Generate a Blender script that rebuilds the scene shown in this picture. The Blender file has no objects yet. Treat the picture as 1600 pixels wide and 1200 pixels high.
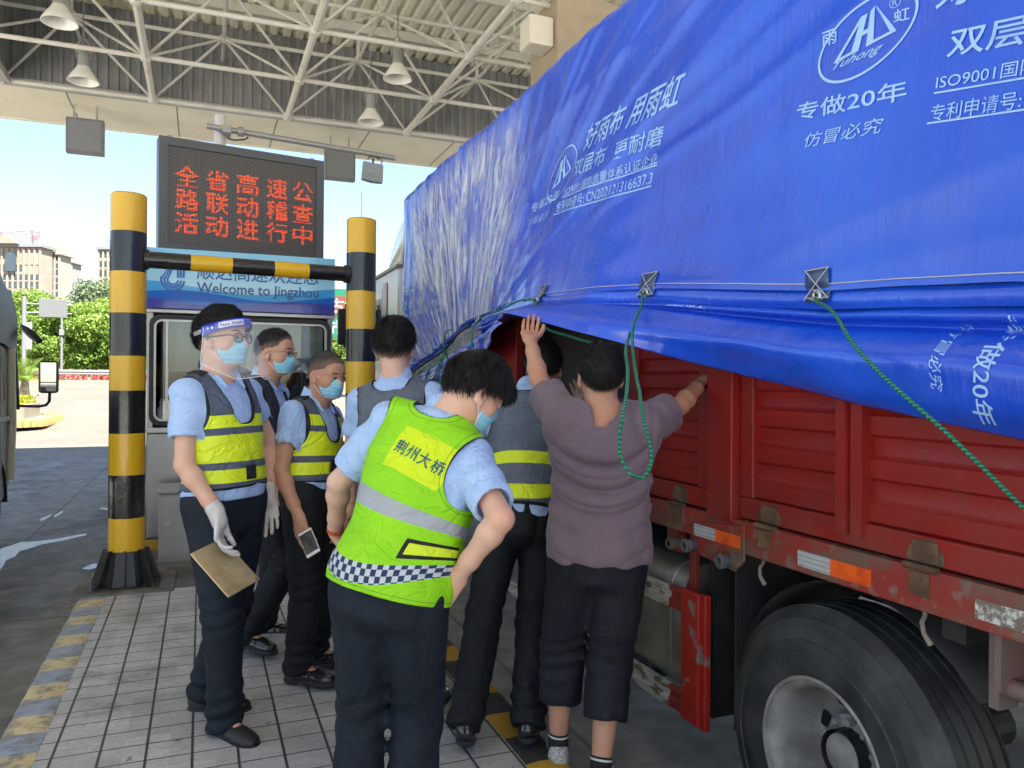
import bpy, bmesh, math, random
import numpy as np
from mathutils import Vector, Matrix
random.seed(7); np.random.seed(7)
R = math.radians
SC = bpy.context.scene
COL = SC.collection
# ------------------------------------------------------------------ camera, sky, sun, exposure
ANG = math.atan(.403)                      # the toll island runs at this angle to the view
CA, SA = math.cos(ANG), math.sin(ANG)
FPX, CY, EYE, ROLL = 1204.0, 597.0, 1.5, R(.4)
cam = bpy.data.cameras.new('camera'); camo = bpy.data.objects.new('camera', cam); COL.objects.link(camo)
cam.sensor_width = 36; cam.lens = FPX / 1600 * 36; cam.clip_start = .05; cam.clip_end = 3000
cam.shift_y = -(600 - CY) / 1600
camo.location = (0, 0, EYE)
camo.rotation_euler = (Matrix.Rotation(R(90), 3, 'X') @ Matrix.Rotation(ROLL, 3, 'Z')).to_euler()
SC.camera = camo
SUN_EL = R(61.5)
sun_h = (-SA * .28 * 0 + (SA * .94 + CA * .34), (-CA * .94 + SA * .34))   # horizontal direction towards the sun
_n = math.hypot(*sun_h); sun_h = (sun_h[0] / _n, sun_h[1] / _n)
world = bpy.data.worlds.new('World'); SC.world = world; world.use_nodes = True
wn = world.node_tree.nodes; wl = world.node_tree.links
sky = wn.new('ShaderNodeTexSky'); sky.sky_type = 'NISHITA'; sky.sun_disc = False
sky.sun_elevation = SUN_EL; sky.sun_rotation = math.atan2(sun_h[0], sun_h[1]); sky.air_density = 1.0; sky.dust_density = 1.0
hs = wn.new('ShaderNodeHueSaturation'); hs.inputs['Saturation'].default_value = .95; wl.new(sky.outputs[0], hs.inputs['Color'])
wl.new(hs.outputs[0], wn['Background'].inputs[0]); wn['Background'].inputs[1].default_value = .058
sl = bpy.data.lights.new('sun', 'SUN'); sl.energy = 4.6; sl.angle = R(.5); sl.color = (1, .95, .87)
so = bpy.data.objects.new('sun', sl); COL.objects.link(so)
_d = Vector((sun_h[0] * math.cos(SUN_EL), sun_h[1] * math.cos(SUN_EL), math.sin(SUN_EL)))
so.rotation_euler = _d.to_track_quat('Z', 'Y').to_euler(); so.location = (0, 0, 40)
SC.view_settings.view_transform = 'Standard'; SC.view_settings.look = 'None'
SC.view_settings.exposure = 2.55; SC.view_settings.gamma = 1.0
SC.render.engine = 'CYCLES'
SC.cycles.use_denoising = True; SC.cycles.max_bounces = 8; SC.cycles.diffuse_bounces = 5; SC.cycles.glossy_bounces = 3
SC.cycles.sample_clamp_indirect = 6; SC.cycles.caustics_reflective = False; SC.cycles.caustics_refractive = False

# ------------------------------------------------------------------ frames
def W(t, s, z=0.0):                        # island frame (t across, s along, z up) -> world
    return Vector((CA * t - SA * s, SA * t + CA * s, z))
def TS(v):
    return (CA * v[0] + SA * v[1], -SA * v[0] + CA * v[1], v[2])
def uv(px, py):
    dx, dy = px - 800, py - CY
    return ((dx * math.cos(ROLL) + dy * math.sin(ROLL)) / FPX, (dx * math.sin(ROLL) - dy * math.cos(ROLL)) / FPX)
def at(px, py, Y):                         # world point seen in that direction, Y metres ahead
    u, v = uv(px, py); return Vector((u * Y, Y, EYE + v * Y))
def side(px, py, t):                       # (s, z) on the lengthwise plane t
    u, v = uv(px, py); Y = t / (CA * u + SA); return (-SA * u + CA) * Y, EYE + v * Y
def front(px, py, s):                      # (t, z) on the crosswise plane s
    u, v = uv(px, py); Y = s / (-SA * u + CA); return (CA * u + SA) * Y, EYE + v * Y

# ------------------------------------------------------------------ materials
class NT:
    def __init__(self, name):
        self.m = bpy.data.materials.new(name); self.m.use_nodes = True
        self.t = self.m.node_tree; self.b = self.t.nodes['Principled BSDF']; self.out = self.t.nodes['Material Output']
        self._tc = None
    def n(self, typ, **k):
        x = self.t.nodes.new(typ)
        for a, v in k.items(): setattr(x, a, v)
        return x
    def put(self, sock, v):
        if hasattr(v, 'is_output') or isinstance(v, bpy.types.NodeSocket): self.t.links.new(v, sock)
        elif isinstance(v, (tuple, list)) and len(v) == 3 and sock.type == 'RGBA': sock.default_value = (*v, 1)
        else: sock.default_value = v
    def math(self, op, a, b=0.0, c=0.0, clamp=False):
        x = self.n('ShaderNodeMath', operation=op); x.use_clamp = clamp
        self.put(x.inputs[0], a); self.put(x.inputs[1], b); self.put(x.inputs[2], c); return x.outputs[0]
    def obj(self):
        if not self._tc: self._tc = self.n('ShaderNodeTexCoord')
        return self._tc.outputs['Object']
    def attr(self, name, out='Vector'):
        a = self.n('ShaderNodeAttribute'); a.attribute_name = name; return a.outputs[out]
    def xyz(self, v):
        x = self.n('ShaderNodeSeparateXYZ'); self.t.links.new(v, x.inputs[0]); return x.outputs
    def comb(self, x, y, z):
        c = self.n('ShaderNodeCombineXYZ'); self.put(c.inputs[0], x); self.put(c.inputs[1], y); self.put(c.inputs[2], z); return c.outputs[0]
    def noise(self, scale, detail=4, vec=None, rough=.55, stretch=None, dist=0.0):
        x = self.n('ShaderNodeTexNoise'); x.inputs['Scale'].default_value = scale; x.inputs['Detail'].default_value = detail
        x.inputs['Roughness'].default_value = rough; x.inputs['Distortion'].default_value = dist
        v = vec if vec is not None else self.obj()
        if stretch:
            mp = self.n('ShaderNodeMapping'); mp.inputs['Scale'].default_value = stretch; self.t.links.new(v, mp.inputs[0]); v = mp.outputs[0]
        self.t.links.new(v, x.inputs['Vector']); return x.outputs[0]
    def ramp(self, v, a, b):               # smooth 0..1 between a and b
        x = self.n('ShaderNodeMapRange', interpolation_type='SMOOTHSTEP'); self.put(x.inputs[0], v)
        x.inputs[1].default_value = a; x.inputs[2].default_value = b; return x.outputs[0]
    def mix(self, f, a, b):
        x = self.n('ShaderNodeMix', data_type='RGBA'); self.put(x.inputs[0], f); self.put(x.inputs[6], a); self.put(x.inputs[7], b); return x.outputs[2]
    def bump(self, h, strength=.3, dist=.01, normal=None):
        x = self.n('ShaderNodeBump'); x.inputs['Strength'].default_value = strength; x.inputs['Distance'].default_value = dist
        self.put(x.inputs['Height'], h)
        if normal is not None: self.t.links.new(normal, x.inputs['Normal'])
        return x.outputs[0]
    def set(self, **k):
        for a, v in k.items():
            self.put(self.b.inputs[{'color': 'Base Color', 'rough': 'Roughness', 'metal': 'Metallic', 'normal': 'Normal', 'coat': 'Coat Weight',
                     'coatr': 'Coat Roughness', 'spec': 'Specular IOR Level', 'emit': 'Emission Color', 'emits': 'Emission Strength',
                     'trans': 'Transmission Weight', 'ior': 'IOR', 'alpha': 'Alpha', 'sheen': 'Sheen Weight', 'sss': 'Subsurface Weight', 'aniso': 'Anisotropic'}[a]], v)
        return self.m

def pm(name, c, rough=.6, c2=None, nscale=6, lo=.4, hi=.65, metal=0.0, bump=0.0, bscale=60, bdist=.004, rvar=.0, coat=0.0, stretch=None, spec=.5, detail=5):
    m = NT(name)
    col = c
    if c2 is not None:
        nz = m.noise(nscale, detail, stretch=stretch); col = m.mix(m.ramp(nz, lo, hi), c, c2)
    k = dict(color=col, rough=rough, metal=metal, coat=coat, spec=spec)
    if rvar:
        k['rough'] = m.math('MULTIPLY_ADD', m.noise(nscale * 2, 4), rvar, rough - rvar / 2)
    if bump: k['normal'] = m.bump(m.noise(bscale, 4, stretch=stretch), bump, bdist)
    return m.set(**k)

# ------------------------------------------------------------------ mesh building
class MB:
    def __init__(self): self.v = []; self.f = []; self.mi = []; self.m = 0
    def add(self, vs, fs):
        o = len(self.v); self.v += [tuple(p) for p in vs]
        self.f += [tuple(i + o for i in f) for f in fs]; self.mi += [self.m] * len(fs); return self
    def box(self, x0, x1, y0, y1, z0, z1, M=None):
        vs = [Vector((x, y, z)) for z in (z0, z1) for y in (y0, y1) for x in (x0, x1)]
        if M is not None: vs = [M @ p for p in vs]
        return self.add(vs, [(0, 2, 3, 1), (4, 5, 7, 6), (0, 1, 5, 4), (2, 6, 7, 3), (0, 4, 6, 2), (1, 3, 7, 5)])
    def tube(self, pts, r, n=8, cap=True, closed=False):
        pts = [Vector(p) for p in pts]; k = len(pts)
        rs = r if isinstance(r, (list, tuple)) else [r] * k
        up = None; rings = []
        for i, p in enumerate(pts):
            if closed: d = pts[(i + 1) % k] - pts[i - 1]
            else: d = pts[min(i + 1, k - 1)] - pts[max(i - 1, 0)]
            d.normalize()
            if up is None:
                up = Vector((0, 0, 1)) if abs(d.z) < .9 else Vector((1, 0, 0))
            a = d.cross(up); a.normalize(); b = a.cross(d); up = b
            rings.append([p + (a * math.cos(2 * math.pi * j / n) + b * math.sin(2 * math.pi * j / n)) * rs[i] for j in range(n)])
        vs = [q for rg in rings for q in rg]; fs = []
        for i in range(k if closed else k - 1):
            i2 = (i + 1) % k
            for j in range(n): fs.append((i * n + j, i * n + (j + 1) % n, i2 * n + (j + 1) % n, i2 * n + j))
        if cap and not closed: fs += [tuple(range(n - 1, -1, -1)), tuple((k - 1) * n + j for j in range(n))]
        return self.add(vs, fs)
    def lathe(self, prof, n=32, M=None, a0=0, a1=2 * math.pi):   # prof: (r, h) ; axis z of M
        full = abs(a1 - a0 - 2 * math.pi) < 1e-6; m = n if full else n + 1
        vs = []
        for r, h in prof:
            for j in range(m):
                a = a0 + (a1 - a0) * j / n; p = Vector((r * math.cos(a), r * math.sin(a), h)); vs.append(M @ p if M is not None else p)
        fs = []
        for i in range(len(prof) - 1):
            for j in range(n):
                j2 = (j + 1) % m; fs.append((i * m + j, i * m + j2, (i + 1) * m + j2, (i + 1) * m + j))
        return self.add(vs, fs)
    def prism(self, poly, a, b, M=None):   # poly (x, y), extruded from a to b on z
        n = len(poly); vs = [Vector((x, y, h)) for h in (a, b) for x, y in poly]
        if M is not None: vs = [M @ p for p in vs]
        return self.add(vs, [tuple(range(n - 1, -1, -1)), tuple(range(n, 2 * n))] + [(i, (i + 1) % n, n + (i + 1) % n, n + i) for i in range(n)])
    def grid(self, rows):                  # rows of points
        h = len(rows); w = len(rows[0]); vs = [p for r_ in rows for p in r_]
        return self.add(vs, [(i * w + j, i * w + j + 1, (i + 1) * w + j + 1, (i + 1) * w + j) for i in range(h - 1) for j in range(w - 1)])
    def build(self, name, mats, parent=None, smooth=False, bevel=0.0, sharp=40, solid=0.0):
        me = bpy.data.meshes.new(name); me.from_pydata([tuple(p) for p in self.v], [], self.f)
        mats = mats if isinstance(mats, (list, tuple)) else [mats]
        for m in mats: me.materials.append(m)
        if len(mats) > 1: me.polygons.foreach_set('material_index', self.mi)
        bm = bmesh.new(); bm.from_mesh(me); bmesh.ops.recalc_face_normals(bm, faces=bm.faces); bm.to_mesh(me); bm.free()
        if smooth:
            me.polygons.foreach_set('use_smooth', [True] * len(me.polygons)); me.set_sharp_from_angle(angle=R(sharp))
        o = bpy.data.objects.new(name, me); COL.objects.link(o)
        if parent is not None: o.parent = parent
        if solid:
            md = o.modifiers.new('solid', 'SOLIDIFY'); md.thickness = solid; md.offset = 0
        if bevel:
            md = o.modifiers.new('bevel', 'BEVEL'); md.width = bevel; md.segments = 2; md.limit_method = 'ANGLE'; md.angle_limit = R(35)
        me.update(); return o

def tag(o, label=None, cat=None, group=None, kind=None):
    if label: o['label'] = label
    if cat: o['category'] = cat
    if group: o['group'] = group
    if kind: o['kind'] = kind
    return o
def thing(name, label, cat, loc=(0, 0, 0), rz=0.0, group=None, world_loc=None):   # loc in the island frame
    o = bpy.data.objects.new(name, None); COL.objects.link(o); o.empty_display_size = .1
    o.location = world_loc if world_loc is not None else W(*loc); o.rotation_euler = (0, 0, ANG + rz)
    return tag(o, label, cat, group)
def place(o, loc=(0, 0, 0), rz=0.0):       # a single-mesh thing or a structure, set in the island frame
    o.location = W(*loc); o.rotation_euler = (0, 0, ANG + rz); return o
def kids(o): return [c for c in bpy.data.objects if c.parent == o]
def copy_tree(o, parent=None, _idx=None):
    c = o.copy(); COL.objects.link(c)
    if parent is not None: c.parent = parent
    for ch in kids(o): copy_tree(ch, c)
    return c
_FC = {}
def text_mesh(s, size=1.0, bold=0.0, res=3, slant=0.0):    # verts (x, y), tris ; left baseline at 0,0
    key = (s, bold, res, slant)
    if key not in _FC:
        cu = bpy.data.curves.new('t', 'FONT'); cu.body = s; cu.offset = bold; cu.resolution_u = res; cu.shear = slant
        o = bpy.data.objects.new('t', cu); COL.objects.link(o); bpy.context.view_layer.update()
        me = bpy.data.meshes.new_from_object(o.evaluated_get(bpy.context.evaluated_depsgraph_get()))
        bm = bmesh.new(); bm.from_mesh(me); bmesh.ops.triangulate(bm, faces=bm.faces)
        bm.verts.ensure_lookup_table()
        vs = [tuple(v.co[:2]) for v in bm.verts]; fs = [tuple(v.index for v in f.verts) for f in bm.faces]
        bm.free(); bpy.data.meshes.remove(me); bpy.data.objects.remove(o); bpy.data.curves.remove(cu)
        _FC[key] = (vs, fs)
    vs, fs = _FC[key]
    return [(x * size, y * size) for x, y in vs], fs
def text_fit(s, bold=0.0, slant=0.0, res=3):               # the same, scaled to the unit box
    vs, fs = text_mesh(s, 1, bold, res, slant)
    x0 = min(v[0] for v in vs); x1 = max(v[0] for v in vs); y0 = min(v[1] for v in vs); y1 = max(v[1] for v in vs)
    return [((x - x0) / (x1 - x0), (y - y0) / (y1 - y0)) for x, y in vs], fs
def text_on(name, s, p0, px, py, mat, parent, lift=.003, bold=0.0, slant=0.0):
    # p0: lower left corner, px: vector of the full width, py: vector of the full height
    vs, fs = text_fit(s, bold, slant); p0, px, py = Vector(p0), Vector(px), Vector(py)
    nn = px.cross(py).normalized() * lift
    return MB().add([p0 + px * x + py * y + nn for x, y in vs], fs).build(name, mat, parent)
def lump(seed, n=4):
    rr = random.Random(seed); return [(rr.uniform(.5, 3), rr.uniform(0, 6.3), rr.uniform(.5, 3), rr.uniform(0, 6.3)) for _ in range(n)]
# ================================================================== SETTING
ROADZ = -.36
def gz(s):                                 # the ground climbs gently beyond the toll plaza
    k = min(1, max(0, (s - 24) / 34)); k = k * k * (3 - 2 * k); return ROADZ + 1.81 * k
# --- ground
m = NT('plaza_concrete'); x = m.xyz(m.obj())
shade = m.math('MAXIMUM', m.ramp(x[1], 19, 26), m.math('MAXIMUM', m.ramp(x[1], -1.5, -5), m.ramp(x[0], -6, -8.5)))  # one on the sunlit ground outside the canopy, zero in its shade
big = m.noise(.35, 5); fine = m.noise(6, 6)
grime = m.mix(m.ramp(fine, .3, .75), (.16, .156, .15), (.27, .264, .255))
grime = m.mix(m.math('MULTIPLY', m.ramp(m.noise(1.1, 6), .5, .68), .6), grime, (.04, .04, .04))
sunlit = m.mix(m.ramp(big, .35, .7), (.10, .09, .07), (.125, .113, .09))  # concrete colour darkened where the sun falls, against overexposure
sunlit = m.mix(m.math('MULTIPLY', m.ramp(m.noise(2.5, 6), .55, .7), .35), sunlit, (.2, .18, .15))
jt = m.math('MINIMUM', m.math('ABSOLUTE', m.math('SUBTRACT', m.math('FRACT', m.math('DIVIDE', x[0], 3.7)), .5)), m.math('ABSOLUTE', m.math('SUBTRACT', m.math('FRACT', m.math('DIVIDE', x[1], 4.6)), .5)))
joint = m.ramp(jt, .005, .002)
behind = m.math('MAXIMUM', m.ramp(x[1], -1.5, -5), m.ramp(x[0], -7, -10)); sunlit = m.mix(m.math('MULTIPLY', behind, m.ramp(x[1], 18, 12)), sunlit, (.55, .52, .46)); c = m.mix(shade, grime, sunlit); c = m.mix(m.math('MULTIPLY', joint, .6), c, (.05, .045, .04))  # concrete behind and left, mostly out of view, paled to bounce light
wet = m.ramp(m.noise(.9, 7, stretch=(1.6, .5, 1)), .5, .72)
ro = m.math('SUBTRACT', .75, m.math('MULTIPLY', m.math('MULTIPLY', wet, m.math('SUBTRACT', 1.0, shade)), .22))
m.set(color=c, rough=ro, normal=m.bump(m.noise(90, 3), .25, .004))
g = MB()
ss = [-60, -20, 0, 12, 22, 24] + [26 + 2 * i for i in range(18)] + [90, 200, 900]
tt = [-600, -100, -30, -10, 0, 10, 30, 100, 600]
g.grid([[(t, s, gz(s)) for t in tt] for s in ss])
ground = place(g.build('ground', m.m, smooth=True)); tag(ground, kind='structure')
# puddles and spilt water on the lane
m = NT('standing_water'); m.set(color=(.06, .06, .06), rough=m.math('MULTIPLY_ADD', m.noise(14, 5), .35, .02), spec=.5)
pud = MB()
def blob(cx, cy, rx, ry, seed, z=ROADZ + .004, n=26, rot=0.0):
    L = lump(seed); ca, sa = math.cos(rot), math.sin(rot); vs = [(cx, cy, z)]
    for i in range(n):
        a = 2 * math.pi * i / n; k = 1 + .22 * sum(math.sin(a * round(w[0] + 1) + w[1]) for w in L) / 1.6
        px_, py_ = rx * k * math.cos(a), ry * k * math.sin(a); vs.append((cx + px_ * ca - py_ * sa, cy + px_ * sa + py_ * ca, z))
    pud.add(vs, [(0, i + 1, (i + 1) % n + 1) for i in range(n)])
for poly in ([(0, 858), (20, 852), (34, 847), (50, 847), (90, 842), (134, 834), (136, 836.5), (95, 846), (66, 851), (48, 857), (30, 862), (24, 870), (10, 876), (0, 893)], [(128, 889), (143, 882), (153, 881), (150, 888), (138, 891)], [(62, 811), (80, 804), (80, 807), (64, 815)], [(84, 806), (98, 798), (99, 801), (86, 809)], [(156, 793), (168, 794), (168, 798), (158, 796)]):
    V = [TS(at(a_, b_, (EYE - ROADZ) / -uv(a_, b_)[1])) for a_, b_ in poly]; cx_, cy_ = sum(v[0] for v in V) / len(V), sum(v[1] for v in V) / len(V); pud.add([(v[0], v[1], ROADZ + .004) for v in V], [tuple(range(len(V)))])
pud = place(pud.build('wet_patches', m.m)); tag(pud, kind='structure')
# --- island: slab with paved top
m = NT('stamped_paving'); x = m.xyz(m.obj())
a = m.math('ABSOLUTE', m.math('SUBTRACT', m.math('FRACT', m.math('DIVIDE', m.math('ADD', x[0], 10.0), .172)), .5))
b = m.math('ABSOLUTE', m.math('SUBTRACT', m.math('FRACT', m.math('DIVIDE', m.math('ADD', x[1], 10.0), .15)), .5))
ja = m.ramp(a, .478, .462); jb = m.ramp(b, .484, .464)
jj = m.math('MULTIPLY', ja, jb)
cell = m.comb(m.math('FLOOR', m.math('DIVIDE', m.math('ADD', x[0], 9.914), .172)), m.math('FLOOR', m.math('DIVIDE', m.math('ADD', x[1], 9.925), .15)), 0.0)
wnz = m.n('ShaderNodeTexWhiteNoise'); m.t.links.new(cell, wnz.inputs[0])
off = m.n('ShaderNodeVectorMath', operation='MULTIPLY_ADD'); m.put(off.inputs[0], wnz.outputs[1]); off.inputs[1].default_value = (9, 9, 9); m.put(off.inputs[2], m.obj())
rip = m.noise(16, 5, vec=off.outputs[0], stretch=(1.2, 3.2, 1), dist=1.6)
spec_ = m.noise(55, 4, vec=off.outputs[0])
tone = m.mix(m.ramp(rip, .3, .7), (.45, .445, .435), (.62, .615, .60))
tone = m.mix(m.math('MULTIPLY', wnz.outputs[0], .55), tone, (.35, .345, .34)); tone = m.mix(m.math('MULTIPLY', m.ramp(m.noise(3.1, 8, rough=.7), .56, .64), .45), tone, (.14, .13, .125)); tone = m.mix(m.math('MULTIPLY', m.ramp(m.noise(9, 3), .70, .74), .7), tone, (.07, .07, .07))
tone = m.mix(m.math('MULTIPLY', m.ramp(m.noise(1.7, 5), .45, .75), .4), tone, (.13, .125, .12))
tone = m.mix(m.math('MULTIPLY', m.ramp(spec_, .62, .7), .5), tone, (.08, .08, .08))
c = m.mix(jj, (.065, .062, .058), tone)
h = m.math('ADD', m.math('MULTIPLY', jj, .6), m.math('MULTIPLY', rip, .35))
m.set(color=c, rough=m.math('SUBTRACT', .62, m.math('MULTIPLY', rip, .2)), normal=m.bump(h, .7, .006))
PAVE = m.m
isl = MB(); T0, T1, TO0, TO1 = -.60, 1.19, -.775, 1.36
isl.box(T0, T1, -4, 6.05, ROADZ - .2, 0)
isl = place(isl.build('island_paving', PAVE)); tag(isl, kind='structure')
m = NT('old_island_concrete'); c = m.mix(m.ramp(m.noise(3, 6), .35, .7), (.10, .093, .085), (.2, .19, .175))
m.set(color=c, rough=.8, normal=m.bump(m.noise(40, 4), .4, .006)); OLDCON = m.m
b_ = MB(); b_.box(T0, T1, 6.05, 15, ROADZ - .2, -.006); tag(place(b_.build('island_base', OLDCON)), kind='structure')
def kerb_mat(name, y1, y2, d1, d2, per, worn):
    m = NT(name); x = m.xyz(m.obj())
    ph = m.math('FRACT', m.math('DIVIDE', m.math('ADD', m.math('ADD', x[1], 20.02), m.math('MULTIPLY', m.math('SUBTRACT', m.noise(9, 3), .5), .035)), per))
    k = m.math('GREATER_THAN', ph, .5)
    yel = m.mix(m.noise(12, 5), y1, y2); blk = m.mix(m.noise(14, 5), d1, d2)
    c = m.mix(k, yel, blk)
    chip = m.ramp(m.noise(11, 8, rough=.72), *worn)
    c = m.mix(m.math('MULTIPLY', chip, .85), c, m.mix(m.noise(30, 4), (.16, .15, .14), (.30, .29, .27)))
    m.set(color=c, rough=.68, normal=m.bump(m.math('ADD', m.noise(28, 6), chip), .6, .006)); return m.m
KL = kerb_mat('worn_kerb_paint', (.60, .47, .22), (.66, .56, .36), (.24, .29, .38), (.38, .43, .52), .39, (.46, .62))
KR = kerb_mat('yellow_black_kerb_paint', (.50, .30, .015), (.58, .36, .03), (.028, .030, .034), (.05, .052, .056), .47, (.56, .70))
def kerb(x0, x1, out, s0, s1, mat, name):
    r_ = random.Random(3); k = MB(); rows = []
    n = int((s1 - s0) / .1)
    for i in range(n + 1):
        s = s0 + (s1 - s0) * i / n; j = r_.uniform(-.004, .004); jz = r_.uniform(-.003, .002)
        rows.append([(x1, s, -.02), (x1 + j, s, .003 + jz), ((x0 * .3 + x1 * .7), s, .006 + jz), (x0 + out * .02 + j, s, .002 + jz), (x0 + j, s, -.018), (x0 - out * .03, s, ROADZ * .6), (x0 - out * .05, s, ROADZ - .05)])
    k.grid(rows); o = place(k.build(name, mat, smooth=True, sharp=60)); tag(o, kind='structure')
kerb(TO0, T0, 1, -4, 15, KL, 'kerb')
kerb(TO1, T1, -1, -4, 15, KR, 'kerb')

# ------------------------------------------------------------------ canopy
CREAM = pm('cream_panel', (.78, .74, .60), .45, (.70, .66, .52), 1.2, bump=.05, bscale=8)
WHITE_TUBE = pm('white_tube_paint', (.62, .61, .56), .45, (.48, .47, .43), 3, .5, .75)
m = NT('ribbed_deck'); m.set(color=m.mix(m.ramp(m.noise(.8, 4), .3, .7), (.88, .86, .70), (.82, .80, .64)), rough=.5); DECK = m.m
GREYSHEET = pm('grey_ribbed_sheet', (.24, .25, .255), .55, (.18, .19, .20), 2)
JOINT = pm('dark_joint', (.05, .05, .05), .8)
can = thing('toll_canopy', 'large toll plaza roof with cream ribbed deck, white tube space frame and cream soffit', 'canopy')
CS0, CS1, CT0, CT1 = -7.0, 19.0, -5.6, 26.0
IS, IT, ZB, ZN = 16.85, -3.42, 7.0, 8.75     # inner edge of the soffit, its height, deck height
for name, (a0, a1, b0, b1) in (('soffit', (CT0, CT1, IS, CS1)), ('soffit', (CT0, IT, CS0, IS))):
    MB().box(a0, a1, b0, b1, ZB, ZB + .06).build(name, CREAM, can)
j = MB()
for i in range(16):
    t = -4.4 + i * 1.95; j.box(t - .008, t + .008, IS, CS1, ZB - .004, ZB + .001)
for i in range(14):
    s = 15.6 - i * 2.0; j.box(CT0, IT, s - .008, s + .008, ZB - .004, ZB + .001)
j.build('panel_joint', JOINT, can)
f = MB(); f.box(CT0 - .08, CT1, CS1, CS1 + .08, ZB - .02, 9.3); f.build('fascia', CREAM, can)
f = MB(); f.box(CT0 - .08, CT0, CS0, CS1 - .002, ZB - .02, 9.3); f.build('fascia', CREAM, can)
f = MB(); f.box(CT0, CT1, CS0 - .08, CS0, ZB - .02, 9.3); f.build('fascia', CREAM, can)
# small trim where sheet meets soffit
f = MB(); f.box(IT, CT1, IS - .10, IS - .003, ZB - .03, ZB + .10); f.box(IT + .003, IT + .10, CS0, IS - .10, ZB - .03, ZB + .10)
f.build('edge_trim', pm('pale_grey_trim', (.36, .36, .35), .5), can)
# back ribbed wall + left ribbed wall
def ribbed(mb, a, b, per, depth, fn):      # trapezoid ribs from a to b
    pts = []; p = a
    while p < b:
        pts += [(p, 0), (p + per * .45, 0), (p + per * .55, depth), (p + per * .9, depth)]; p += per
    mb.grid([[fn(q, d, 0) for q, d in pts], [fn(q, d, 1) for q, d in pts]])
wbm = MB(); ribbed(wbm, IT, CT1, .19, .04, lambda q, d, k: (q, IS + .02 - d, ZB + .02 if k == 0 else ZN))
ribbed(wbm, CS0, IS, .19, .04, lambda q, d, k: (IT - .02 + d, q, ZB + .02 if k == 0 else ZN)); wbm.build('ribbed_wall', GREYSHEET, can)
dk = MB(); ribbed(dk, IT - 1, CT1, .26, .07, lambda q, d, k: (q, CS0 if k == 0 else CS1, ZN + d + (.0 if k == 0 else .0))); dk.build('roof_deck', DECK, can, solid=.01)
# purlins along t under the deck
TK = [1.63 + 2.55 * i for i in range(-2, 10)]; SK = [16.74 - 2.15 * i for i in range(0, 11)]
for i, s in enumerate(SK[:9]):
    pr = MB(); pr.box(IT, CT1, s - 1.12, s - 1.02, ZN - .20, ZN - .02); pr.build('purlin', WHITE_TUBE, can)
def rod(a, b, r, name, n=8):
    return MB().tube([a, b], r, n).build(name, WHITE_TUBE, can, smooth=True)
zb, zt = ZB + .02, ZB + 1.0
tk = [t for t in TK if t < 18]
for t in tk:
    rod((t, CS0 + .3, zb), (t, IS - .12, zb), .062, 'chord')
for s in SK:
    rod((IT + .1, s, zb + .002), (tk[-1], s, zb + .002), .042, 'chord')
tops = [1.63 + 2.55 * (i + .5) for i in range(-3, 7)]; stops = [s - 1.05 for s in SK[:9]]
for s in stops: rod((IT + .1, s, zt), (tk[-1], s, zt), .038, 'chord')
for t in tops[1:]: rod((t, stops[-1], zt + .002), (t, IS - .1, zt + .002), .035, 'chord')
for t in tops[1:]:
    for s in stops[:8]:
        w = MB()
        for dt in (-1, 1):
            for ds in (-1, 1):
                w.tube([(t, s, zt), (t + dt * 1.275, s + (1.05 if ds > 0 else -1.10), zb)], .026, 6)
        w.tube([(t, s, zt), (t, s, ZN - .02)], .035, 6); w.lathe([(0, -.09), (.07, -.06), (.09, 0), (.07, .06), (0, .09)], 8, Matrix.Translation((t, s, zt)))
        w.build('diagonal_braces', WHITE_TUBE, can, smooth=True)
gp = MB().lathe([(0, -.10), (.08, -.07), (.10, 0), (.08, .07), (0, .10)], 8).build('node_ball', WHITE_TUBE, can, smooth=True); first = True
for t in tk:
    for s in SK[:9]:
        o = gp if first else gp.copy()
        if not first: COL.objects.link(o)
        first = False; o.location = (t, s, zb)
# support columns of the canopy
CONC = pm('tan_cladding', (.40, .33, .24), .6, (.34, .28, .2), 2, bump=.1, bscale=20)
def column(t, s, label):
    c_ = thing('canopy_column', label, 'column', (t, s, ROADZ), group='columns under the toll canopy')
    MB().box(-.5, .5, -.5, .5, 0, 7.1 - ROADZ).build('shaft', CONC, c_, bevel=.02)
    MB().box(-.56, .56, -.56, .56, 0, .5).build('plinth', OLDCON, c_, bevel=.02)
    jj_ = MB()
    for z in (1.8, 3.1, 4.4, 5.7): jj_.box(-.503, .503, -.503, .503, z, z + .012)
    jj_.build('panel_joint', JOINT, c_); return c_
column(5.2, 10.5, 'tan clad square concrete column rising behind the blue tarpaulin')
o = MB().box(-.19, .19, -.19, .19, 0, .42); o = o.build('control_box', pm('ivory_box', (.7, .68, .6), .4), None, bevel=.02)
p = TS(at(829, 36, 10.6)); place(o, (4.50, 10.3, 6.35)); tag(o, 'ivory metal box fixed high on the tan column near the ceiling', 'box')

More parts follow.
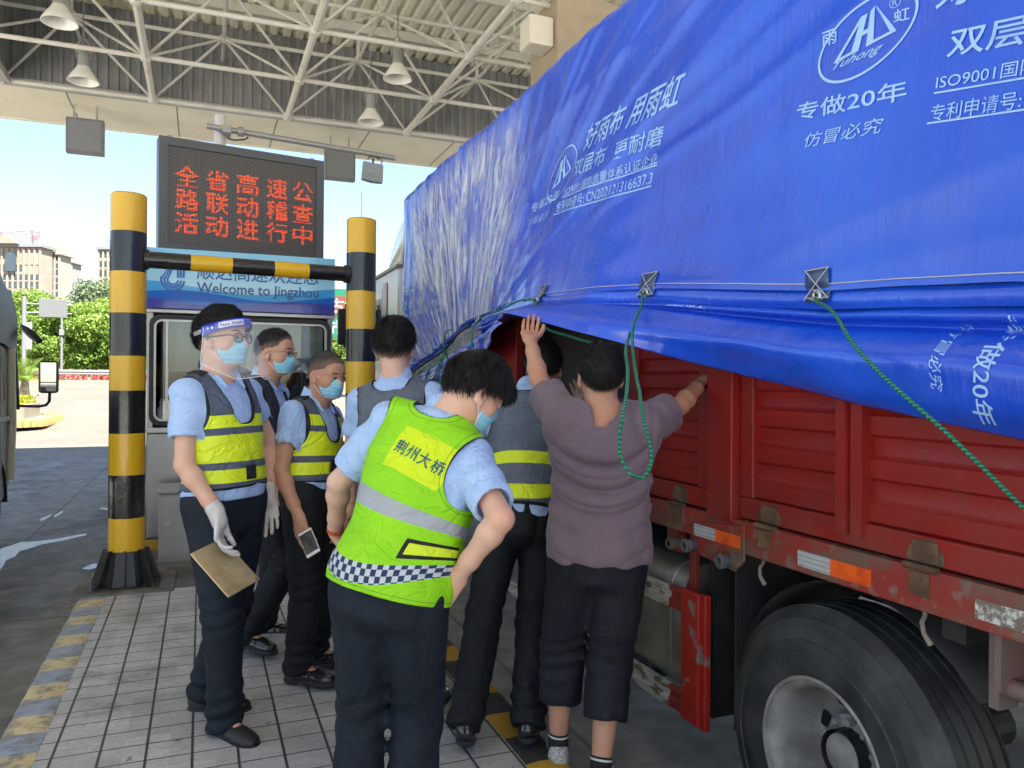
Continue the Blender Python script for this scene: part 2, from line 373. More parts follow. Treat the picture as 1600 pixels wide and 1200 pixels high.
# ------------------------------------------------------------------ pendant lamps
LAMPG = pm('lamp_grey', (.34, .35, .34), .4, metal=.3); LAMPW = pm('lamp_lens', (.78, .78, .74), .25)
def make_lamp():
    l = thing('pendant_lamp', '', 'ceiling lamp', group='pendant lamps under the canopy')
    MB().lathe([(.075, .30), (.09, .27), (.13, .2), (.2, .10), (.245, .02), (.25, 0), (.235, 0), (.19, .09), (.12, .18), (.02, .24)], 28).build('shade', LAMPW, l, smooth=True)
    h_ = MB(); h_.lathe([(0, .62), (.05, .62), (.09, .60), (.09, .57), (.12, .56), (.12, .53), (.085, .52), (.085, .30), (.10, .29), (.10, .25), (.06, .24)], 20)
    h_.build('housing', LAMPG, l, smooth=True, sharp=30)
    b_ = MB(); b_.tube([(-.1, 0, .40), (-.13, 0, .56), (-.03, 0, .74), (.03, 0, .74), (.13, 0, .56), (.1, 0, .40)], .012, 6); b_.tube([(0, 0, .74), (0, 0, 1.0)], .014, 6)
    b_.build('hanger', LAMPG, l, smooth=True)
    MB().lathe([(0, .12), (.05, .10), (.07, .14), (.06, .22), (0, .24)], 14).build('bulb', pm('bulb_glass', (.8, .8, .75), .1), l, smooth=True); return l
lp = make_lamp()
for i, (px, py, zz, lab) in enumerate(((93, 36, 6.75, 'large pendant lamp at the top left, nearest of the four under the canopy'), (130, 128, 6.6, 'pendant lamp left of the truss, in front of the grey ribbed wall'), (621, 124, 6.75, 'upper of the two pendant lamps above the red message board and truck'), (579, 192, 6.45, 'lowest pendant lamp, just above the cream soffit edge'))):
    o = lp if i == 0 else copy_tree(lp)
    u, v = uv(px, py); Y = (zz - EYE) / v; o.location = (u * Y, Y, zz); tag(o, lab)
    ph = MB().tube([(0, 0, .98), (0, 0, 7.0 - zz + (1.0))], .012, 6).build('cable', LAMPG, o)
# ------------------------------------------------------------------ square lane panels hanging at the soffit edge
PANEL = pm('grey_box_back', (.16, .17, .19), .5, (.13, .14, .16), 4)
lane0 = None
for i, (px, pt, pb, lab) in enumerate(((134, 166, 214, 'square grey lane signal box hanging left of the red message board'), (531, 218, 260, 'square grey lane signal box hanging right of the red message board'))):
    if lane0 is None:
        lane0 = thing('lane_signal', lab, 'signal box', group='lane signal boxes on the soffit edge')
        MB().box(-.34, .34, -.09, .09, -.70, 0).build('case', PANEL, lane0, bevel=.01)
        MB().box(-.29, .29, -.094, -.09, -.65, -.05).build('back_cover', pm('grey_cover', (.19, .20, .22), .45), lane0)
        hb = MB(); hb.box(-.22, -.18, -.02, .02, 0, .3); hb.box(.18, .22, -.02, .02, 0, .3); hb.build('bracket', LAMPG, lane0)
        o = lane0
    else: o = copy_tree(lane0)
    t, z = front(px, pt, 17.6); o.location = W(t, 17.6, 6.72 if z > 6.8 else z); tag(o, lab)
# ================================================================== BACKGROUND
def far_pt(px, Y, z=None): p = at(px, CY, Y); q = TS(p); return (q[0], q[1], gz(q[1]) if z is None else z)
# ---- trees: a trunk with limbs, a crown of leaf faces in clumps
def leaf_mat(name, a, b, c):
    m = NT(name); v = m.attr('tone', 'Fac')
    col = m.mix(m.ramp(v, 0, .5), a, b); col = m.mix(m.ramp(v, .5, 1), col, c)
    m.set(color=col, rough=.55, spec=.3)
    tr = m.n('ShaderNodeBsdfTranslucent'); m.t.links.new(col, tr.inputs[0]); mx = m.n('ShaderNodeMixShader'); mx.inputs[0].default_value = .4
    m.t.links.new(m.b.outputs[0], mx.inputs[1]); m.t.links.new(tr.outputs[0], mx.inputs[2]); m.t.links.new(mx.outputs[0], m.out.inputs[0]); return m.m
LG = leaf_mat('bright_leaves', (.085, .15, .025), (.17, .27, .045), (.29, .39, .08))
LD = leaf_mat('grey_green_leaves', (.11, .15, .08), (.18, .235, .12), (.26, .32, .17))  # both leaf palettes paled and flattened in place of haze
BARK = pm('bark', (.12, .09, .065), .85, (.2, .17, .13), 8, bump=.5, bscale=30)
def leaves(name, mat, blobs, n, size, seed, parent):
    rg = np.random.RandomState(seed); V = []; T = []
    w = np.array([b[3] ** 2 for b in blobs]); w = w / w.sum()
    idx = rg.choice(len(blobs), n, p=w); B = np.array(blobs)[idx]
    d = rg.normal(size=(n, 3)); d /= np.linalg.norm(d, axis=1)[:, None]
    r = B[:, 3] * (1 - .45 * rg.rand(n) ** 2.2); c = B[:, :3] + d * r[:, None] * np.array([1, 1, .8])
    nn = d * .6 + rg.normal(size=(n, 3)) * .6; nn /= np.linalg.norm(nn, axis=1)[:, None]
    u = np.cross(nn, rg.normal(size=(n, 3))); u /= np.linalg.norm(u, axis=1)[:, None]; v = np.cross(nn, u)
    sz = size * (.6 + .8 * rg.rand(n))[:, None]
    P = np.stack([c - u * sz * .5, c + v * sz * .28, c + u * sz * .5, c - v * sz * .28], 1).reshape(-1, 3)
    me = bpy.data.meshes.new(name); F = np.arange(4 * n).reshape(-1, 4)
    me.from_pydata(P.tolist(), [], F.tolist()); me.materials.append(mat)
    bt = rg.rand(len(blobs))[idx]; at_ = me.attributes.new('tone', 'FLOAT', 'FACE'); at_.data.foreach_set('value', np.clip(.25 + .5 * bt + .35 * (rg.rand(n) - .5), 0, 1))
    o = bpy.data.objects.new(name, me); COL.objects.link(o); o.parent = parent; return o
def crown_blobs(seed, h, w, base, n):
    r_ = random.Random(seed); out = []
    for i in range(n):
        z = base + (h - base) * (i + .5) / n; k = math.sin(math.pi * min(1, max(.12, (z - base) / (h - base) * .85 + .13)))
        for q in range(2):
            a = r_.uniform(0, 6.28); rr = w * .5 * k * r_.uniform(.25, .75); out.append((rr * math.cos(a), rr * math.sin(a), z + r_.uniform(-.3, .3), w * .2 * r_.uniform(.7, 1.25)))
    return out
def tree(seed, h, w, mat, n=9, leaf=.3, count=5200):
    t_ = thing('tree', '', 'tree', rz=random.Random(seed).uniform(0, 6)); bl = crown_blobs(seed, h, w, h * .18, n)
    tb = MB(); tb.tube([(0, 0, -.3), (.05, 0, h * .2), (-.04, .05, h * .5), (.05, 0, h * .85)], [.16, .13, .08, .03], 8)
    for b in bl[::2]: tb.tube([(0, 0, max(h * .15, b[2] - h * .2)), (b[0] * .5, b[1] * .5, b[2] - h * .06), b[:3]], [.06, .04, .015], 5)
    tb.build('trunk', BARK, t_, smooth=True); leaves('crown', mat, bl, count, leaf, seed, t_); return t_
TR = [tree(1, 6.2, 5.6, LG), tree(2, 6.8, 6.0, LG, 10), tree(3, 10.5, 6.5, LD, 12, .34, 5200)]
spots = []
rr_ = random.Random(11)
for px in (2, 52, 98, 140, 182, 226): spots.append((rr_.choice((0, 1)), px, 62 + rr_.uniform(-2, 2), .92 + rr_.uniform(-.05, .07), 'front'))
for px in (20, 75, 118, 160, 205): spots.append((rr_.choice((0, 1)), px, 71 + rr_.uniform(-2, 2), 1.05 + rr_.uniform(-.06, .1), 'mid'))
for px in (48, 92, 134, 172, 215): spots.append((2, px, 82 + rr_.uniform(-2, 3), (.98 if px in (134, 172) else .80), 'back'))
for px in (256, 300, 344, 388, 430, 470, 508, 536, 566, 596, 624): spots.append((rr_.choice((0, 1)), px, 58 + rr_.uniform(-2, 2), .98, 'right'))
labs = {'front': 'bright green bushy tree in the front row, %s', 'mid': 'bright green tree in the middle row, %s', 'back': 'tall grey green tree in the back row, %s', 'right': 'bright green tree seen past the booth, %s'}
ords = ['first', 'second', 'third', 'fourth', 'fifth', 'sixth', 'seventh', 'eighth', 'ninth', 'tenth', 'eleventh']; cnt = {}; used = set()
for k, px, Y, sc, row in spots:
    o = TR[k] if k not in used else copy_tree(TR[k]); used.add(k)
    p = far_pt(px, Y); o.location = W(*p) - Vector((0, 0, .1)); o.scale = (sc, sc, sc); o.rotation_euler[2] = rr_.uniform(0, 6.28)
    i = cnt.get(row, 0); cnt[row] = i + 1
    tag(o, labs[row] % (ords[i] + ' from the left'), group={'front': 'front row of roadside trees', 'mid': 'middle row of roadside trees', 'back': 'back row of tall trees', 'right': 'trees seen past the toll booth'}[row])
# ---- flower strip, guard rail
FLR = leaf_mat('red_flowers', (.45, .04, .04), (.6, .12, .10), (.75, .30, .25)); FLG = leaf_mat('hedge_leaves', (.06, .12, .02), (.12, .22, .03), (.25, .36, .05))
def strip(name, mat, t0, t1, s0, s1, z0, z1, n, size, seed):
    rg = np.random.RandomState(seed); c = np.stack([rg.uniform(t0, t1, n), rg.uniform(s0, s1, n), rg.uniform(z0, z1, n)], 1)
    nn = rg.normal(size=(n, 3)); nn /= np.linalg.norm(nn, axis=1)[:, None]; u = np.cross(nn, rg.normal(size=(n, 3))); u /= np.linalg.norm(u, axis=1)[:, None]; v = np.cross(nn, u)
    P = np.stack([c - u * size * .5, c + v * size * .3, c + u * size * .5, c - v * size * .3], 1).reshape(-1, 3)
    me = bpy.data.meshes.new(name); me.from_pydata(P.tolist(), [], np.arange(4 * n).reshape(-1, 4).tolist()); me.materials.append(mat)
    a = me.attributes.new('tone', 'FLOAT', 'FACE'); a.data.foreach_set('value', rg.rand(n)); o = bpy.data.objects.new(name, me); COL.objects.link(o); return place(o)
q = far_pt(120, 50); zr = gz(q[1])
tag(strip('flower_bed', FLR, q[0] - 30, q[0] + 34, q[1] + .4, q[1] + 3.0, zr + .1, zr + .62, 9000, .3, 5), kind='stuff')
tag(strip('hedge_ground_cover', FLG, q[0] - 30, q[0] + 40, q[1] + 3.0, q[1] + 9, zr + .1, zr + .7, 9000, .4, 6), kind='stuff')
gr = thing('guard_rail', 'long pale steel guard rail in front of the red flower strip', 'guard rail', (q[0], q[1], zr))
RAIL = pm('galvanised_rail', (.2, .19, .18), .45, metal=.2)
rb = MB(); rb.grid([[(x_, y_, z_) for x_ in (-30, 34)] for y_, z_ in ((0, .32), (-.06, .36), (-.06, .42), (0, .47), (-.06, .52), (-.06, .58), (0, .64))]); rb.build('beam', RAIL, gr, solid=.01)
for i in range(16): MB().box(-26 + i * 3.8, -25.8 + i * 3.8, .02, .14, -.1, .62).build('post', RAIL, gr)
# ---- planter with palm, flowers and a scalloped kerb
q = TS(at(40, CY, 27.5)); zp = gz(q[1]); q = (q[0], q[1])
pl = thing('planter_island', 'raised stone planter of yellow flowers with a scalloped yellow kerb', 'planter', (q[0] - .7, q[1] - 2.5, zp))
CRM = pm('cream_stone', (.26, .22, .165), .7, (.2, .17, .13), 3)
pw = MB(); N_ = 16
def cap(x0, x1, y0, y1, rad):              # outline with a round end towards the lane
    pts = [(x0, y0), (x1 - rad, y0)] + [(x1 - rad + rad * math.sin(a), y0 + rad - rad * math.cos(a)) for a in [math.pi / 2 * i / 6 for i in range(1, 7)]]
    pts += [(x1 - rad + rad * math.cos(a), y1 - rad + rad * math.sin(a)) for a in [math.pi / 2 * i / 6 for i in range(0, 7)]] + [(x0, y1)]; return pts
MB().prism(cap(-4, .95, .5, 4.2, .5), 0, .72).build('wall', CRM, pl, bevel=.02)
MB().prism(cap(-4, 1.45, 0, 4.7, .9), 0, .22).build('base_step', pm('kerb_stone', (.32, .29, .24), .8), pl, bevel=.03)
kb = MB(); oc = cap(-4, 1.55, -.12, 4.8, .95)
L_ = 0; 
for i in range(len(oc) - 1):
    a, b = Vector((*oc[i], 0)), Vector((*oc[i + 1], 0)); n_ = max(1, int((b - a).length / .3))
    for k in range(n_):
        p = a.lerp(b, (k + .5) / n_); kb.lathe([(0, .30), (.08, .28), (.12, .2), (.13, 0)], 10, Matrix.Translation(p))
kb.build('scalloped_kerb', pm('yellow_kerb_paint', (.30, .22, .06), .6, (.18, .14, .06), 9), pl, smooth=True)
yf = strip('flowers', leaf_mat('yellow_flowers', (.16, .22, .02), (.34, .34, .02), (.45, .42, .04)), -3.9, .85, .6, 4.1, .68, 1.0, 2600, .14, 8); yf.parent = pl; yf.location = (0, 0, 0); yf.rotation_euler = (0, 0, 0)
yf = strip('pink_flowers', leaf_mat('pink_flower', (.35, .05, .2), (.6, .2, .4), (.7, .4, .6)), -3.0, -.1, 1.9, 3.2, .9, 1.35, 500, .16, 9); yf.parent = pl; yf.location = (0, 0, 0); yf.rotation_euler = (0, 0, 0)
q2 = TS(at(38, CY, 29)); pt = thing('sago_palm', 'sago palm with arching green fronds in the stone planter', 'palm', (q2[0], q2[1], gz(q2[1]) + .7))
MB().tube([(0, 0, 0), (0, 0, .35), (.02, 0, .7)], [.2, .17, .12], 10).build('trunk', BARK, pt, smooth=True)
r_ = random.Random(4)
for i in range(26):
    a = i * 2.4 + r_.uniform(-.2, .2); el = r_.uniform(.35, 1.35); L = r_.uniform(1.5, 2.0); fb = MB(); pts = []
    for k in range(9):
        u_ = k / 8; rad = L * u_ * math.cos(el) * (1 + .2 * u_); z_ = .65 + L * u_ * math.sin(el) - .55 * u_ * u_ * L * (1.2 - el * .4)
        pts.append(Vector((rad * math.cos(a), rad * math.sin(a), z_)))
    for k in range(8):
        for m_ in range(3):
            p = pts[k].lerp(pts[k + 1], m_ / 3); d = (pts[k + 1] - pts[k]).normalized(); s_ = d.cross(Vector((0, 0, 1))).normalized(); ln = .36 * math.sin(math.pi * min(1, (k + m_ / 3) / 8 + .12))
            for sg in (-1, 1):
                e = p + (s_ * sg * .85 + d * .5 + Vector((0, 0, .15))) * ln; fb.add([p - d * .02, p + d * .02, e], [(0, 1, 2)])
    fb.build('frond', LG if i % 3 else FLG, pt)
for ob in kids(pt):
    if ob.name.startswith('frond'): a = ob.data.attributes.new('tone', 'FLOAT', 'FACE'); a.data.foreach_set('value', [r_.uniform(.35, .95) for _ in ob.data.polygons])
# ---- gantry sign, lamp poles
POLE = pm('pale_pole', (.17, .175, .175), .4)
q = far_pt(37, 48); sg_ = thing('gantry_sign', 'grey back of a road sign hung on a pale pole before the trees', 'road sign', q)
gs = MB(); gs.tube([(0, 0, 0), (0, 0, 5.2)], .13, 10); gs.build('pole', POLE, sg_, smooth=True)
for z in (4.75, 4.2): MB().tube([(0, 0, z), (2.6, 0, z)], .05, 6).build('arm', POLE, sg_, smooth=True)
MB().box(.8, 2.35, -.08, -.03, 3.95, 5.1).build('panel', pm('sign_back', (.12, .125, .125), .5), sg_, bevel=.01)
MB().box(.1, .45, -.1, -.06, 1.9, 3.6).build('small_panel', pm('sign_back_pale', (.18, .185, .18), .5), sg_)
q = far_pt(96, 52); lpole = thing('lamp_post', 'slim pale street light with a short double head before the trees', 'street light', q)
MB().tube([(0, 0, 0), (0, 0, 5.2)], [.09, .06], 8).build('pole', POLE, lpole, smooth=True)
lh = MB(); lh.box(-.55, .75, -.1, .1, 5.2, 5.3); lh.build('lamp_head', POLE, lpole, bevel=.03); MB().box(-.14, .14, -.14, .14, 3.0, 3.4).build('junction_box', POLE, lpole)
q = far_pt(524, 40); gp_ = thing('direction_sign', 'green and brown road sign with white characters behind the booth', 'road sign', q)
SGREEN = pm('sign_green', (.006, .13, .07), .4); SBROWN = pm('sign_brown', (.14, .045, .025), .4); SWHITE = pm('sign_white', (.5, .5, .49), .4)
gp_.location.z -= .75
MB().box(-2.4, 1.9, -.03, .03, 3.95, 6.55).build('panel', SGREEN, gp_, bevel=.02)
MB().box(-2.3, 1.8, -.045, -.03, 5.15, 6.15).build('brown_panel', SBROWN, gp_)
for x0_ in (-2.2, 1.7): pass
MB().tube([(-.62, .12, 0), (-.62, .12, 6.3)], .12, 10).build('post', POLE, gp_, smooth=True)
text_on('lettering', '荆州古城', (-1.9, -.046, 5.25), (3.1, 0, 0), (0, 0, .78), SWHITE, gp_, .01, bold=.008)
text_on('lettering', '荆州市城', (-1.75, -.03, 4.1), (2.95, 0, 0), (0, 0, .8), SWHITE, gp_, .01, bold=.008)
# ---- buildings
def tower(name, label, px0, px1, pytop, Y, floors, bays, wall, glass, depth=5, roof=None, yaw=0.0, win=(.62, .60)):
    p0, p1 = at(px0, CY, Y), at(px1, CY, Y); base = 0.5; top = at((px0 + px1) / 2, pytop, Y).z; w = (p1 - p0).length
    b = thing(name, label, 'building', world_loc=Vector((p0.x, p0.y, base)), rz=-ANG + yaw); H_ = top - base
    MB().box(0, w, 0, depth, 0, H_).build('wall', wall, b)
    fh = H_ / floors; bw = w / bays; tr = MB()
    for k in range(1, floors): 
        if k % 2 == 0: tr.box(-.15, w + .15, -.12, -.01, k * fh - .12, k * fh + .12)
    for j in range(bays + 1): tr.box(j * bw - .25, j * bw + .25, -.3, -.01, 0, H_ - .2)
    tr.build('facade_trim', wall, b); rf = MB(); rf.box(-.6, w + .6, -.6, depth + .6, H_ + .003, H_ + .7); rf.box(w * .2, w * .8, 1.2, depth - 1, H_ + .7, H_ + 3.2)
    rf.build('roof', roof or wall, b); first = None; n = 0
    for k in range(floors):
        for j in range(bays):
            if n > 92: break
            if (k * fh) < H_ * .35 and floors > 12: continue
            if first is None:
                first = MB().box(-bw * win[0] / 2, bw * win[0] / 2, -.06, .02, -fh * win[1] / 2, fh * win[1] / 2).build('window', glass, b); o = first
            else: o = first.copy(); COL.objects.link(o)
            o.location = ((j + .5) * bw, -.02, (k + .5) * fh); n += 1
    return b, w, H_
WA = pm('pale_stone_facade', (.30, .25, .20), .8, (.25, .21, .165), .4); WB = pm('beige_facade', (.28, .25, .22), .8); GL = pm('window_glass', (.05, .065, .08), .15, spec=.8); RD = pm('slate_roof', (.2, .21, .22), .6)
b, w, H_ = tower('hotel', 'large beige hotel tower with red rooftop characters at the far left', -40, 62, 386, 190, 16, 12, WA, GL, roof=RD)
pedi = MB().prism([(0, 0), (w * .40, 0), (w * .2, 2.4)], -.9, 1.5, Matrix.Translation((w * .30, 0, H_ + .7)) @ Matrix.Rotation(R(90), 4, 'X')); pedi.build('pediment', WA, b)
sc_ = MB(); sc_.box(w * .2, w * .98, 1.9, 2.0, H_ + .7, H_ + 1.1)
for i in range(9): sc_.box(w * .2 + i * w * .09, w * .2 + i * w * .09 + .15, 1.9, 2.0, H_ + .7, H_ + 3.0)
sc_.build('sign_frame', pm('sign_frame_grey', (.5, .5, .5), .5), b)
SR = pm('rooftop_red', (.40, .03, .025), .5)
wd = (at(55, CY, 190) - at(-12, CY, 190)).length; x0_ = (at(-12, CY, 190) - at(-40, CY, 190)).length
text_on('rooftop_characters', '维也纳国际酒店', (x0_, 1.7, H_ + 2.1), (wd, 0, 0), (0, 0, 2.3), SR, b, .1, bold=.004)
arch = MB(); arch.prism([(-1.3, 0)] + [(1.3 * math.cos(math.pi - math.pi * i / 12), 3.4 + 1.3 * math.sin(math.pi * i / 12)) for i in range(13)] + [(1.3, 0)], 0, .3, Matrix.Translation((w * .56, -.4, H_ - 6)) @ Matrix.Rotation(R(90), 4, 'X')); arch.build('arched_window', GL, b)
tower('hotel_wing', 'beige tower joined to the right of the hotel, stepping down', 63, 92, 398, 196, 18, 4, WB, GL)
tower('apartment_tower', 'narrow grey apartment tower between the hotel and the trees', 92, 111, 411, 230, 20, 4, pm('grey_facade', (.25, .245, .24), .8), GL)
tower('apartment_block', 'pale apartment tower with tall windows just left of the striped pole', 153, 190, 390, 210, 14, 5, pm('ochre_facade', (.30, .26, .20), .8), GL, roof=RD)
tower('distant_tower', 'distant pale tower rising beside the right striped pole', 586, 612, 436, 230, 12, 4, WB, GL)
tower('distant_block', 'low grey distant block seen between booth and pole', 500, 560, 520, 210, 8, 8, pm('pale_grey_facade', (.3, .29, .28), .8), GL)
# ================================================================== TOLL BOOTH AND WHAT STANDS ROUND IT
STEEL = NT('brushed_steel'); nz = STEEL.noise(3, 3, stretch=(30, 30, .6)); STEEL = STEEL.set(color=STEEL.mix(nz, (.30, .30, .31), (.44, .44, .44)), metal=.75, rough=STEEL.math('MULTIPLY_ADD', nz, .25, .22))
BLACKR = pm('black_rubber', (.015, .015, .016), .5); DARKIN = pm('dark_interior', (.035, .038, .042), .7)
ALU = pm('aluminium', (.5, .5, .5), .35, metal=.6)
GLASS = NT('window_pane'); 
def make_glass(name, tint, rough=.02, mixf=.82):
    m = NT(name); tr = m.n('ShaderNodeBsdfTransparent'); tr.inputs[0].default_value = (*tint, 1); gl = m.n('ShaderNodeBsdfGlossy'); gl.inputs['Roughness'].default_value = rough
    fr = m.n('ShaderNodeFresnel'); fr.inputs[0].default_value = 1.5; mx = m.n('ShaderNodeMixShader')
    m.t.links.new(m.math('MULTIPLY_ADD', fr.outputs[0], 1.0, 1 - mixf - .15, clamp=True), mx.inputs[0]); m.t.links.new(tr.outputs[0], mx.inputs[1]); m.t.links.new(gl.outputs[0], mx.inputs[2]); m.t.links.new(mx.outputs[0], m.out.inputs[0]); return m.m
bpy.data.materials.remove(GLASS.m); GLASS = make_glass('window_pane', (.82, .87, .87))
BS = 7.6; BT0, BT1, BD = -.455, 1.18, 2.2
bo = thing('toll_booth', 'stainless steel toll booth with blue and white welcome sign and grey blind behind its window', 'toll booth', (BT0, BS, 0)); BW = BT1 - BT0
MB().box(0, BW, 0, BD, -.006, 1.02).build('lower_body', STEEL, bo, bevel=.01)
MB().box(.0, BW, -.03, BD, 1.02, 1.07).build('sill', ALU, bo, bevel=.008)
for a, b_ in ((0, .05), (BW - .05, BW)):
    MB().box(a, b_, 0, .06, 1.07, 2.10).build('corner_post', STEEL, bo); MB().box(a, b_, BD - .06, BD, 1.07, 2.10).build('corner_post', STEEL, bo)
MB().box(-.02, BW + .02, -.02, BD + .02, 2.10, 2.135).build('header', ALU, bo, bevel=.005)
MB().box(.0, BW, .0, BD, 2.135, 2.64).build('roof_box', pm('booth_white', (.55, .56, .57), .5), bo)
# window: rounded black gasket round a pane, thin steel inner frame
wf = thing_w = MB()
def rrect(x0, x1, z0, z1, r, n=6):
    P = []
    for cx, cz, a0 in ((x1 - r, z1 - r, 0), (x0 + r, z1 - r, 90), (x0 + r, z0 + r, 180), (x1 - r, z0 + r, 270)):
        for i in range(n + 1): a = R(a0 + 90 * i / n); P.append((cx + r * math.cos(a), cz + r * math.sin(a)))
    return P
def ring(mb, A, B, y0, y1):
    n = len(A); vs = [(x, y, z) for P, y in ((A, y0), (B, y0), (A, y1), (B, y1)) for x, z in P]; fs = []
    for i in range(n):
        j = (i + 1) % n
        fs += [(i, j, n + j, n + i), (2 * n + j, 2 * n + i, 3 * n + i, 3 * n + j), (j, i, 2 * n + i, 2 * n + j), (n + i, n + j, 3 * n + j, 3 * n + i)]
    mb.add(vs, fs)
ring(wf, rrect(.02, BW - .02, 1.085, 2.085, .09), rrect(.055, BW - .055, 1.125, 2.045, .07), -.012, .03)
win = wf.build('window', BLACKR, bo, smooth=True, sharp=40)
w2 = MB(); ring(w2, rrect(.056, BW - .056, 1.126, 2.044, .07), rrect(.075, BW - .075, 1.145, 2.025, .05), -.002, .03); w2.build('frame', ALU, win)
w3 = MB(); w3.box(.155, .175, -.006, .02, 1.145, 2.025); w3.box(.075, BW - .075, .012, .03, 1.118, 1.146); w3.build('glazing_bar', ALU, win)
MB().prism(rrect(.075, BW - .075, 1.145, 2.025, .05), -.016, -.012, Matrix.Rotation(R(90), 4, 'X') ).build('pane', GLASS, win)
bl = MB(); rows = []
for i in range(61):
    x_ = .18 + (BW - .26) * i / 60; y_ = .10 + .004 * math.sin(i * 2.2) + .003 * math.sin(i * .9); rows.append([(x_, y_, 1.6), (x_, y_, 2.04)])
bl.grid(rows); bl.build('roller_blind', pm('blind_fabric', (.46, .48, .50), .8, (.42, .44, .46), 2), bo, solid=.004)
MB().box(.17, BW - .07, .09, .115, 1.575, 1.60).build('blind_rail', pm('blind_rail', (.5, .52, .54), .5), bo)
inn = MB(); inn.box(.01, .02, .06, BD - .06, 1.07, 2.1); inn.box(BW - .02, BW - .01, .06, BD - .06, 1.07, 2.1); inn.box(.05, BW - .05, BD - .03, BD - .02, 1.07, 2.1); inn.build('side_panel', DARKIN, bo)
desk = MB(); desk.box(.1, BW - .1, .9, 1.5, 1.05, 1.09); desk.box(.3, .75, 1.0, 1.05, 1.12, 1.42); desk.box(.9, 1.25, 1.0, 1.3, 1.09, 1.3); desk.build('desk', DARKIN, bo)
# welcome sign : waves painted by height in object space
m = NT('welcome_sign_print'); x = m.xyz(m.obj()); 
wv = lambda a, f, p, c_: m.math('MULTIPLY_ADD', m.math('SINE', m.math('MULTIPLY_ADD', x[0], f, p)), a, c_)
w1 = m.math('GREATER_THAN', wv(.045, 3.6, 1.6, .20), x[2]); w2_ = m.math('GREATER_THAN', wv(.035, 4.2, .3, .135), x[2]); w3_ = m.math('GREATER_THAN', wv(.03, 4.0, 2.4, .075), x[2])
c = m.mix(m.ramp(x[2], 0, .5), (.50, .72, .80), (.22, .55, .78)); c = m.mix(w1, c, (.06, .36, .72)); c = m.mix(w2_, c, (.015, .13, .55)); c = m.mix(w3_, c, (.05, .06, .36))
m.set(color=c, rough=.18, coat=.5)
ws = MB().box(0, BW + .02, 0, .05, 0, .54).build('welcome_sign', m.m, bo, bevel=.004); ws.location = (-.01, -.052, 2.137)
NAVY = pm('navy_letter', (.03, .09, .30), .4)
sg0 = Vector((0, -.001, 0))
text_on('lettering', 'Welcome to Jingzhou', (.42, -.001, .125), (1.08, 0, 0), (0, 0, .125), NAVY, ws, .002, bold=.012)
text_on('lettering', '顺达高速欢迎您', (.42, -.001, .275), (1.08, 0, 0), (0, 0, .17), NAVY, ws, .002, bold=.006)
lg = MB()
for k, (r0, r1) in enumerate(((.085, .104), (.060, .077), (.036, .052))):
    A_ = [(r0 * math.cos(R(a)), r0 * math.sin(R(a))) for a in range(165, 356, 10)]; B_ = [(r1 * math.cos(R(a)), r1 * math.sin(R(a))) for a in range(165, 356, 10)]
    lg.add([(.22 + x_, -.004, .26 + z_) for x_, z_ in A_ + B_], [(i, i + 1, len(A_) + i + 1, len(A_) + i) for i in range(len(A_) - 1)])
    xx = .22 + (r0 + r1) / 2 * .94; lg.add([(xx - .008, -.004, .26 + .02), (xx + .010, -.004, .26 + .02), (xx + .010, -.004, .38 - k * .012), (xx - .008, -.004, .37 - k * .012)], [(0, 1, 2, 3)])
    lg.add([(.22 - (r0 + r1) / 2 - .005, -.004, .27), (.22 - (r0 + r1) / 2 + .012, -.004, .27), (.22 - .01 + k * .01, -.004, .395 - k * .01), (.22 - .03 + k * .01, -.004, .38 - k * .01)], [(0, 1, 2, 3)])
lg.build('logo', pm('logo_blue', (.02, .13, .45), .4), ws)
# sanitiser bottle on the sill
btl = MB().lathe([(0, 0), (.03, 0), (.032, .01), (.032, .09), (.02, .11), (.01, .12), (.01, .14), (.016, .14), (.016, .155), (.006, .155), (.006, .18), (0, .18)], 16)
btl.tube([(0, 0, .175), (.04, 0, .172)], .005, 6); o = btl.build('pump_bottle', pm('clear_plastic', (.65, .68, .7), .2), None, smooth=True); place(o, (BT0 + .115, BS + .06, 1.147)); tag(o, 'small pump bottle standing inside the left end of the booth window', 'bottle')
# cabinet
CABM = pm('cabinet_grey', (.40, .41, .41), .45, (.36, .37, .37), 3)
cb = thing('roadside_cabinet', 'light grey steel cabinet with sloping lid against the booth, behind the man holding the tablet', 'cabinet', (-.32, 6.95, 0))
MB().box(0, .60, 0, .42, .0, .56).build('body', CABM, cb, bevel=.008); MB().box(.02, .58, -.006, 0, .06, .53).build('door', CABM, cb, bevel=.004)
MB().box(-.02, .62, -.025, .44, .56, .595).build('lid', CABM, cb, bevel=.01); MB().box(-.004, .604, -.01, .42, -.004, .05).build('plinth', pm('plinth_grey', (.33, .34, .34), .5), cb)
MB().lathe([(0, .01), (.014, .01), (.016, 0)], 16, Matrix.Translation((.07, -.006, .32)) @ Matrix.Rotation(R(90), 4, 'X')).build('lock', ALU, cb, smooth=True)
yc = MB().box(BT0 - .02, BT1 + .02, 7.45, 7.6, -.006, .09).build('yellow_step', KR, None, bevel=.01); place(yc); tag(yc, 'low yellow and black painted step along the foot of the booth', 'step')

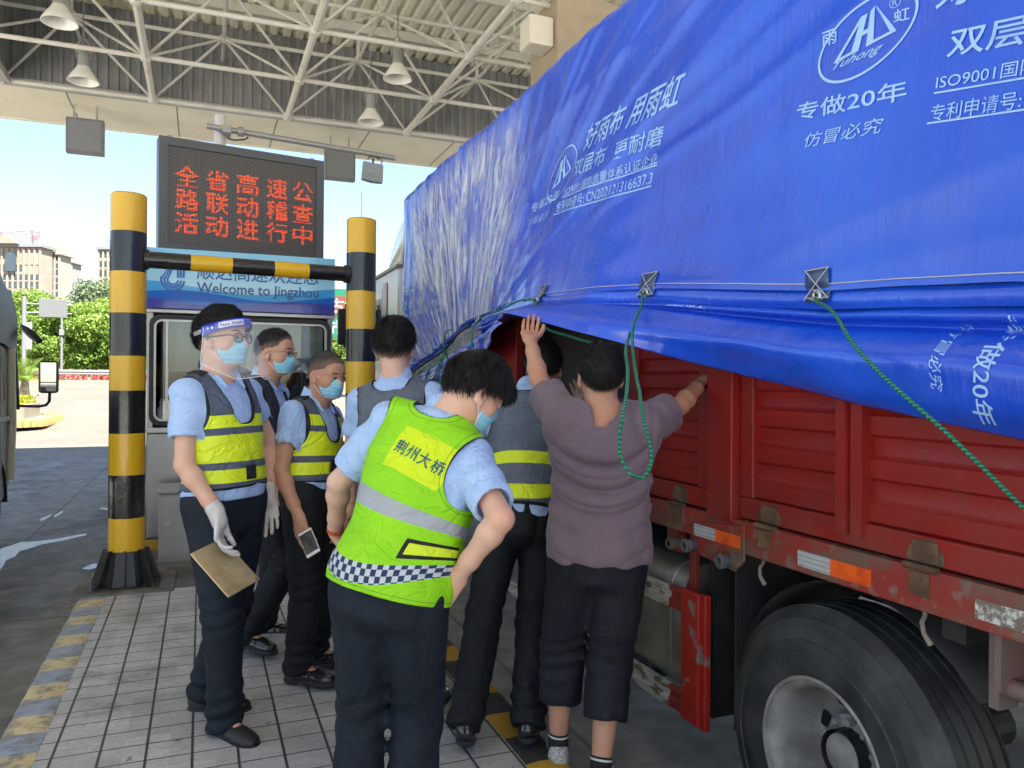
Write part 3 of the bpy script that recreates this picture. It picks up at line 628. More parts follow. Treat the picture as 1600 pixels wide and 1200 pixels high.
# ------------------------------------------------------------------ striped posts
def stripe_mat(name, bounds, axis=2):
    m = NT(name); x = m.xyz(m.obj())[axis]; k = None
    wob = m.math('MULTIPLY', m.math('SUBTRACT', m.noise(14, 2), .5), .006); x = m.math('ADD', x, wob)
    for i, b in enumerate(bounds):
        g_ = m.math('GREATER_THAN', x, b); sgn = 1 if i % 2 == 0 else -1
        k = m.math('MULTIPLY', g_, sgn) if k is None else m.math('ADD', k, m.math('MULTIPLY', g_, sgn))
    chip = m.ramp(m.noise(26, 8, rough=.75), .66, .70); scr = m.ramp(m.noise(7, 5, stretch=(3, 3, .5)), .55, .75)
    yl = m.mix(scr, (.72, .42, .012), (.62, .35, .015)); bk = m.mix(scr, (.012, .012, .013), (.03, .03, .032))
    c = m.mix(k, bk, yl); c = m.mix(m.math('MULTIPLY', chip, .55), c, (.10, .07, .04))
    dr = m.noise(28, 4, stretch=(1, 1, .55)); h = m.math('ADD', m.math('MULTIPLY', dr, m.math('MULTIPLY_ADD', k, -.75, 1.0)), m.math('MULTIPLY', k, .25))
    m.set(color=c, rough=m.math('MULTIPLY_ADD', k, .12, .22), coat=.25, normal=m.bump(h, .55, .004)); return m.m
def post(label, t, s, top, bounds, r=.122):
    p = thing('bollard_post', label, 'striped post', (t, s, 0), group='tall striped protection posts')
    MB().lathe([(0, top - .004), (r - .012, top), (r, top - .01), (r, .06), (r, 0)], 48).build('pipe', stripe_mat('striped_paint', bounds), p, smooth=True, sharp=50)
    MB().box(-.23, .23, -.23, .23, .0, .022).build('base_plate', pm('black_plate', (.03, .03, .03), .5, (.09, .07, .05), 9), p, bevel=.004)
    gm = pm('gusset_black', (.016, .016, .017), .45, (.08, .055, .04), 12, .6, .75)
    g_ = MB()
    for i in range(8):
        a = i * math.pi / 4; ca, sa = math.cos(a), math.sin(a); n_ = Vector((-sa, ca, 0)) * .006; L = .225 if i % 2 == 0 else .235
        q = [Vector((ca * (r - .005), sa * (r - .005), .022)), Vector((ca * L, sa * L, .022)), Vector((ca * L, sa * L, .05)), Vector((ca * (r + .03), sa * (r + .03), .27)), Vector((ca * (r - .005), sa * (r - .005), .27))]
        MB().add([v - n_ for v in q] + [v + n_ for v in q], [(4, 3, 2, 1, 0), (5, 6, 7, 8, 9)] + [(i_, (i_ + 1) % 5, 5 + (i_ + 1) % 5, 5 + i_) for i_ in range(5)]).build('gusset', gm, p)
    MB().lathe([(r + .002, .262), (r + .022, .26), (r + .075, .03), (r + .075, .022)], 8, Matrix.Rotation(R(22.5), 4, 'Z')).build('skirt', gm, p)
    for i in range(4):
        a = R(45 + 90 * i); MB().lathe([(0, .05), (.012, .05), (.016, .045), (.016, .022)], 6, Matrix.Translation((.265 * math.cos(a), .265 * math.sin(a), 0))).build('bolt', gm, p)
    return p
pA = post('tall yellow and black striped post at the left edge of the island', -.500, 6.27, 2.85, [.19, .50, .81, 1.11, 1.42, 1.67, 1.98, 2.28, 2.57][:9])
pB = post('tall yellow and black striped post between the booth and the blue truck', 1.233, 6.45, 2.85, [.19, .50, .81, 1.11, 1.40, 1.66, 1.93, 2.244, 2.56])
plt = MB().box(-.33, .33, -.30, .30, -.01, .012).build('concrete_pad', OLDCON, pA, bevel=.01)
tb = [front(px, 415, 6.36)[0] for px in (298, 363, 429, 484)]
cbm = stripe_mat('striped_bar', [t + .5 for t in tb], 0)
xb = thing('height_bar', 'horizontal striped bar joining the two striped posts below the message board', 'bar', (-.5, 6.27, 2.385), rz=math.atan2(.18, 1.733))
b_ = MB().lathe([(.062, .115), (.062, 1.625)], 28, Matrix.Rotation(R(90), 4, 'Y')); b_.build('pipe', cbm, xb, smooth=True)
e_ = MB().lathe([(.075, .10), (.075, .135), (.056, .135)], 20, Matrix.Rotation(R(90), 4, 'Y')); e_.build('end_collar', gmx if 'gmx' in globals() else pm('collar_black', (.02, .02, .02), .3), xb, smooth=True, sharp=30)
e_ = MB().lathe([(.056, 1.60), (.075, 1.60), (.075, 1.64)], 20, Matrix.Rotation(R(90), 4, 'Y')); e_.build('end_collar', pm('collar_black', (.02, .02, .02), .3), xb, smooth=True, sharp=30)

# ------------------------------------------------------------------ message board
p0 = at(247, 393, 6.95); LW, LH, LDp = 1.52, 1.05, .16; lyaw = R(31.7) - ANG
bd = thing('message_board', 'dark electronic message board with red Chinese characters standing on the booth roof', 'message board', rz=lyaw, world_loc=p0)
FRM = pm('board_frame', (.075, .08, .09), .45)
MB().box(0, LW, .012, LDp, 0, LH).build('case', FRM, bd, bevel=.006)
bz = MB()
for a in ((0, LW, -.012, .0119, 0, .075), (0, LW, -.012, .0119, LH - .075, LH), (0, .075, -.012, .0119, .075, LH - .075), (LW - .075, LW, -.012, .0119, .075, LH - .075)): bz.box(*a)
bz.build('bezel', FRM, bd)
m = NT('led_mask'); x = m.xyz(m.obj()); PT = .0126
ga = m.math('ABSOLUTE', m.math('SUBTRACT', m.math('FRACT', m.math('DIVIDE', x[0], PT)), .5)); gb_ = m.math('ABSOLUTE', m.math('SUBTRACT', m.math('FRACT', m.math('DIVIDE', x[2], PT)), .5))
dd = m.math('SQRT', m.math('ADD', m.math('MULTIPLY', ga, ga), m.math('MULTIPLY', gb_, gb_)))
cc = m.mix(m.ramp(dd, .34, .26), (.028, .028, .03), (.16, .13, .12)); m.set(color=cc, rough=.4)
MB().box(.075, LW - .075, .004, .011, .075, LH - .075).build('led_screen', m.m, bd)
def glyph_cells(ch, n=15, w=16):
    vs, fs = text_fit(ch); V = np.array(vs); X, Z = np.meshgrid((np.arange(w * 3) + .5) / (w * 3), (np.arange(n * 3) + .5) / (n * 3)); hit = np.zeros(X.shape, bool)
    for a, b, c_ in fs:
        A, B, C_ = V[a], V[b], V[c_]
        d1 = (X - B[0]) * (A[1] - B[1]) - (A[0] - B[0]) * (Z - B[1]); d2 = (X - C_[0]) * (B[1] - C_[1]) - (B[0] - C_[0]) * (Z - C_[1]); d3 = (X - A[0]) * (C_[1] - A[1]) - (C_[0] - A[0]) * (Z - A[1])
        neg = (d1 < 0) | (d2 < 0) | (d3 < 0); pos = (d1 > 0) | (d2 > 0) | (d3 > 0); hit |= ~(neg & pos)
    cov = hit.reshape(n, 3, w, 3).mean((1, 3)); return [(j, i) for i in range(n) for j in range(w) if cov[i, j] > .30]
EM = NT('lit_red_led'); EM.set(color=(.3, .02, .01), emit=(1, .045, .012), emits=.24); EM2 = NT('lit_orange_led'); EM2.set(color=(.4, .1, .02), emit=(1, .30, .04), emits=.30)
IW, IH = LW - .15, LH - .15
for r_i, line in enumerate(('全省高速公', '路联动稽查', '活动进行中')):
    for c_i, ch in enumerate(line):
        cx = .075 + IW * (.12, .315, .52, .715, .90)[c_i]; cz = .075 + IH * (1 - (.29, .53, .77)[r_i]); mb = MB(); gx = round(cx / PT - 8); gzc = round(cz / PT - 7.5)
        for j, i in glyph_cells(ch):
            X0, Z0 = (gx + j + .5) * PT, (gzc + i + .5) * PT; r0 = .0049; vs = [(X0 + r0 * math.cos(a * math.pi / 3), .0025, Z0 + r0 * math.sin(a * math.pi / 3)) for a in range(6)]
            mb.m = 0; mb.add(vs, [(0, 1, 2, 3, 4, 5)]); 
            if (i * 7 + j * 3) % 3 != 0: mb.m = 1; r1 = .0026; mb.add([(X0 + r1 * math.cos(a * math.pi / 3), .0018, Z0 + r1 * math.sin(a * math.pi / 3)) for a in range(6)], [(0, 1, 2, 3, 4, 5)])
        mb.build('lit_character', [EM.m, EM2.m], bd)
np_ = MB().box(LW * .44, LW * .61, -.016, -.0121, .025, .052).build('name_plate', pm('plate_cream', (.5, .47, .4), .5), bd)
for i, x_ in enumerate((.70, .735, .78, .81, .84, .87)): MB().box(x_ - .012, x_ + .010, -.0185, -.0161, .031, .046).build('plate_mark', FRM, np_)
for x_ in (.1, LW - .1): MB().tube([(x_ - .015, .07, LH), (x_ - .015, .07, LH + .03), (x_ + .015, .07, LH + .03), (x_ + .015, .07, LH)], .006, 6).build('lifting_eye', FRM, bd, smooth=True)
MB().box(.1, LW - .1, .03, .13, -.02, 0).build('foot_rail', FRM, bd)
# post with pipe and antenna behind the board
q = at(343, 300, 8.3); PP = pm('pale_post', (.5, .5, .49), .4)
mast = thing('antenna_mast', 'pale round post behind the message board carrying a long slanting pipe', 'post', world_loc=Vector((q.x, q.y, 2.64)))
ztop = at(343, 181, 8.3).z - 2.64; MB().lathe([(0, ztop), (.057, ztop - .002), (.057, 0)], 20).build('post', PP, mast, smooth=True, sharp=30)
inv = Matrix.Rotation(-ANG, 3, 'Z')
def loc(v, o): return inv @ (v - Vector(o.location))
a_, b2 = at(323, 197, 8.15), at(617, 247, 8.9)
PIPE = pm('grey_pipe', (.30, .30, .30), .4, metal=.3)
MB().tube([loc(a_, mast), loc(b2, mast)], .031, 14).build('pipe', PIPE, mast, smooth=True, sharp=40)
c1 = loc(at(352, 203, 8.22), mast); MB().box(c1.x - .03, c1.x + .06, c1.y - .05, c1.y + .14, c1.z - .04, c1.z + .04).build('clamp', PIPE, mast, bevel=.005)
c1 = loc(at(376, 206, 8.26), mast); MB().lathe([(.031, -.03), (.05, -.03), (.05, .03), (.031, .03)], 14, Matrix.Translation(c1) @ Matrix.Rotation(R(90), 4, 'Y')).build('clamp', PIPE, mast, smooth=True, sharp=30)
cpts = [loc(at(*p_, 8.3), mast) for p_ in ((388, 214), (383, 218), (366, 219), (355, 216))]; MB().tube(cpts, .008, 6).build('cable', BLACKR, mast, smooth=True)
q = at(583, 256, 8.75); an = thing('roadside_antenna', 'flat grey antenna box hanging from the end of the slanting pipe', 'antenna', world_loc=q)
am = Matrix.Rotation(R(-14), 4, 'X') @ Matrix.Rotation(R(6), 4, 'Y')
ab = MB(); ab.prism([(-.12, -.22), (.0, -.235), (.12, -.22), (.115, 0), (-.115, 0)], -.03, .03, am @ Matrix.Rotation(R(90), 4, 'X')); ab.build('case', pm('antenna_grey', (.26, .29, .31), .4), an, bevel=.01)
ah = MB(); ah.tube([(0, 0, -.01), (0, 0, .06)], .012, 6); ah.tube([(-.06, 0, .05), (-.03, 0, .09), (.0, 0, .05), (.03, 0, .09), (.06, 0, .05)], .008, 6); ah.build('hanger', BLACKR, an, smooth=True)
MB().tube([(.09, .02, -.01), (.11, .02, .06), (.06, .02, .08)], .006, 6).build('cable', BLACKR, an, smooth=True)
MT = am @ Matrix.Translation((-.06, -.031, -.12)); text_on('lettering', 'iGenvict', MT @ Vector((0, 0, 0)), (MT.to_3x3() @ Vector((.12, 0, 0))), (MT.to_3x3() @ Vector((0, 0, .026))), SWHITE, an, .002)
# ================================================================== TRUCK IN THE LEFT LANE
lt = thing('waiting_truck', 'grey truck with black canvas top and black wing mirror, cut off by the left edge', 'truck', (-2.05, 0, ROADZ))
LGREY = pm('dusty_grey_paint', (.26, .26, .25), .55, (.17, .165, .155), 3, .35, .65, bump=.15, bscale=18); LCREAM = pm('cream_pillar', (.48, .44, .34), .4); BCAN = pm('black_canvas', (.018, .019, .021), .5, (.035, .036, .038), 3, bump=.3, bscale=6, bdist=.02)
MS = Matrix(((0, 0, 1, 0), (1, 0, 0, 0), (0, 1, 0, 0), (0, 0, 0, 1)))
q0 = -ROADZ
MB().prism([(8.95, .75), (8.95, q0 + 1.93), (10.28, q0 + 1.93), (10.42, 1.5), (10.45, .6), (10.1, .45), (9.2, .45)], -2.3, 0, MS).build('cab', LGREY, lt, bevel=.06)
rows = []
for i in range(17):                         # canvas over the cab roof, rounded to the front and the side
    a = i / 16; s_ = 8.7 + 1.95 * a; top = q0 + 2.98 - .55 * max(0, (a - .72) / .28) ** 2.2; drop = q0 + 1.86 - .03 * math.sin(a * 9); lean = .10 * max(0, (a - .6) / .4)
    rows.append([(.035 + .012 * math.sin(a * 11), s_, drop), (.02 + .015 * math.sin(a * 7), s_, drop + .35), (.0 - lean * .4, s_, drop + .7), (-.06 - lean, s_, top - .12), (-.2 - lean, s_, top), (-1.2, s_, top + .05), (-2.2, s_, top), (-2.33, s_, top - .3), (-2.34, s_, drop)])
cv = MB().grid(rows); e = rows[-1]; cv.add(e, [tuple(range(len(e)))]); cv.build('canvas_top', BCAN, lt, smooth=True, sharp=60)
MB().box(-.004, .012, 9.1, 9.13, .8, q0 + 1.85).build('door_seam', BLACKR, lt); MB().prism([(9.25, q0 + 1.25), (9.25, q0 + 1.8), (10.0, q0 + 1.8), (10.15, q0 + 1.25)], .0005, .008, MS).build('side_window', pm('truck_glass', (.03, .035, .04), .08), lt)
MB().tube([(.02, 10.30, .7), (.03, 10.36, 1.35), (.02, 10.32, q0 + 1.85)], .05, 10).build('front_pillar', LCREAM, lt, smooth=True)
for s_ in (9.6, 9.85): MB().box(.0, .03, s_, s_ + .05, .75, q0 + 1.84).build('body_post', LGREY, lt, bevel=.006)
MB().box(.0, .035, 9.2, 10.3, q0 + 1.02, q0 + 1.08).build('side_rail', LGREY, lt, bevel=.006)
mm_ = loc_ = None
def Lt(px, py, Y): p = TS(at(px, py, Y)); return (p[0] + 2.05, p[1], p[2] - ROADZ)
MB().tube([Lt(22, 548, 9.3), Lt(25, 600, 9.35), Lt(27, 640, 9.35)], .03, 8).build('mirror_post', BLACKR, lt, smooth=True)
arm = MB().tube(spline_([Lt(26, 634, 9.35), Lt(55, 636, 9.3), Lt(70, 634, 9.28), Lt(77, 627, 9.27), Lt(78, 608, 9.26)]) if 'spline_' in globals() else [Lt(26, 634, 9.35), Lt(60, 635, 9.3), Lt(72, 633, 9.28), Lt(77, 627, 9.27), Lt(78, 608, 9.26)], .017, 8).build('mirror_arm', BLACKR, lt, smooth=True)
c = Vector(Lt(76, 589, 9.26)); MB().box(c.x - .105, c.x + .105, c.y - .04, c.y + .05, c.z - .195, c.z + .195).build('mirror', BLACKR, lt, bevel=.035)
MIRR = NT('mirror_glass'); MIRR.set(color=(.75, .78, .8), metal=1.0, rough=.03)
mz = MB(); mz.box(c.x - .085, c.x + .085, c.y - .046, c.y - .042, c.z - .06, c.z + .172); mz.build('mirror_glass', MIRR.m, lt, bevel=.001); MB().box(c.x - .085, c.x + .085, c.y - .0465, c.y - .042, c.z - .172, c.z - .07).build('mirror_glass', MIRR.m, lt)
MB().tube([Lt(33, 508, 9.3), Lt(40, 515, 9.28), Lt(50, 523, 9.25), Lt(62, 533, 9.2)], [.012, .04, .05, .035], 10).build('kerb_mirror', BLACKR, lt, smooth=True)
MB().box(-2.3, -.0, 4.6, 8.6, .95, 1.12).build('bed', LGREY, lt); MB().box(-2.3, -.0, 4.6, 8.6, 1.13, 1.75).build('side_board', LGREY, lt, bevel=.01)
for s_ in (9.62, 6.0):
    for t_, sg in ((-.02, 1), (-2.28, -1)):
        w_ = MB(); w_.lathe([(.26, 0), (.42, -.015), (.46, .03), (.47, .08), (.47, .2), (.44, .25), (.26, .25)], 40, Matrix.Translation((t_, s_, .47)) @ Matrix.Rotation(R(-90 * sg), 4, 'Y')); wo = w_.build('wheel', pm('tyre_left', (.02, .02, .02), .7, (.04, .038, .035), 9) if 'tyre_left' not in bpy.data.materials else bpy.data.materials['tyre_left'], lt, smooth=True, sharp=35)
        r_ = MB(); r_.lathe([(.26, .02), (.24, .08), (.1, .1), (.08, .03), (0, .03)], 24, Matrix.Translation((t_, s_, .47)) @ Matrix.Rotation(R(-90 * sg), 4, 'Y')); r_.build('rim', LGREY, wo, smooth=True, sharp=35)
fd = MB(); fd.grid([[(x_, 9.62 + .56 * math.cos(R(a)), .47 + .56 * math.sin(R(a))) for x_ in (.03, -.5)] for a in range(0, 181, 15)]); fd.build('fender', BLACKR, lt, smooth=True, solid=.01)
# ================================================================== THE LOADED TRUCK
TP = 2.03                                   # plane of the cargo boards
m = NT('red_truck_paint'); x = m.xyz(m.obj())
base = m.mix(m.ramp(m.noise(1.6, 5), .3, .7), (.30, .012, .009), (.22, .012, .010))
base = m.mix(m.math('MULTIPLY', m.ramp(m.noise(7, 7, stretch=(1, 1, .35)), .56, .72), .5), base, (.15, .03, .02))
base = m.mix(m.math('MULTIPLY', m.ramp(m.noise(34, 5, stretch=(1, .25, 1)), .68, .78), .35), base, (.42, .16, .12))
low = m.ramp(x[2], 1.25, .75); base = m.mix(m.math('MULTIPLY', m.math('MULTIPLY', low, m.ramp(m.noise(4, 7), .38, .62)), .5), base, (.15, .085, .06))
m.set(color=base, rough=m.math('MULTIPLY_ADD', m.noise(9, 5),   .3, .30), normal=m.bump(m.noise(5, 4), .12, .01), coat=.05, spec=.4); RED = m.m
m = NT('rusty_red_rail'); rs = m.ramp(m.noise(5, 8, rough=.68, stretch=(1, .6, 1)), .42, .60)
c = m.mix(rs, (.26, .028, .02), (.15, .085, .06)); c = m.mix(m.math('MULTIPLY', m.ramp(m.noise(16, 6), .55, .7), .7), c, (.20, .16, .125))
m.set(color=c, rough=.55, normal=m.bump(m.noise(40, 5), .35, .003)); RAILM = m.m
RUST = pm('rusty_iron', (.085, .048, .028), .85, (.17, .10, .05), 14, bump=.6, bscale=80)
STAIN = pm('oily_stain', (.07, .05, .03), .7, (.13, .10, .06), 20, bump=.4, bscale=70)
FRAMEB = pm('chassis_black', (.018, .018, .019), .6, (.035, .03, .028), 6, bump=.2)
tr = thing('cargo_truck', 'red stake sided cargo truck loaded under a blue tarpaulin, seen along its side', 'truck')
S0, S1 = -1.7, 7.75; ZR0, ZR1, ZB1 = .825, .955, 1.045; ZTOP = 3.36; TF = 4.48
MB().box(TP - .035, TP + .05, S0, 2.485, ZR0, ZR1 - .003).build('bed_rail', RAILM, tr, bevel=.004)
MB().box(TP - .035, TP + .05, 2.488, S1, ZR0 + .012, ZR1 - .003).build('bed_rail', RAILM, tr, bevel=.004)
MB().box(TF - .05, TF + .035, S0, S1, ZR0, ZR1).build('bed_rail', RAILM, tr)
MB().box(TP + .05, TF - .05, S0, S1, ZR0 + .03, ZR1).build('bed_floor', FRAMEB, tr)
cg = MB(); cg.box(TP + .30, TF - .2, S0 + .1, S1 - .1, ZR1 + .01, ZTOP - .05); cg.build('load', pm('stacked_load', (.05, .045, .04), .9), tr)
# boards : framed corrugated panels between posts
posts = [(2.60, 2.785), (1.93, 2.045)]
def corr(s0, s1, z0, z1, name='corrugated_panel'):
    mb = MB(); per = .142; prof = []; z = z0
    while z < z1:
        for dz, d in ((0, .016), (.010, .003), (.050, .0), (.070, .0), (.082, .012), (.092, .016), (.128, .018)):
            if z + dz < z1: prof.append((z + dz, d))
        z += per
    prof.append((z1, .02)); k = max(2, int((s1 - s0) / .12)); rows = []
    for zz, d in prof: rows.append([(TP + .004 + d + .0015 * math.sin(q * 1.9 + zz * 21), s0 + (s1 - s0) * q / k, zz) for q in range(k + 1)])
    mb.grid(rows); return mb.build(name, RED, tr, smooth=True, sharp=28)
def bay(s0, s1, fs=.05, ZTOP=ZTOP):                    # frame (mitred look) plus corrugated infill, s0 < s1
    fr = MB(); fr.box(TP - .012, TP + .03, s0, s1, ZR1 + .006, ZB1); fr.box(TP - .012, TP + .03, s0, s0 + fs, ZB1 + .001, ZTOP); fr.box(TP - .012, TP + .03, s1 - fs, s1, ZB1 + .001, ZTOP)
    fr.box(TP - .012, TP + .03, s0 + fs, s1 - fs, ZTOP - .08, ZTOP)
    fr.build('board_frame', RED, tr, bevel=.005); corr(s0 + fs - .002, s1 - fs + .002, ZB1 - .002, ZTOP - .08)
def stake(s0, s1, ridged=False, depth=.05):
    mb = MB(); mb.box(TP - depth, TP + .04, s0, s1, ZR1 - .015 if not ridged else ZR1 + .03, ZTOP + .02)
    if ridged:
        mb = MB(); prof = [(s0, .02), (s0 + .002, -.028), (s0 + (s1 - s0) * .40, -.028), (s0 + (s1 - s0) * .44, -.012), (s0 + (s1 - s0) * .54, -.012), (s0 + (s1 - s0) * .58, -.034), (s1 - .012, -.034), (s1, .02)]
        mb.grid([[(TP + d, s_, z) for s_, d in prof] for z in (ZR1 + .045, ZTOP)])
        mb.add([(TP + d, s_, ZR1 + .045) for s_, d in prof], [tuple(range(len(prof)))])
    mb.build('stake', RED, tr, bevel=0 if ridged else .006, smooth=ridged, sharp=20)
stake(2.548, 2.71); bay(2.715, 3.44, .11); bay(3.46, 4.9, .06, 1.40); stake(4.92, 5.09, depth=.02); bay(5.10, 7.70)
bay(2.055, 2.59, .05) if False else None
fr = MB(); fr.box(TP - .012, TP + .03, -.55, 2.54, ZR1 + .006, ZB1); fr.box(TP - .012, TP + .03, 2.463, 2.54, ZB1 + .001, ZTOP)
fr.build('board_frame', RED, tr, bevel=.005)
corr(2.025, 2.465, ZB1 - .002, ZTOP); stake(1.905, 2.027, True); corr(.62, 1.907, ZB1 - .002, ZTOP); stake(.50, .62, True); corr(-.5, .5, ZB1 - .002, ZTOP); stake(-.72, -.55); bay(-1.7, -.73)
MB().box(TP, TF, S0 - .04, S0, ZR0, ZTOP).build('tailgate', RED, tr); MB().box(TP, TF, S1, S1 + .04, ZR0, ZTOP).build('headboard', RED, tr); MB().box(TF - .03, TF, S0, S1, ZR1, ZTOP).build('board_frame', RED, tr)
# hinges
for s_ in (2.95, 2.365, 1.68, .93, 5.6, 6.9, .2):
    z_ = ZR1
    hp = MB(); hp.box(TP - .017, TP - .0125, s_ - .045, s_ + .045, z_ + .012, z_ + .075); hp.box(TP - .040, TP - .0355, s_ - .035, s_ + .035, z_ - .085, z_ - .015)
    h_ = hp.build('hinge', RUST, tr, bevel=.002)
    MB().tube([(TP - .034, s_ - .06, z_ - .001), (TP - .034, s_ + .055, z_ - .001)], .011, 10).build('hinge_pin', RUST, h_, smooth=True, sharp=40)
    st = MB(); L = lump(int(s_ * 100)); n = 22
    def disc(cz, ry, rz_, off):
        vs = [(TP + off, s_, cz)] + [(TP + off, s_ + ry * (1 + .2 * math.sin(3 * a + L[0][1]) + .1 * math.sin(7 * a)) * math.cos(a), max(z_ + .008, cz + rz_ * (1 + .15 * math.sin(4 * a + L[1][1])) * math.sin(a))) for a in [2 * math.pi * i / n for i in range(n)]]
        st.add(vs, [(0, i + 1, (i + 1) % n + 1) for i in range(n)])
    disc(z_ + .04, .062, .044, -.0124)
    st.build('rust_stain', STAIN, h_)
# dropping plate with two pipe sockets, reflective tape
dp = MB().prism([(2.47, ZR0 + .115), (2.47, .80), (2.53, .745), (2.77, .765), (2.812, .80), (2.812, ZR0 + .075)], TP - .046, TP - .0355, Matrix(((0, 0, 1, 0), (1, 0, 0, 0), (0, 1, 0, 0), (0, 0, 0, 1))))
dpo = dp.build('drop_plate', RAILM, tr, bevel=.004)
SOCK = pm('grey_pipe_socket', (.075, .085, .095), .45, (.12, .12, .12), 10)
for s_, z_ in ((2.80, .80), (2.56, .785)):
    MB().lathe([(.014, .03), (.014, .052), (.022, .055), (.030, .050), (.030, .036), (.027, .034), (.029, .030), (.027, .024), (.027, 0)], 22, Matrix.Translation((TP - .046, s_, z_)) @ Matrix.Rotation(R(-90), 4, 'Y')).build('pipe_socket', SOCK, dpo, smooth=True, sharp=35)
m = NT('reflective_white'); x = m.xyz(m.obj()); c = m.mix(m.ramp(m.math('FRACT', m.math('MULTIPLY', x[2], 60)), .35, .5), (.42, .45, .46), (.58, .60, .60)); c = m.mix(m.math('MULTIPLY', m.ramp(m.noise(20, 6), .5, .7), .5), c, (.3, .28, .25)); RW = m.set(color=c, rough=.25, metal=.2)
m = NT('reflective_orange'); x = m.xyz(m.obj()); RO = m.set(color=m.mix(m.ramp(m.noise(14, 5), .4, .7), (.80, .13, .02), (.62, .07, .015)), rough=.25, emit=(0, 0, 0))
m = NT('worn_reflector'); RWO = m.set(color=m.mix(m.ramp(m.noise(30, 7, rough=.7), .42, .55), (.62, .62, .60), (.17, .14, .11)), rough=.45)
def tape(s_hi, s_lo, z0, z1, d=.0362, mats=(RW, RO), split=.5):
    sm = s_hi + (s_lo - s_hi) * split; w_ = MB().box(TP - d - .001, TP - d, sm, s_hi, z0, z1).build('reflector', mats[0], tr)
    if mats[1]: MB().box(TP - d - .001, TP - d, s_lo, sm, z0, z1).build('reflector', mats[1], tr)
    if mats[1]:
        rg = MB(); A_ = [(sm + .025 + .009 * math.cos(a * .5236), (z0 + z1) / 2 - .006 + .009 * math.sin(a * .5236)) for a in range(12)]; B_ = [(sm + .025 + .0075 * math.cos(a * .5236), (z0 + z1) / 2 - .006 + .0075 * math.sin(a * .5236)) for a in range(12)]
        rg.add([(TP - d - .0015, p[0], p[1]) for p in A_ + B_], [(i, (i + 1) % 12, 12 + (i + 1) % 12, 12 + i) for i in range(12)]); rg.build('stamp', pm('stamp_ink', (.35, .2, .1), .5), w_)
tape(2.80, 2.49, .845, .895, .047, split=.48); tape(2.185, 1.857, .848, .905, split=.47); tape(1.50, 1.28, .855, .910, .0362, (RWO, None), 1.0); tape(.9, .55, .845, .895)
MB().box(TP - .0375, TP - .0362, 3.235, 3.275, .86, .935).build('sticker', pm('red_sticker', (.55, .06, .06), .4, (.6, .4, .4), 30, .55, .6), tr)
# rope hooks under the rail
for s_ in (2.41, 1.69, .95, .3, 3.9, 4.9):
    MB().tube([(TP, s_, ZR0 + .01), (TP - .005, s_ - .005, ZR0 - .02), (TP - .03, s_ - .015, ZR0 - .035), (TP - .045, s_ - .035, ZR0 - .06), (TP - .035, s_ - .05, ZR0 - .09)], [.007, .007, .007, .007, .009], 8).build('rope_hook', pm('hook_iron', (.22, .18, .16), .6), tr, smooth=True)
# chassis
for t_ in (2.75, 3.72): MB().box(t_, t_ + .09, S0, 9.9, .55, ZR0 - .0).build('chassis_beam', FRAMEB, tr)
for i in range(10): MB().box(TP + .06, TF - .06, -1.4 + i, -1.32 + i, ZR0 - .09, ZR0 + .028).build('cross_member', FRAMEB, tr)
mg = MB(); mg.grid([[(t_, 2.07 + .62 * math.cos(a), .17 + .62 * math.sin(a)) for t_ in (TP + .10, TP + .62)] for a in [R(20 + 11 * i) for i in range(12)]]); mg.build('mudguard', FRAMEB, tr, smooth=True, solid=.006)
MB().box(TP + .12, TP + .64, 2.72, 2.735, .0, .80).build('mud_flap', pm('rubber_flap', (.03, .03, .032), .6, (.05, .05, .05), 6), tr)
MB().box(TP + .10, TP + .9, 2.86, 2.88, .0, .80).build('mud_flap', FRAMEB, tr)
# tank
TANK = pm('tank_metal', (.33, .32, .30), .38, (.20, .19, .17), 5, .35, .65, metal=.5, bump=.1, bscale=12)
tk_ = MB(); P = [(TP + .12 + .0, .20)]; prof = []
for cx, cz, a0 in ((.58, .66, 0), (.17, .62, 90), (.17, .29, 180), (.58, .25, 270)):
    for i in range(7): a = R(a0 + 15 * i); rr2 = .14 if cx < .3 else .08; prof.append((TP + cx + .0 + rr2 * math.cos(a), cz + rr2 * math.sin(a) - .10))
for s0_, s1_ in ((3.0, 4.3),):
    k = [(2.99, .985), (3.01, 1.0), (3.08, 1.0), (3.085, 1.015), (3.11, 1.015), (3.115, 1.0), (4.1, 1.0), (4.28, 1.0), (4.30, .985)]
    cx = sum(p[0] for p in prof) / len(prof); cz = sum(p[1] for p in prof) / len(prof)
    for q, (s_, f_) in enumerate(k): tk_.add([(cx + (p[0] - cx) * f_, s_, cz + (p[1] - cz) * f_) for p in prof], [])
    n = len(prof); tk_.f = []; tk_.mi = []
    for q in range(len(k) - 1):
        for i in range(n): tk_.f.append((q * n + i, q * n + (i + 1) % n, (q + 1) * n + (i + 1) % n, (q + 1) * n + i)); tk_.mi.append(0)
    tk_.f.append(tuple(range(n))); tk_.f.append(tuple((len(k) - 1) * n + i for i in range(n))); tk_.mi += [0, 0]
tk_.build('fuel_tank', TANK, tr, smooth=True, sharp=35)
MB().box(TP + .05, TP + .6, 3.30, 3.55, .02, .62).build('air_tank_box', pm('blue_grey_box', (.045, .055, .075), .5), tr, bevel=.02)
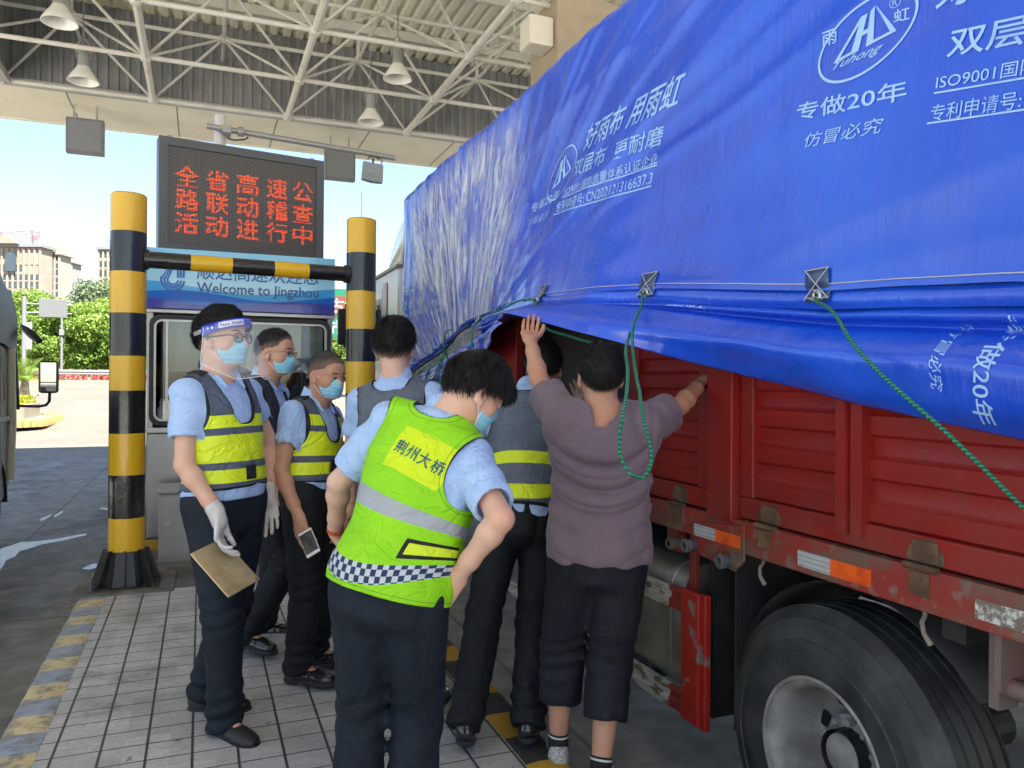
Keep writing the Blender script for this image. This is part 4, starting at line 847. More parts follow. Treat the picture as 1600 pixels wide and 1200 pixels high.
# side guard: bright red end frame and two dented, half bare rails
GT = TP - .005
MG = NT('guard_paint'); rs = MG.ramp(MG.noise(9, 7), .58, .66); MG.set(color=MG.mix(rs, (.36, .02, .014), (.20, .17, .16)), rough=.4)
gp = MB(); gp.box(GT - .004, GT + .03, 2.822, 2.95, -.012, .575); gp.box(GT + .012, GT + .045, 2.79, 2.822, -.02, .575)
gp.build('guard_post', MG.m, tr, bevel=.006)
m = NT('bare_rail_paint'); x = m.xyz(m.obj()); rd = m.math('GREATER_THAN', m.math('ADD', 3.06, m.math('MULTIPLY', m.math('SUBTRACT', m.noise(14, 3), .5), .04)), x[1])
wh = m.mix(m.ramp(m.noise(22, 7, stretch=(1, .4, 1)), .5, .6), (.45, .45, .40), (.12, .10, .07)); BRP = m.set(color=m.mix(rd, wh, (.26, .03, .022)), rough=.5)
for z_, zz in ((.515, .5), (.052, .1)):
    mb = MB(); rows = []
    for i in range(26):
        s_ = 2.90 + i * .1 * (1 if z_ < .3 else 1); dent = .012 * math.exp(-((s_ - 3.0) / .05) ** 2); sag = .006 * math.sin(s_ * 3)
        rows.append([(GT + .03, s_, z_ + .045), (GT + .004 + dent, s_, z_ + .045 + sag), (GT + dent, s_, z_ + .022 + sag), (GT + .013 + dent, s_, z_ + .014 + sag), (GT + .013 + dent, s_, z_ - .012 + sag), (GT - .001 + dent, s_, z_ - .02 + sag), (GT + .002 + dent, s_, z_ - .058), (GT + .03, s_, z_ - .06)])
    mb.grid(rows); mb.build('guard_rail_bar', BRP, tr, smooth=True, sharp=30)
MB().box(GT + .06, GT + .085, 2.93, 2.98, .46, ZR0 + .01).build('hanger', RED, tr, bevel=.003)
MB().box(GT + .05, GT + .085, 5.3, 5.36, .06, ZR0).build('hanger', RED, tr)
MB().box(GT + .02, GT + .07, 3.01, 3.10, .72, ZR0 + .01).build('hanger', RAILM, tr)
MB().lathe([(.012, .05), (.025, .05), (.03, .03), (.03, 0)], 16, Matrix.Translation((GT + .03, 3.03, .76)) @ Matrix.Rotation(R(-90), 4, 'Y')).build('pipe_socket', pm('bronze_socket', (.15, .12, .09), .5), tr, smooth=True, sharp=30)
# step pipe at the right frame edge
sp = MB(); sp.box(TP + .02, TP + .10, 1.47, 1.50, .60, ZR0 + .01); sp.box(TP + .0, TP + .10, 1.45, 1.47, .66, ZR0 - .01); sp.tube([(TP + .05, 1.48, .665), (TP + .05, .7, .665)], .028, 14)
sp.build('step_bar', pm('pinkish_bar', (.20, .11, .095), .5, (.15, .13, .12), 9), tr, smooth=True, sharp=35)
MB().tube([(TP + .03, 1.38, .64), (TP + .02, 1.38, .61), (TP + .01, 1.36, .585), (TP + .0, 1.345, .60)], .006, 6).build('rope_hook', pm('hook_iron2', (.25, .22, .2), .6), tr, smooth=True)
# wheels
TYRE = NT('tyre_rubber'); nz = TYRE.noise(6, 6); TYRE = TYRE.set(color=TYRE.mix(TYRE.ramp(nz, .35, .7), (.020, .023, .024), (.055, .062, .062)), rough=.6, normal=TYRE.bump(TYRE.noise(60, 4), .2, .003))
RIM = pm('dusty_rim', (.34, .34, .33), .5, (.22, .21, .20), 7, .35, .62, metal=.1, bump=.25, bscale=30); BLK = pm('hole_black', (.006, .006, .006), .9)
def wheel(s_, tin, sgn=1, r=.53, dual=True):
    M_ = Matrix.Translation((tin, s_, ROADZ + r)) @ Matrix.Rotation(R(90 * sgn), 4, 'Y') if sgn < 0 else Matrix.Translation((tin, s_, ROADZ + r)) @ Matrix.Rotation(R(90), 4, 'Y')
    w_ = MB(); pr = [(.282, .02), (.288, .0), (.32, -.010), (.37, -.012), (.374, -.006), (.41, -.002), (.414, -.007), (.455, .004), (.462, .012), (.486, .024), (.491, .034), (.516, .05), (.527, .062)]
    h = .062
    for i in range(4): pr += [(.530, h), (.530, h + .038), (.518, h + .041), (.518, h + .050), (.530, h + .053)]; h += .053
    pr += [(.525, h + .01), (.48, h + .03), (.44, h + .05), (.37, h + .06), (.30, h + .05)]
    w_.lathe([(a, b * sgn) for a, b in pr], 96, M_); wo = w_.build('wheel', TYRE, tr, smooth=True, sharp=32)
    # sidewall block nicks
    rm = MB(); rp = [(.284, .016), (.286, .0), (.280, -.006), (.272, -.002), (.268, .012), (.252, .022), (.240, .05), (.236, .10), (.230, .15), (.222, .19), (.205, .21), (.150, .222), (.147, .215)]
    rm.lathe([(a, b * sgn) for a, b in rp], 72, M_); ro = rm.build('rim', RIM, wo, smooth=True, sharp=35)
    dm = MB(); hub = [(.152, .216), (.140, .205), (.132, .17), (.10, .160), (.080, .155), (.074, .11), (.06, .10), (.0, .098)]
    dm.lathe([(a, b * sgn) for a, b in hub], 40, M_)
    for i in range(10):
        a = i * R(36); dm.lathe([(.0, .135 * sgn), (.012, .136 * sgn), (.016, .145 * sgn), (.016, .18 * sgn)], 6, M_ @ Matrix.Translation((.112 * math.cos(a), .112 * math.sin(a), 0)))
    dm.build('hub', RIM, ro, smooth=True, sharp=35)
    for i in range(8):
        hm = MB(); a = i * R(45) + .25; c = Vector((.187 * math.cos(a), .187 * math.sin(a), .2135 * sgn - .0015 * sgn)); rings = [(c.x + .034 * math.cos(b) , c.y + .034 * math.sin(b), c.z - .0025 * sgn) for b in [j * R(30) for j in range(12)]]
        hm.add([M_ @ Vector(q) for q in rings], [tuple(range(12))]); hm.build('vent_hole', BLK, ro)
    MB().tube([M_ @ Vector((-.235, -.04, .08 * sgn)), M_ @ Vector((-.262, -.05, .02 * sgn)), M_ @ Vector((-.275, -.052, .008 * sgn))], .006, 6).build('valve', RIM, ro, smooth=True)
    MB().lathe([(.09, .1 * sgn), (.09, .9 * sgn)], 16, M_).build('axle', FRAMEB, wo)
for s_ in (2.115, .76): wheel(s_, TP - .005); wheel(s_, TF + .005, -1)
wheel(9.15, TP + .02); wheel(9.15, TF - .02, -1)
# cab
CW = pm('cab_white', (.66, .67, .68), .25, (.6, .61, .62), 1, coat=.4); CRED = pm('cab_red', (.22, .03, .03), .3, coat=.3)
C0, C1 = 8.35, 10.55; cabs = [(C0, .62), (C0, 2.75), (C0 + .15, 2.85), (C1 - .45, 2.80), (C1 - .12, 2.2), (C1, 1.75), (C1 + .02, .7), (C1 - .1, .35), (9.75, .35), (9.72, .75), (9.4, 1.0), (8.9, 1.0), (8.55, .75), (8.5, .62)]
MYZ = Matrix(((0, 0, 1, 0), (1, 0, 0, 0), (0, 1, 0, 0), (0, 0, 0, 1)))
cab = MB().prism(cabs, TP - .02, TF + .02, MYZ).build('cab', CW, tr, bevel=.05)
df = MB(); rows = []
for i in range(13):
    u_ = i / 12; s_ = C0 + .05 + 1.45 * u_; zt_ = 2.86 + .80 * math.cos(u_ * math.pi / 2) ** .8; hw = 1.12 - .1 * u_; tc_ = (TP + TF) / 2
    rows.append([(tc_ + sg_k * hw * kx, s_, zz) for sg_k, kx, zz in ((-1, 1.06, 2.80), (-1, 1.02, 2.80 + (zt_ - 2.8) * .6), (-1, .93, 2.8 + (zt_ - 2.8) * .88), (-1, .75, zt_), (1, .75, zt_), (1, .93, 2.8 + (zt_ - 2.8) * .88), (1, 1.02, 2.80 + (zt_ - 2.8) * .6), (1, 1.06, 2.80))])
df.grid(rows); df.build('roof_deflector', CW, cab, smooth=True, sharp=50, solid=.02)
MB().box(TP - .045, TF + .045, C0 + .02, C1 - .42, 2.76, 2.80).build('roof_seam', pm('seam_amber', (.35, .24, .14), .5), cab, bevel=.008)
MB().prism([(C0 + .85, 1.75), (C0 + .85, 2.5), (C1 - .62, 2.5), (C1 - .25, 1.85), (C1 - .25, 1.75)], TP - .028, TP - .0205, MYZ).build('side_window', pm('dark_cab_glass', (.03, .035, .04), .06, spec=.8), cab)
MB().box(TP - .026, TP - .0205, C0 + .82, C1 - .2, .8, 2.6).build('door', CW, cab, bevel=.003)
MB().box(TP - .030, TP - .0265, C0 + .55, C0 + .72, 1.0, 2.66).build('side_stripe', CRED, cab)
MB().prism([(C0 + .95, 1.8), (C0 + .95, 2.45), (C1 - .66, 2.45), (C1 - .33, 1.85), (C1 - .33, 1.8)], TP - .034, TP - .0265, MYZ).build('side_window', pm('dark_cab_glass2', (.03, .035, .04), .06, spec=.8), cab)
mr = MB(); mr.tube([(TP - .03, C1 - .35, 2.5), (TP - .25, C1 - .2, 2.52), (TP - .27, C1 - .2, 1.95), (TP - .03, C1 - .3, 1.9)], .016, 8); mr.build('mirror_arm', FRAMEB, cab, smooth=True)
MB().box(TP - .36, TP - .18, C1 - .26, C1 - .14, 1.98, 2.46).build('mirror', FRAMEB, cab, bevel=.03)
MB().tube([(TP - .05, C1 - .55, 2.45), (TP - .10, C1 - .5, 3.1), (TP - .13, C1 - .6, 3.95)], [.008, .005, .003], 6).build('aerial', FRAMEB, cab, smooth=True)
MB().box(TP + .1, TF - .1, C1 - .02, C1 + .1, .3, .7).build('bumper', CW, cab, bevel=.03)
# ================================================================== BLUE TARPAULIN
def lerp_knots(K, x):
    if x <= K[0][0]: return K[0][1]
    for (a, va), (b, vb) in zip(K, K[1:]):
        if x <= b:
            u_ = (x - a) / (b - a); u_ = u_ * u_ * (3 - 2 * u_) * .5 + u_ * .5; return va + (vb - va) * u_
    return K[-1][1]
def z_at(px, py, t, s):                     # height of the sight line through (px, py) over the point (t, s)
    X, Y = CA * t - SA * s, SA * t + CA * s; return EYE + uv(px, py)[1] * Y
SEAM_T = [(-1.7, 1.96), (1.3, 1.96), (2.1, 1.94), (2.8, 1.86), (3.4, 1.78), (4.2, 1.84), (5.2, 1.96), (6.0, 2.0), (8.05, 2.02)]
SEAM_PX = [(640, 581), (669, 561), (700, 538), (730, 508), (752, 496), (800, 477), (850, 464), (940, 455), (1040, 451), (1290, 455), (1440, 447), (1600, 441), (1900, 430)]
def pxof(t, s): 
    X, Y = CA * t - SA * s, SA * t + CA * s; return 800 + X / Y * FPX
def seam(s):
    t = lerp_knots(SEAM_T, s)
    if s < 1.3: return t, 1.755 + .02 * (s - 1.3) * 0
    px = pxof(t, s); return t, z_at(px, lerp_knots(SEAM_PX, px), t, s)
EDGE_T = [(-1.7, 1.95), (1.4, 1.93), (2.1, 1.93), (2.45, 1.88), (2.75, 1.72), (3.05, 1.47), (3.3, 1.31), (3.55, 1.37), (4.2, 1.60), (5.0, 1.80), (6.0, 1.93), (8.05, 2.0)]
EDGE_P = [(1.4, 1563, 684), (1.8, 1371, 648), (2.13, 1251, 615), (2.45, 1130, 579), (2.75, 1020, 553), (3.05, 885, 518), (3.3, 791, 490), (3.55, 812, 497)]
EDGE_PX = [(760, 486), (791, 489), (830, 499), (960, 534), (1130, 579), (1350, 634), (1600, 690), (1700, 712)]
EDGE_ZL = [(3.55, z_at(812, 497, 1.37, 3.55)), (4.2, 1.83), (5.0, 1.72), (6.0, 1.55), (6.8, 1.47), (8.05, 1.36)]
def edge_z(s):
    if s >= 3.5: return lerp_knots(EDGE_ZL, s)
    if s < 1.3: return edge_z(1.3) - .02 * (1.3 - s)
    t = lerp_knots(EDGE_T, s); px = pxof(t, s); K = EDGE_PX
    py = np.interp(px, [k[0] for k in K], [k[1] for k in K]); return z_at(px, float(py), t, s)
def n1(x, seed=0.0):                        # smooth 1-D noise
    i = np.floor(x); f = x - i; f = f * f * (3 - 2 * f); h = lambda k: np.mod(np.sin(k * 127.1 + seed * 311.7) * 43758.5453, 1.0); return h(i) * (1 - f) + h(i + 1) * f
def ridge(x, seed=0.0): return 1 - np.abs(2 * n1(x, seed) - 1)
def side_disp(s, z, zs):                    # wrinkles of the hanging side (positive = outward, towards the island)
    h = np.clip((z - zs) / 1.5, 0, 1.2)
    ps, pz = 5.6, zs - .25
    th = np.arctan2(s - ps, np.maximum(z - pz, .02)); rr = np.hypot(s - ps, z - pz)
    # strong tension pleats fanning from where the cloth is gathered, left part crumpled
    left = 1 / (1 + np.exp(-(s - 5.0) * 3.0)); d = 0
    d = d + left * (.030 * ridge(s * 5.2 + .8 * n1(z * 1.5, 3), 1) ** 2 + .018 * ridge(s * 11 + 1.2 * n1(z * 2.2, 4), 2) ** 2) * (1 - .3 * h)
    fan = np.exp(-((th + .9) / .55) ** 2) * np.clip(rr / .6, 0, 1); d = d + fan * (.030 * ridge(th * 9, 5) ** 1.5 + .012 * ridge(th * 23 + .7 * n1(rr * 1.2, 7), 6) ** 2) * (1 - left * .5)
    d = d + (1 - left) * (.014 * n1(s * 1.3 + z * .9, 8) + .008 * ridge(s * 2.2 - z * 1.3 + .6 * n1(z * 2, 9), 10) ** 2)
    d = d + (1 - left) * .010 * ridge(z * 2.4 + s * .25 + .4 * n1(s * 1.1, 11), 12) ** 3 + .012 * np.sin(s * 1.1) + .02 * np.exp(-((z - 3.0) / .35) ** 2) * np.sin(s * 2.1 + .6)
    return d
ZT = 3.50
def tarp_point(s, z):                       # outside surface at (s, z) above the seam
    ts, zs = seam(s); k = np.clip((z - zs) / .9, 0, 1); k = 1 - (1 - k) ** 2
    t = ts + (TP - .06 - ts) * k; return t - float(side_disp(np.float64(s), np.float64(z), np.float64(zs)))
m = NT('blue_tarpaulin'); x = m.xyz(m.obj()); S, Z = x[1], x[2]
wv = m.noise(160, 2, stretch=(1, 1, .3))
leftk = m.ramp(S, 4.6, 5.6)
cr = m.n('ShaderNodeTexVoronoi', feature='DISTANCE_TO_EDGE'); mp = m.n('ShaderNodeMapping'); mp.inputs['Scale'].default_value = (1, 1.0, .22)
ds = m.n('ShaderNodeVectorMath', operation='MULTIPLY_ADD'); nzc = m.n('ShaderNodeTexNoise'); nzc.inputs['Scale'].default_value = 5; m.t.links.new(m.obj(), nzc.inputs['Vector']); m.put(ds.inputs[0], nzc.outputs[1]); ds.inputs[1].default_value = (.12, .12, .5); m.put(ds.inputs[2], m.obj())
m.t.links.new(ds.outputs[0], mp.inputs[0]); m.t.links.new(mp.outputs[0], cr.inputs['Vector']); cr.inputs['Scale'].default_value = 11
crum = m.ramp(cr.outputs['Distance'], 0, .25)
ps_ = m.noise(7, 4, stretch=(1, 1.2, .12), dist=.3); soft = m.noise(2.2, 3, stretch=(1, 1, .5))
fine = m.noise(24, 4, stretch=(1, 1, .35), dist=.8)
hgt = m.math('ADD', m.math('MULTIPLY', crum, m.math('MULTIPLY', leftk, .15)), m.math('ADD', m.math('MULTIPLY', ps_, m.math('MULTIPLY_ADD', leftk, 1.1, .18)), m.math('MULTIPLY', fine, m.math('MULTIPLY_ADD', leftk, .22, .05))))
b1 = m.bump(hgt, 1.0, .05); b2_ = m.bump(wv, .06, .002, normal=b1); b3 = m.bump(soft, .35, .05, normal=b2_)
c = m.mix(m.ramp(m.noise(1.2, 4), .3, .7), (.006, .066, .60), (.010, .098, .72)); dust = m.ramp(m.noise(3.5, 7, stretch=(1, 1, .6)), .5, .75)
c = m.mix(m.math('MULTIPLY', dust, .07), c, (.20, .24, .45))
m.set(color=c, rough=m.math('SUBTRACT', m.math('MULTIPLY_ADD', m.noise(6, 4), .14, .22), m.math('MULTIPLY', leftk, .08)), normal=b3, coat=.5, coatr=.10, sheen=0.0, spec=.6); TARP = m.m
ta = thing('tarpaulin', 'huge shiny blue tarpaulin with pale printing, draped over the truck load, hem lifted', 'tarpaulin')
# sheet: rows run from the far side over the top, down to the seam ; columns along the truck
cols = []; s = -1.75
while s < 7.90:
    cols.append(s); s += .022 if s > 4.6 else .035
cols = np.array(cols); nz_ = 74; rows = []
zs_ = np.array([seam(float(s))[1] for s in cols])
TFAR = TF + .02
for q in range(8): rows.append([(TFAR + .02, s, 1.5 + (ZT - .12 - 1.5) * q / 7) for s in cols])
for q in range(1, 16):
    u_ = q / 16; t_ = TFAR + (TP - TFAR) * u_; rows.append([(t_, s, ZT + .03 * math.sin(s * 1.9 + t_ * 2) + .10 * math.sin(math.pi * u_) - (.10 if q in (1, 15) else 0) * .4) for s in cols])
for q in range(nz_ + 1):
    u_ = q / nz_; r_ = []
    for i, s in enumerate(cols):
        z = ZT - .02 - (ZT - .02 - zs_[i]) * u_; t_ = tarp_point(float(s), z)
        if u_ < .06: t_ += .10 * (1 - u_ / .06) ** 2; 
        r_.append((t_, s, z))
    rows.append(r_)
top_side_rows = len(rows)
SIDE = np.array(rows[-(nz_ + 1):])
main = MB().grid(rows).build('cover_sheet', TARP, ta, smooth=True, sharp=180)
# front drop of the sheet
fr_ = MB(); rr2 = []
for q in range(30):
    z = ZT - .05 - (ZT - 1.4) * q / 29; rr2.append([(TP - .03 + (TFAR - TP) * j / 30, 7.89 + .03 * math.sin(j * 1.7 + z * 2), z) for j in range(31)])
fr_.grid(rr2); fr_.build('front_drop', TARP, ta, smooth=True)
# hem band and hanging flap
def hem_pt(s, v):                           # v 0..1 across the doubled hem under the seam
    ts, zs = seam(s); zz = zs - .062 * v; return (ts - .012 - .012 * math.sin(math.pi * v) + .004 * math.sin(s * 9) , s, zz)
hb = MB(); hb.grid([[hem_pt(float(s), v) for s in cols] for v in (0, .12, .5, .88, 1.0)]); hb.build('hem_band', TARP, ta, smooth=True)
fl = MB(); NV = 46; frs = []
for k in range(NV + 1):
    v = k / NV; row = []
    for s in cols:
        s = float(s); ts, zs = seam(s); z0 = zs - .058; te, ze = lerp_knots(EDGE_T, s), edge_z(s); z0 = max(z0, ze + .012)
        gather = math.exp(-((s - 3.35) / 1.0) ** 2)
        t_ = ts + .012 * (1 - gather) + (te - ts) * v ** (1.25 - .35 * gather); zz = z0 + (ze - z0) * (v ** (1.0 + .25 * gather))
        bulge = -math.sin(math.pi * min(1, max(0, (v - .18) / .82))) * .085 * (1 - .5 * gather) - .035 * math.exp(-((v - .09) / .06) ** 2) * (1 - .4 * gather)
        cre = .034 * math.exp(-((v - .19) / .035) ** 2) * (1 - .3 * gather)
        fan = 0
        if s > 3.3: fan = .018 * math.sin(v * 15 + (s - 3.3) * 1.2) * min(1, (s - 3.3) / .8)
        elif s > 1.0: fan = -.012 * math.sin(v * 12 - s * 2.2)
        wr = .006 * math.sin(s * 7 + v * 5) + .004 * math.sin(s * 17 - v * 9)
        row.append((t_ + bulge + cre + fan * v * (1 - v) * 3 + wr * v, s, zz))
    frs.append(row)
fl.grid(frs); FLAPROWS = frs; fl.build('hanging_flap', TARP, ta, smooth=True, sharp=180, solid=.003)
# stitching line
THR = pm('pale_thread', (.50, .50, .52), .7)
stp = MB(); stp.tube([(tarp_point(float(s), seam(float(s))[1] + .022) - .004, float(s), seam(float(s))[1] + .022) for s in cols[::2]], .0022, 5); stp.build('stitching', THR, ta, smooth=True)
# printing
PRT = pm('pale_blue_print', (.36, .58, .92), .35, (.25, .46, .86), 8, .5, .75); PRT2 = PRT
def sub_mesh(vs, fs, maxlen):
    bm = bmesh.new(); V = [bm.verts.new((x_, y_, 0)) for x_, y_ in vs]
    for f in fs:
        try: bm.faces.new([V[i] for i in f])
        except ValueError: pass
    for _ in range(4):
        es = [e for e in bm.edges if e.calc_length() > maxlen]
        if not es: break
        bmesh.ops.subdivide_edges(bm, edges=es, cuts=1); bmesh.ops.triangulate(bm, faces=[f for f in bm.faces if len(f.verts) > 3])
    bm.verts.index_update(); bm.verts.ensure_lookup_table(); out = [tuple(v.co[:2]) for v in bm.verts]; ff = [tuple(v.index for v in f.verts) for f in bm.faces]; bm.free(); return out, ff
def printed(s_, q0, q1, q3, bold=.0, slant=0.0, name='printed_text', maxlen=.03, surf=None, geom=None):
    # q0 lower left, q1 lower right, q3 upper left as (s, z) on the cloth
    vs, fs = geom if geom else text_fit(s_, bold, slant); a = Vector(q0); bx = Vector(q1) - a; by = Vector(q3) - a
    vs = [tuple(a + bx * x_ + by * y_) for x_, y_ in vs]; vs, fs = sub_mesh(vs, fs, maxlen)
    P = [(surf(u_, w_) if surf else grid_pt(u_, w_)) for u_, w_ in vs]
    return MB().add(P, fs).build(name, PRT, ta)
def grid_pt(s_, z_, lift=.003):
    i = int(min(max(np.searchsorted(cols, s_) - 1, 0), len(cols) - 2)); f = (s_ - cols[i]) / (cols[i + 1] - cols[i])
    zc = SIDE[:, i, 2] * (1 - f) + SIDE[:, i + 1, 2] * f; tc_ = SIDE[:, i, 0] * (1 - f) + SIDE[:, i + 1, 0] * f
    return (float(np.interp(z_, zc[::-1], tc_[::-1])) - lift, s_, z_)
def pc(*pts): return [side(px, py, TP - .05) for px, py in pts]
def logo(pc0, ax, ay):                      # ellipse with an H between two slanted triangles
    vs = []; fs = []
    def poly(o, i):
        b = len(vs); n = len(o); vs.extend(o); vs.extend(i); fs.extend([(b + k, b + (k + 1) % n, b + n + (k + 1) % n) for k in range(n)] + [(b + k, b + n + (k + 1) % n, b + n + k) for k in range(n)])
    A = [i * math.pi / 24 for i in range(48)]; poly([(math.cos(a), math.sin(a)) for a in A], [(.95 * math.cos(a), .93 * math.sin(a)) for a in A])
    def quad(*p): b = len(vs); vs.extend(p); fs.extend([(b, b + 1, b + 2), (b, b + 2, b + 3)])
    # left triangle
    quad((-.62, -.28), (-.52, -.28), (-.06, .62), (-.13, .62)); quad((-.62, -.28), (-.16, -.28), (-.16, -.20), (-.55, -.20)); quad((-.25, -.28), (-.08, -.28), (-.0, .62), (-.13, .62))
    quad((-.10, .08), (.14, .08), (.14, .20), (-.10, .20))
    quad((.07, -.28), (.22, -.28), (.13, .72), (.05, .62)); quad((.13, .72), (.20, .62), (.66, -.28), (.56, -.28)); quad((.14, -.28), (.66, -.28), (.58, -.20), (.14, -.20))
    return [(x_, y_) for x_, y_ in vs], fs
def corner(px0, py0, px1, py1, px3, py3): return pc((px0, py0), (px1, py1), (px3, py3))
# big badge near the top right : centre, right end and top of the ellipse
cpt, rpt, upt = [Vector(v) for v in pc((1368, 63), (1452, 18), (1376, 1))]
printed('', cpt, cpt + (rpt - cpt) * 1.0, cpt + (upt - cpt), geom=logo(0, 0, 0), name='printed_badge')
printed('雨', *corner(1302, 78, 1325, 70, 1303, 55), bold=.01); printed('虹', *corner(1414, 40, 1439, 34, 1414, 20), bold=.01)
printed('Yuhong', *corner(1318, 118, 1396, 88, 1322, 100), slant=.5, bold=.008)
rg_ = [(math.cos(a * math.pi / 10), math.sin(a * math.pi / 10)) for a in range(20)]; rn = [(.86 * a, .86 * b) for a, b in rg_]
cp2, rp2, up2 = [Vector(v) for v in pc((1415, 8), (1424, 6), (1416, -1))]
printed('', cp2, rp2, up2, geom=(rg_ + rn, [(k, (k + 1) % 20, 20 + (k + 1) % 20) for k in range(20)] + [(k, 20 + (k + 1) % 20, 20 + k) for k in range(20)]), name='printed_mark'); printed('R', *corner(1411, 14, 1419, 12, 1411, 3), bold=.01)
printed('专做20年', *corner(1262, 193, 1435, 160, 1264, 165), bold=.009)
printed('仿冒必究', *corner(1275, 234, 1398, 210, 1277, 212), slant=.2)
printed('双层布', *corner(1496, 95, 1690, 60, 1505, 50), bold=.01)
printed('好雨布', *corner(1478, 20, 1720, -30, 1492, -52), bold=.010, slant=.3)
printed('ISO9001国际质量体系认证企业', *corner(1480, 144, 1975, 60, 1483, 121)); printed('专利申请号: CN202121316637.3', *corner(1472, 194, 1940, 125, 1475, 168))
def rule(px0, py0, px1, py1, th=3):
    a, b, c_ = corner(px0, py0, px1, py1, px0, py0 - th); g_ = [(i / 24, j) for j in (0, 1) for i in range(25)]
    printed('', a, b, c_, geom=(g_, [(i, i + 1, 26 + i) for i in range(24)] + [(i, 26 + i, 25 + i) for i in range(24)]), name='printed_rule')
rule(1478, 151, 1980, 66); rule(1468, 198, 1940, 132)
# middle repeat
printed('用雨虹', *corner(990, 205, 1078, 165, 1000, 158), bold=.010, slant=.3); printed('好雨布', *corner(918, 238, 985, 205, 925, 198), bold=.010, slant=.3)
printed('更耐磨', *corner(972, 253, 1047, 228, 977, 224), bold=.008); printed('双层布', *corner(903, 280, 958, 258, 906, 252), bold=.008)
printed('ISO9001国际质量体系认证企业', *corner(889, 309, 1043, 258, 890, 294), bold=.008); printed('专利申请号: CN202121316637.3', *corner(880, 335, 1036, 290, 881, 317), bold=.008)
rule(889, 311, 1043, 261, 2); rule(878, 338, 1036, 294, 2)
cpt, rpt, upt = [Vector(v) for v in pc((884, 272), (908, 245), (888, 236))]
printed('', cpt, rpt, upt, geom=logo(0, 0, 0), name='printed_badge')
printed('专做20年', *corner(836, 335, 880, 312, 838, 319), bold=.008); printed('仿冒必究', *corner(832, 355, 866, 341, 834, 343), slant=.2)
# far repeat
printed('雨花布', *corner(637, 466, 668, 452, 638, 449), bold=.008); printed('双层布', *corner(632, 487, 664, 476, 632, 476), bold=.01); printed('ISO9001国际质量体系认证', *corner(633, 500, 672, 488, 633, 492))
cpt, rpt, upt = [Vector(v) for v in pc((692, 443), (703, 440), (693, 424))]
printed('', cpt, rpt, upt, geom=logo(0, 0, 0), name='printed_badge'); printed('专做20年', *corner(676, 480, 706, 472, 677, 469), bold=.008); printed('仿冒必究', *corner(676, 493, 703, 486, 677, 485), slant=.2)
printed('好雨布', *corner(770, 372, 808, 348, 774, 352), bold=.008, slant=.3)
# writing on the flap, turned on its side
FR = np.array(FLAPROWS)                     # (v, s, 3)
def flap_pt(sx, v):
    i = min(max(np.searchsorted(cols, sx) - 1, 0), len(cols) - 2); f = (sx - cols[i]) / (cols[i + 1] - cols[i]); j = min(int(v * NV), NV - 1); g_ = v * NV - j
    p = (FR[j, i] * (1 - f) + FR[j, i + 1] * f) * (1 - g_) + (FR[j + 1, i] * (1 - f) + FR[j + 1, i + 1] * f) * g_; return (p[0] - .0040, p[1], p[2])
printed('专做20年', (1.405, .08), (1.440, .93), (1.345, .08), bold=.009, surf=flap_pt, maxlen=.04)
printed('仿冒必究', (1.545, .14), (1.555, .72), (1.505, .14), surf=flap_pt, maxlen=.04, slant=.2)
printed('雨虹', (2.78, .04), (2.55, .04), (2.78, .115), surf=flap_pt, bold=.01); printed('年', (3.0, .05), (2.90, .05), (3.0, .13), surf=flap_pt, bold=.01)
# eyelet patches with stitched crosses and brass rings
PATCH = pm('patch_vinyl', (.016, .045, .14), .3, (.05, .09, .17), 20, coat=.3); RING = pm('eyelet_metal', (.5, .49, .47), .3, metal=.9)
EYE_S = []
for px, py in ((752, 496), (845, 462), (1016, 450), (1288, 445), (1800, 430)):
    best = min((abs(pxof(*((lambda q: (q[0], s_))(seam(s_)))) - px), s_) for s_ in np.arange(.6, 7, .01)); EYE_S.append(float(best[1]))
eyes = []
for s_ in EYE_S:
    ts, zs = seam(s_); h = .052; n = 6
    def pp(ds, dz): z = zs + .02 + dz; return ((tarp_point(s_ + ds, z) if z > zs else hem_pt(s_ + ds, (zs - z) / .062)[0]) - .007, s_ + ds, z)
    pt_ = MB().grid([[pp(-h + 2 * h * i / n, h - 2 * h * 1.05 * j / n) for i in range(n + 1)] for j in range(n + 1)]).build('eyelet_patch', PATCH, ta, smooth=True, solid=.002)
    e = Vector(pp(0, -.035)); e.x -= .003
    MB().lathe([(.010, 0), (.010, .004), (.014, .006), (.020, .004), (.021, 0)], 24, Matrix.Translation(e) @ Matrix.Rotation(R(-90), 4, 'Y')).build('eyelet', RING, pt_, smooth=True)
    th_ = MB()
    def off(ds, dz): p = pp(ds, dz); return (p[0] - .004, p[1], p[2])
    for a, b in (((h, h), (-h, h)), ((h, h), (-h, -h * .95)), ((-h, h), (h * 1.1, -h * .9)), ((h * .9, -h * .8), (-h, -h * .9)), ((h * .5, -h * .9), (-h * .1, -h * 1.1)), ((.2 * h, -.3 * h), (-.5 * h, -h))): th_.tube([off(*a), off((a[0] + b[0]) / 2, (a[1] + b[1]) / 2), off(*b)], .0018, 5)
    th_.build('cross_stitch', THR, pt_, smooth=True); eyes.append(e)
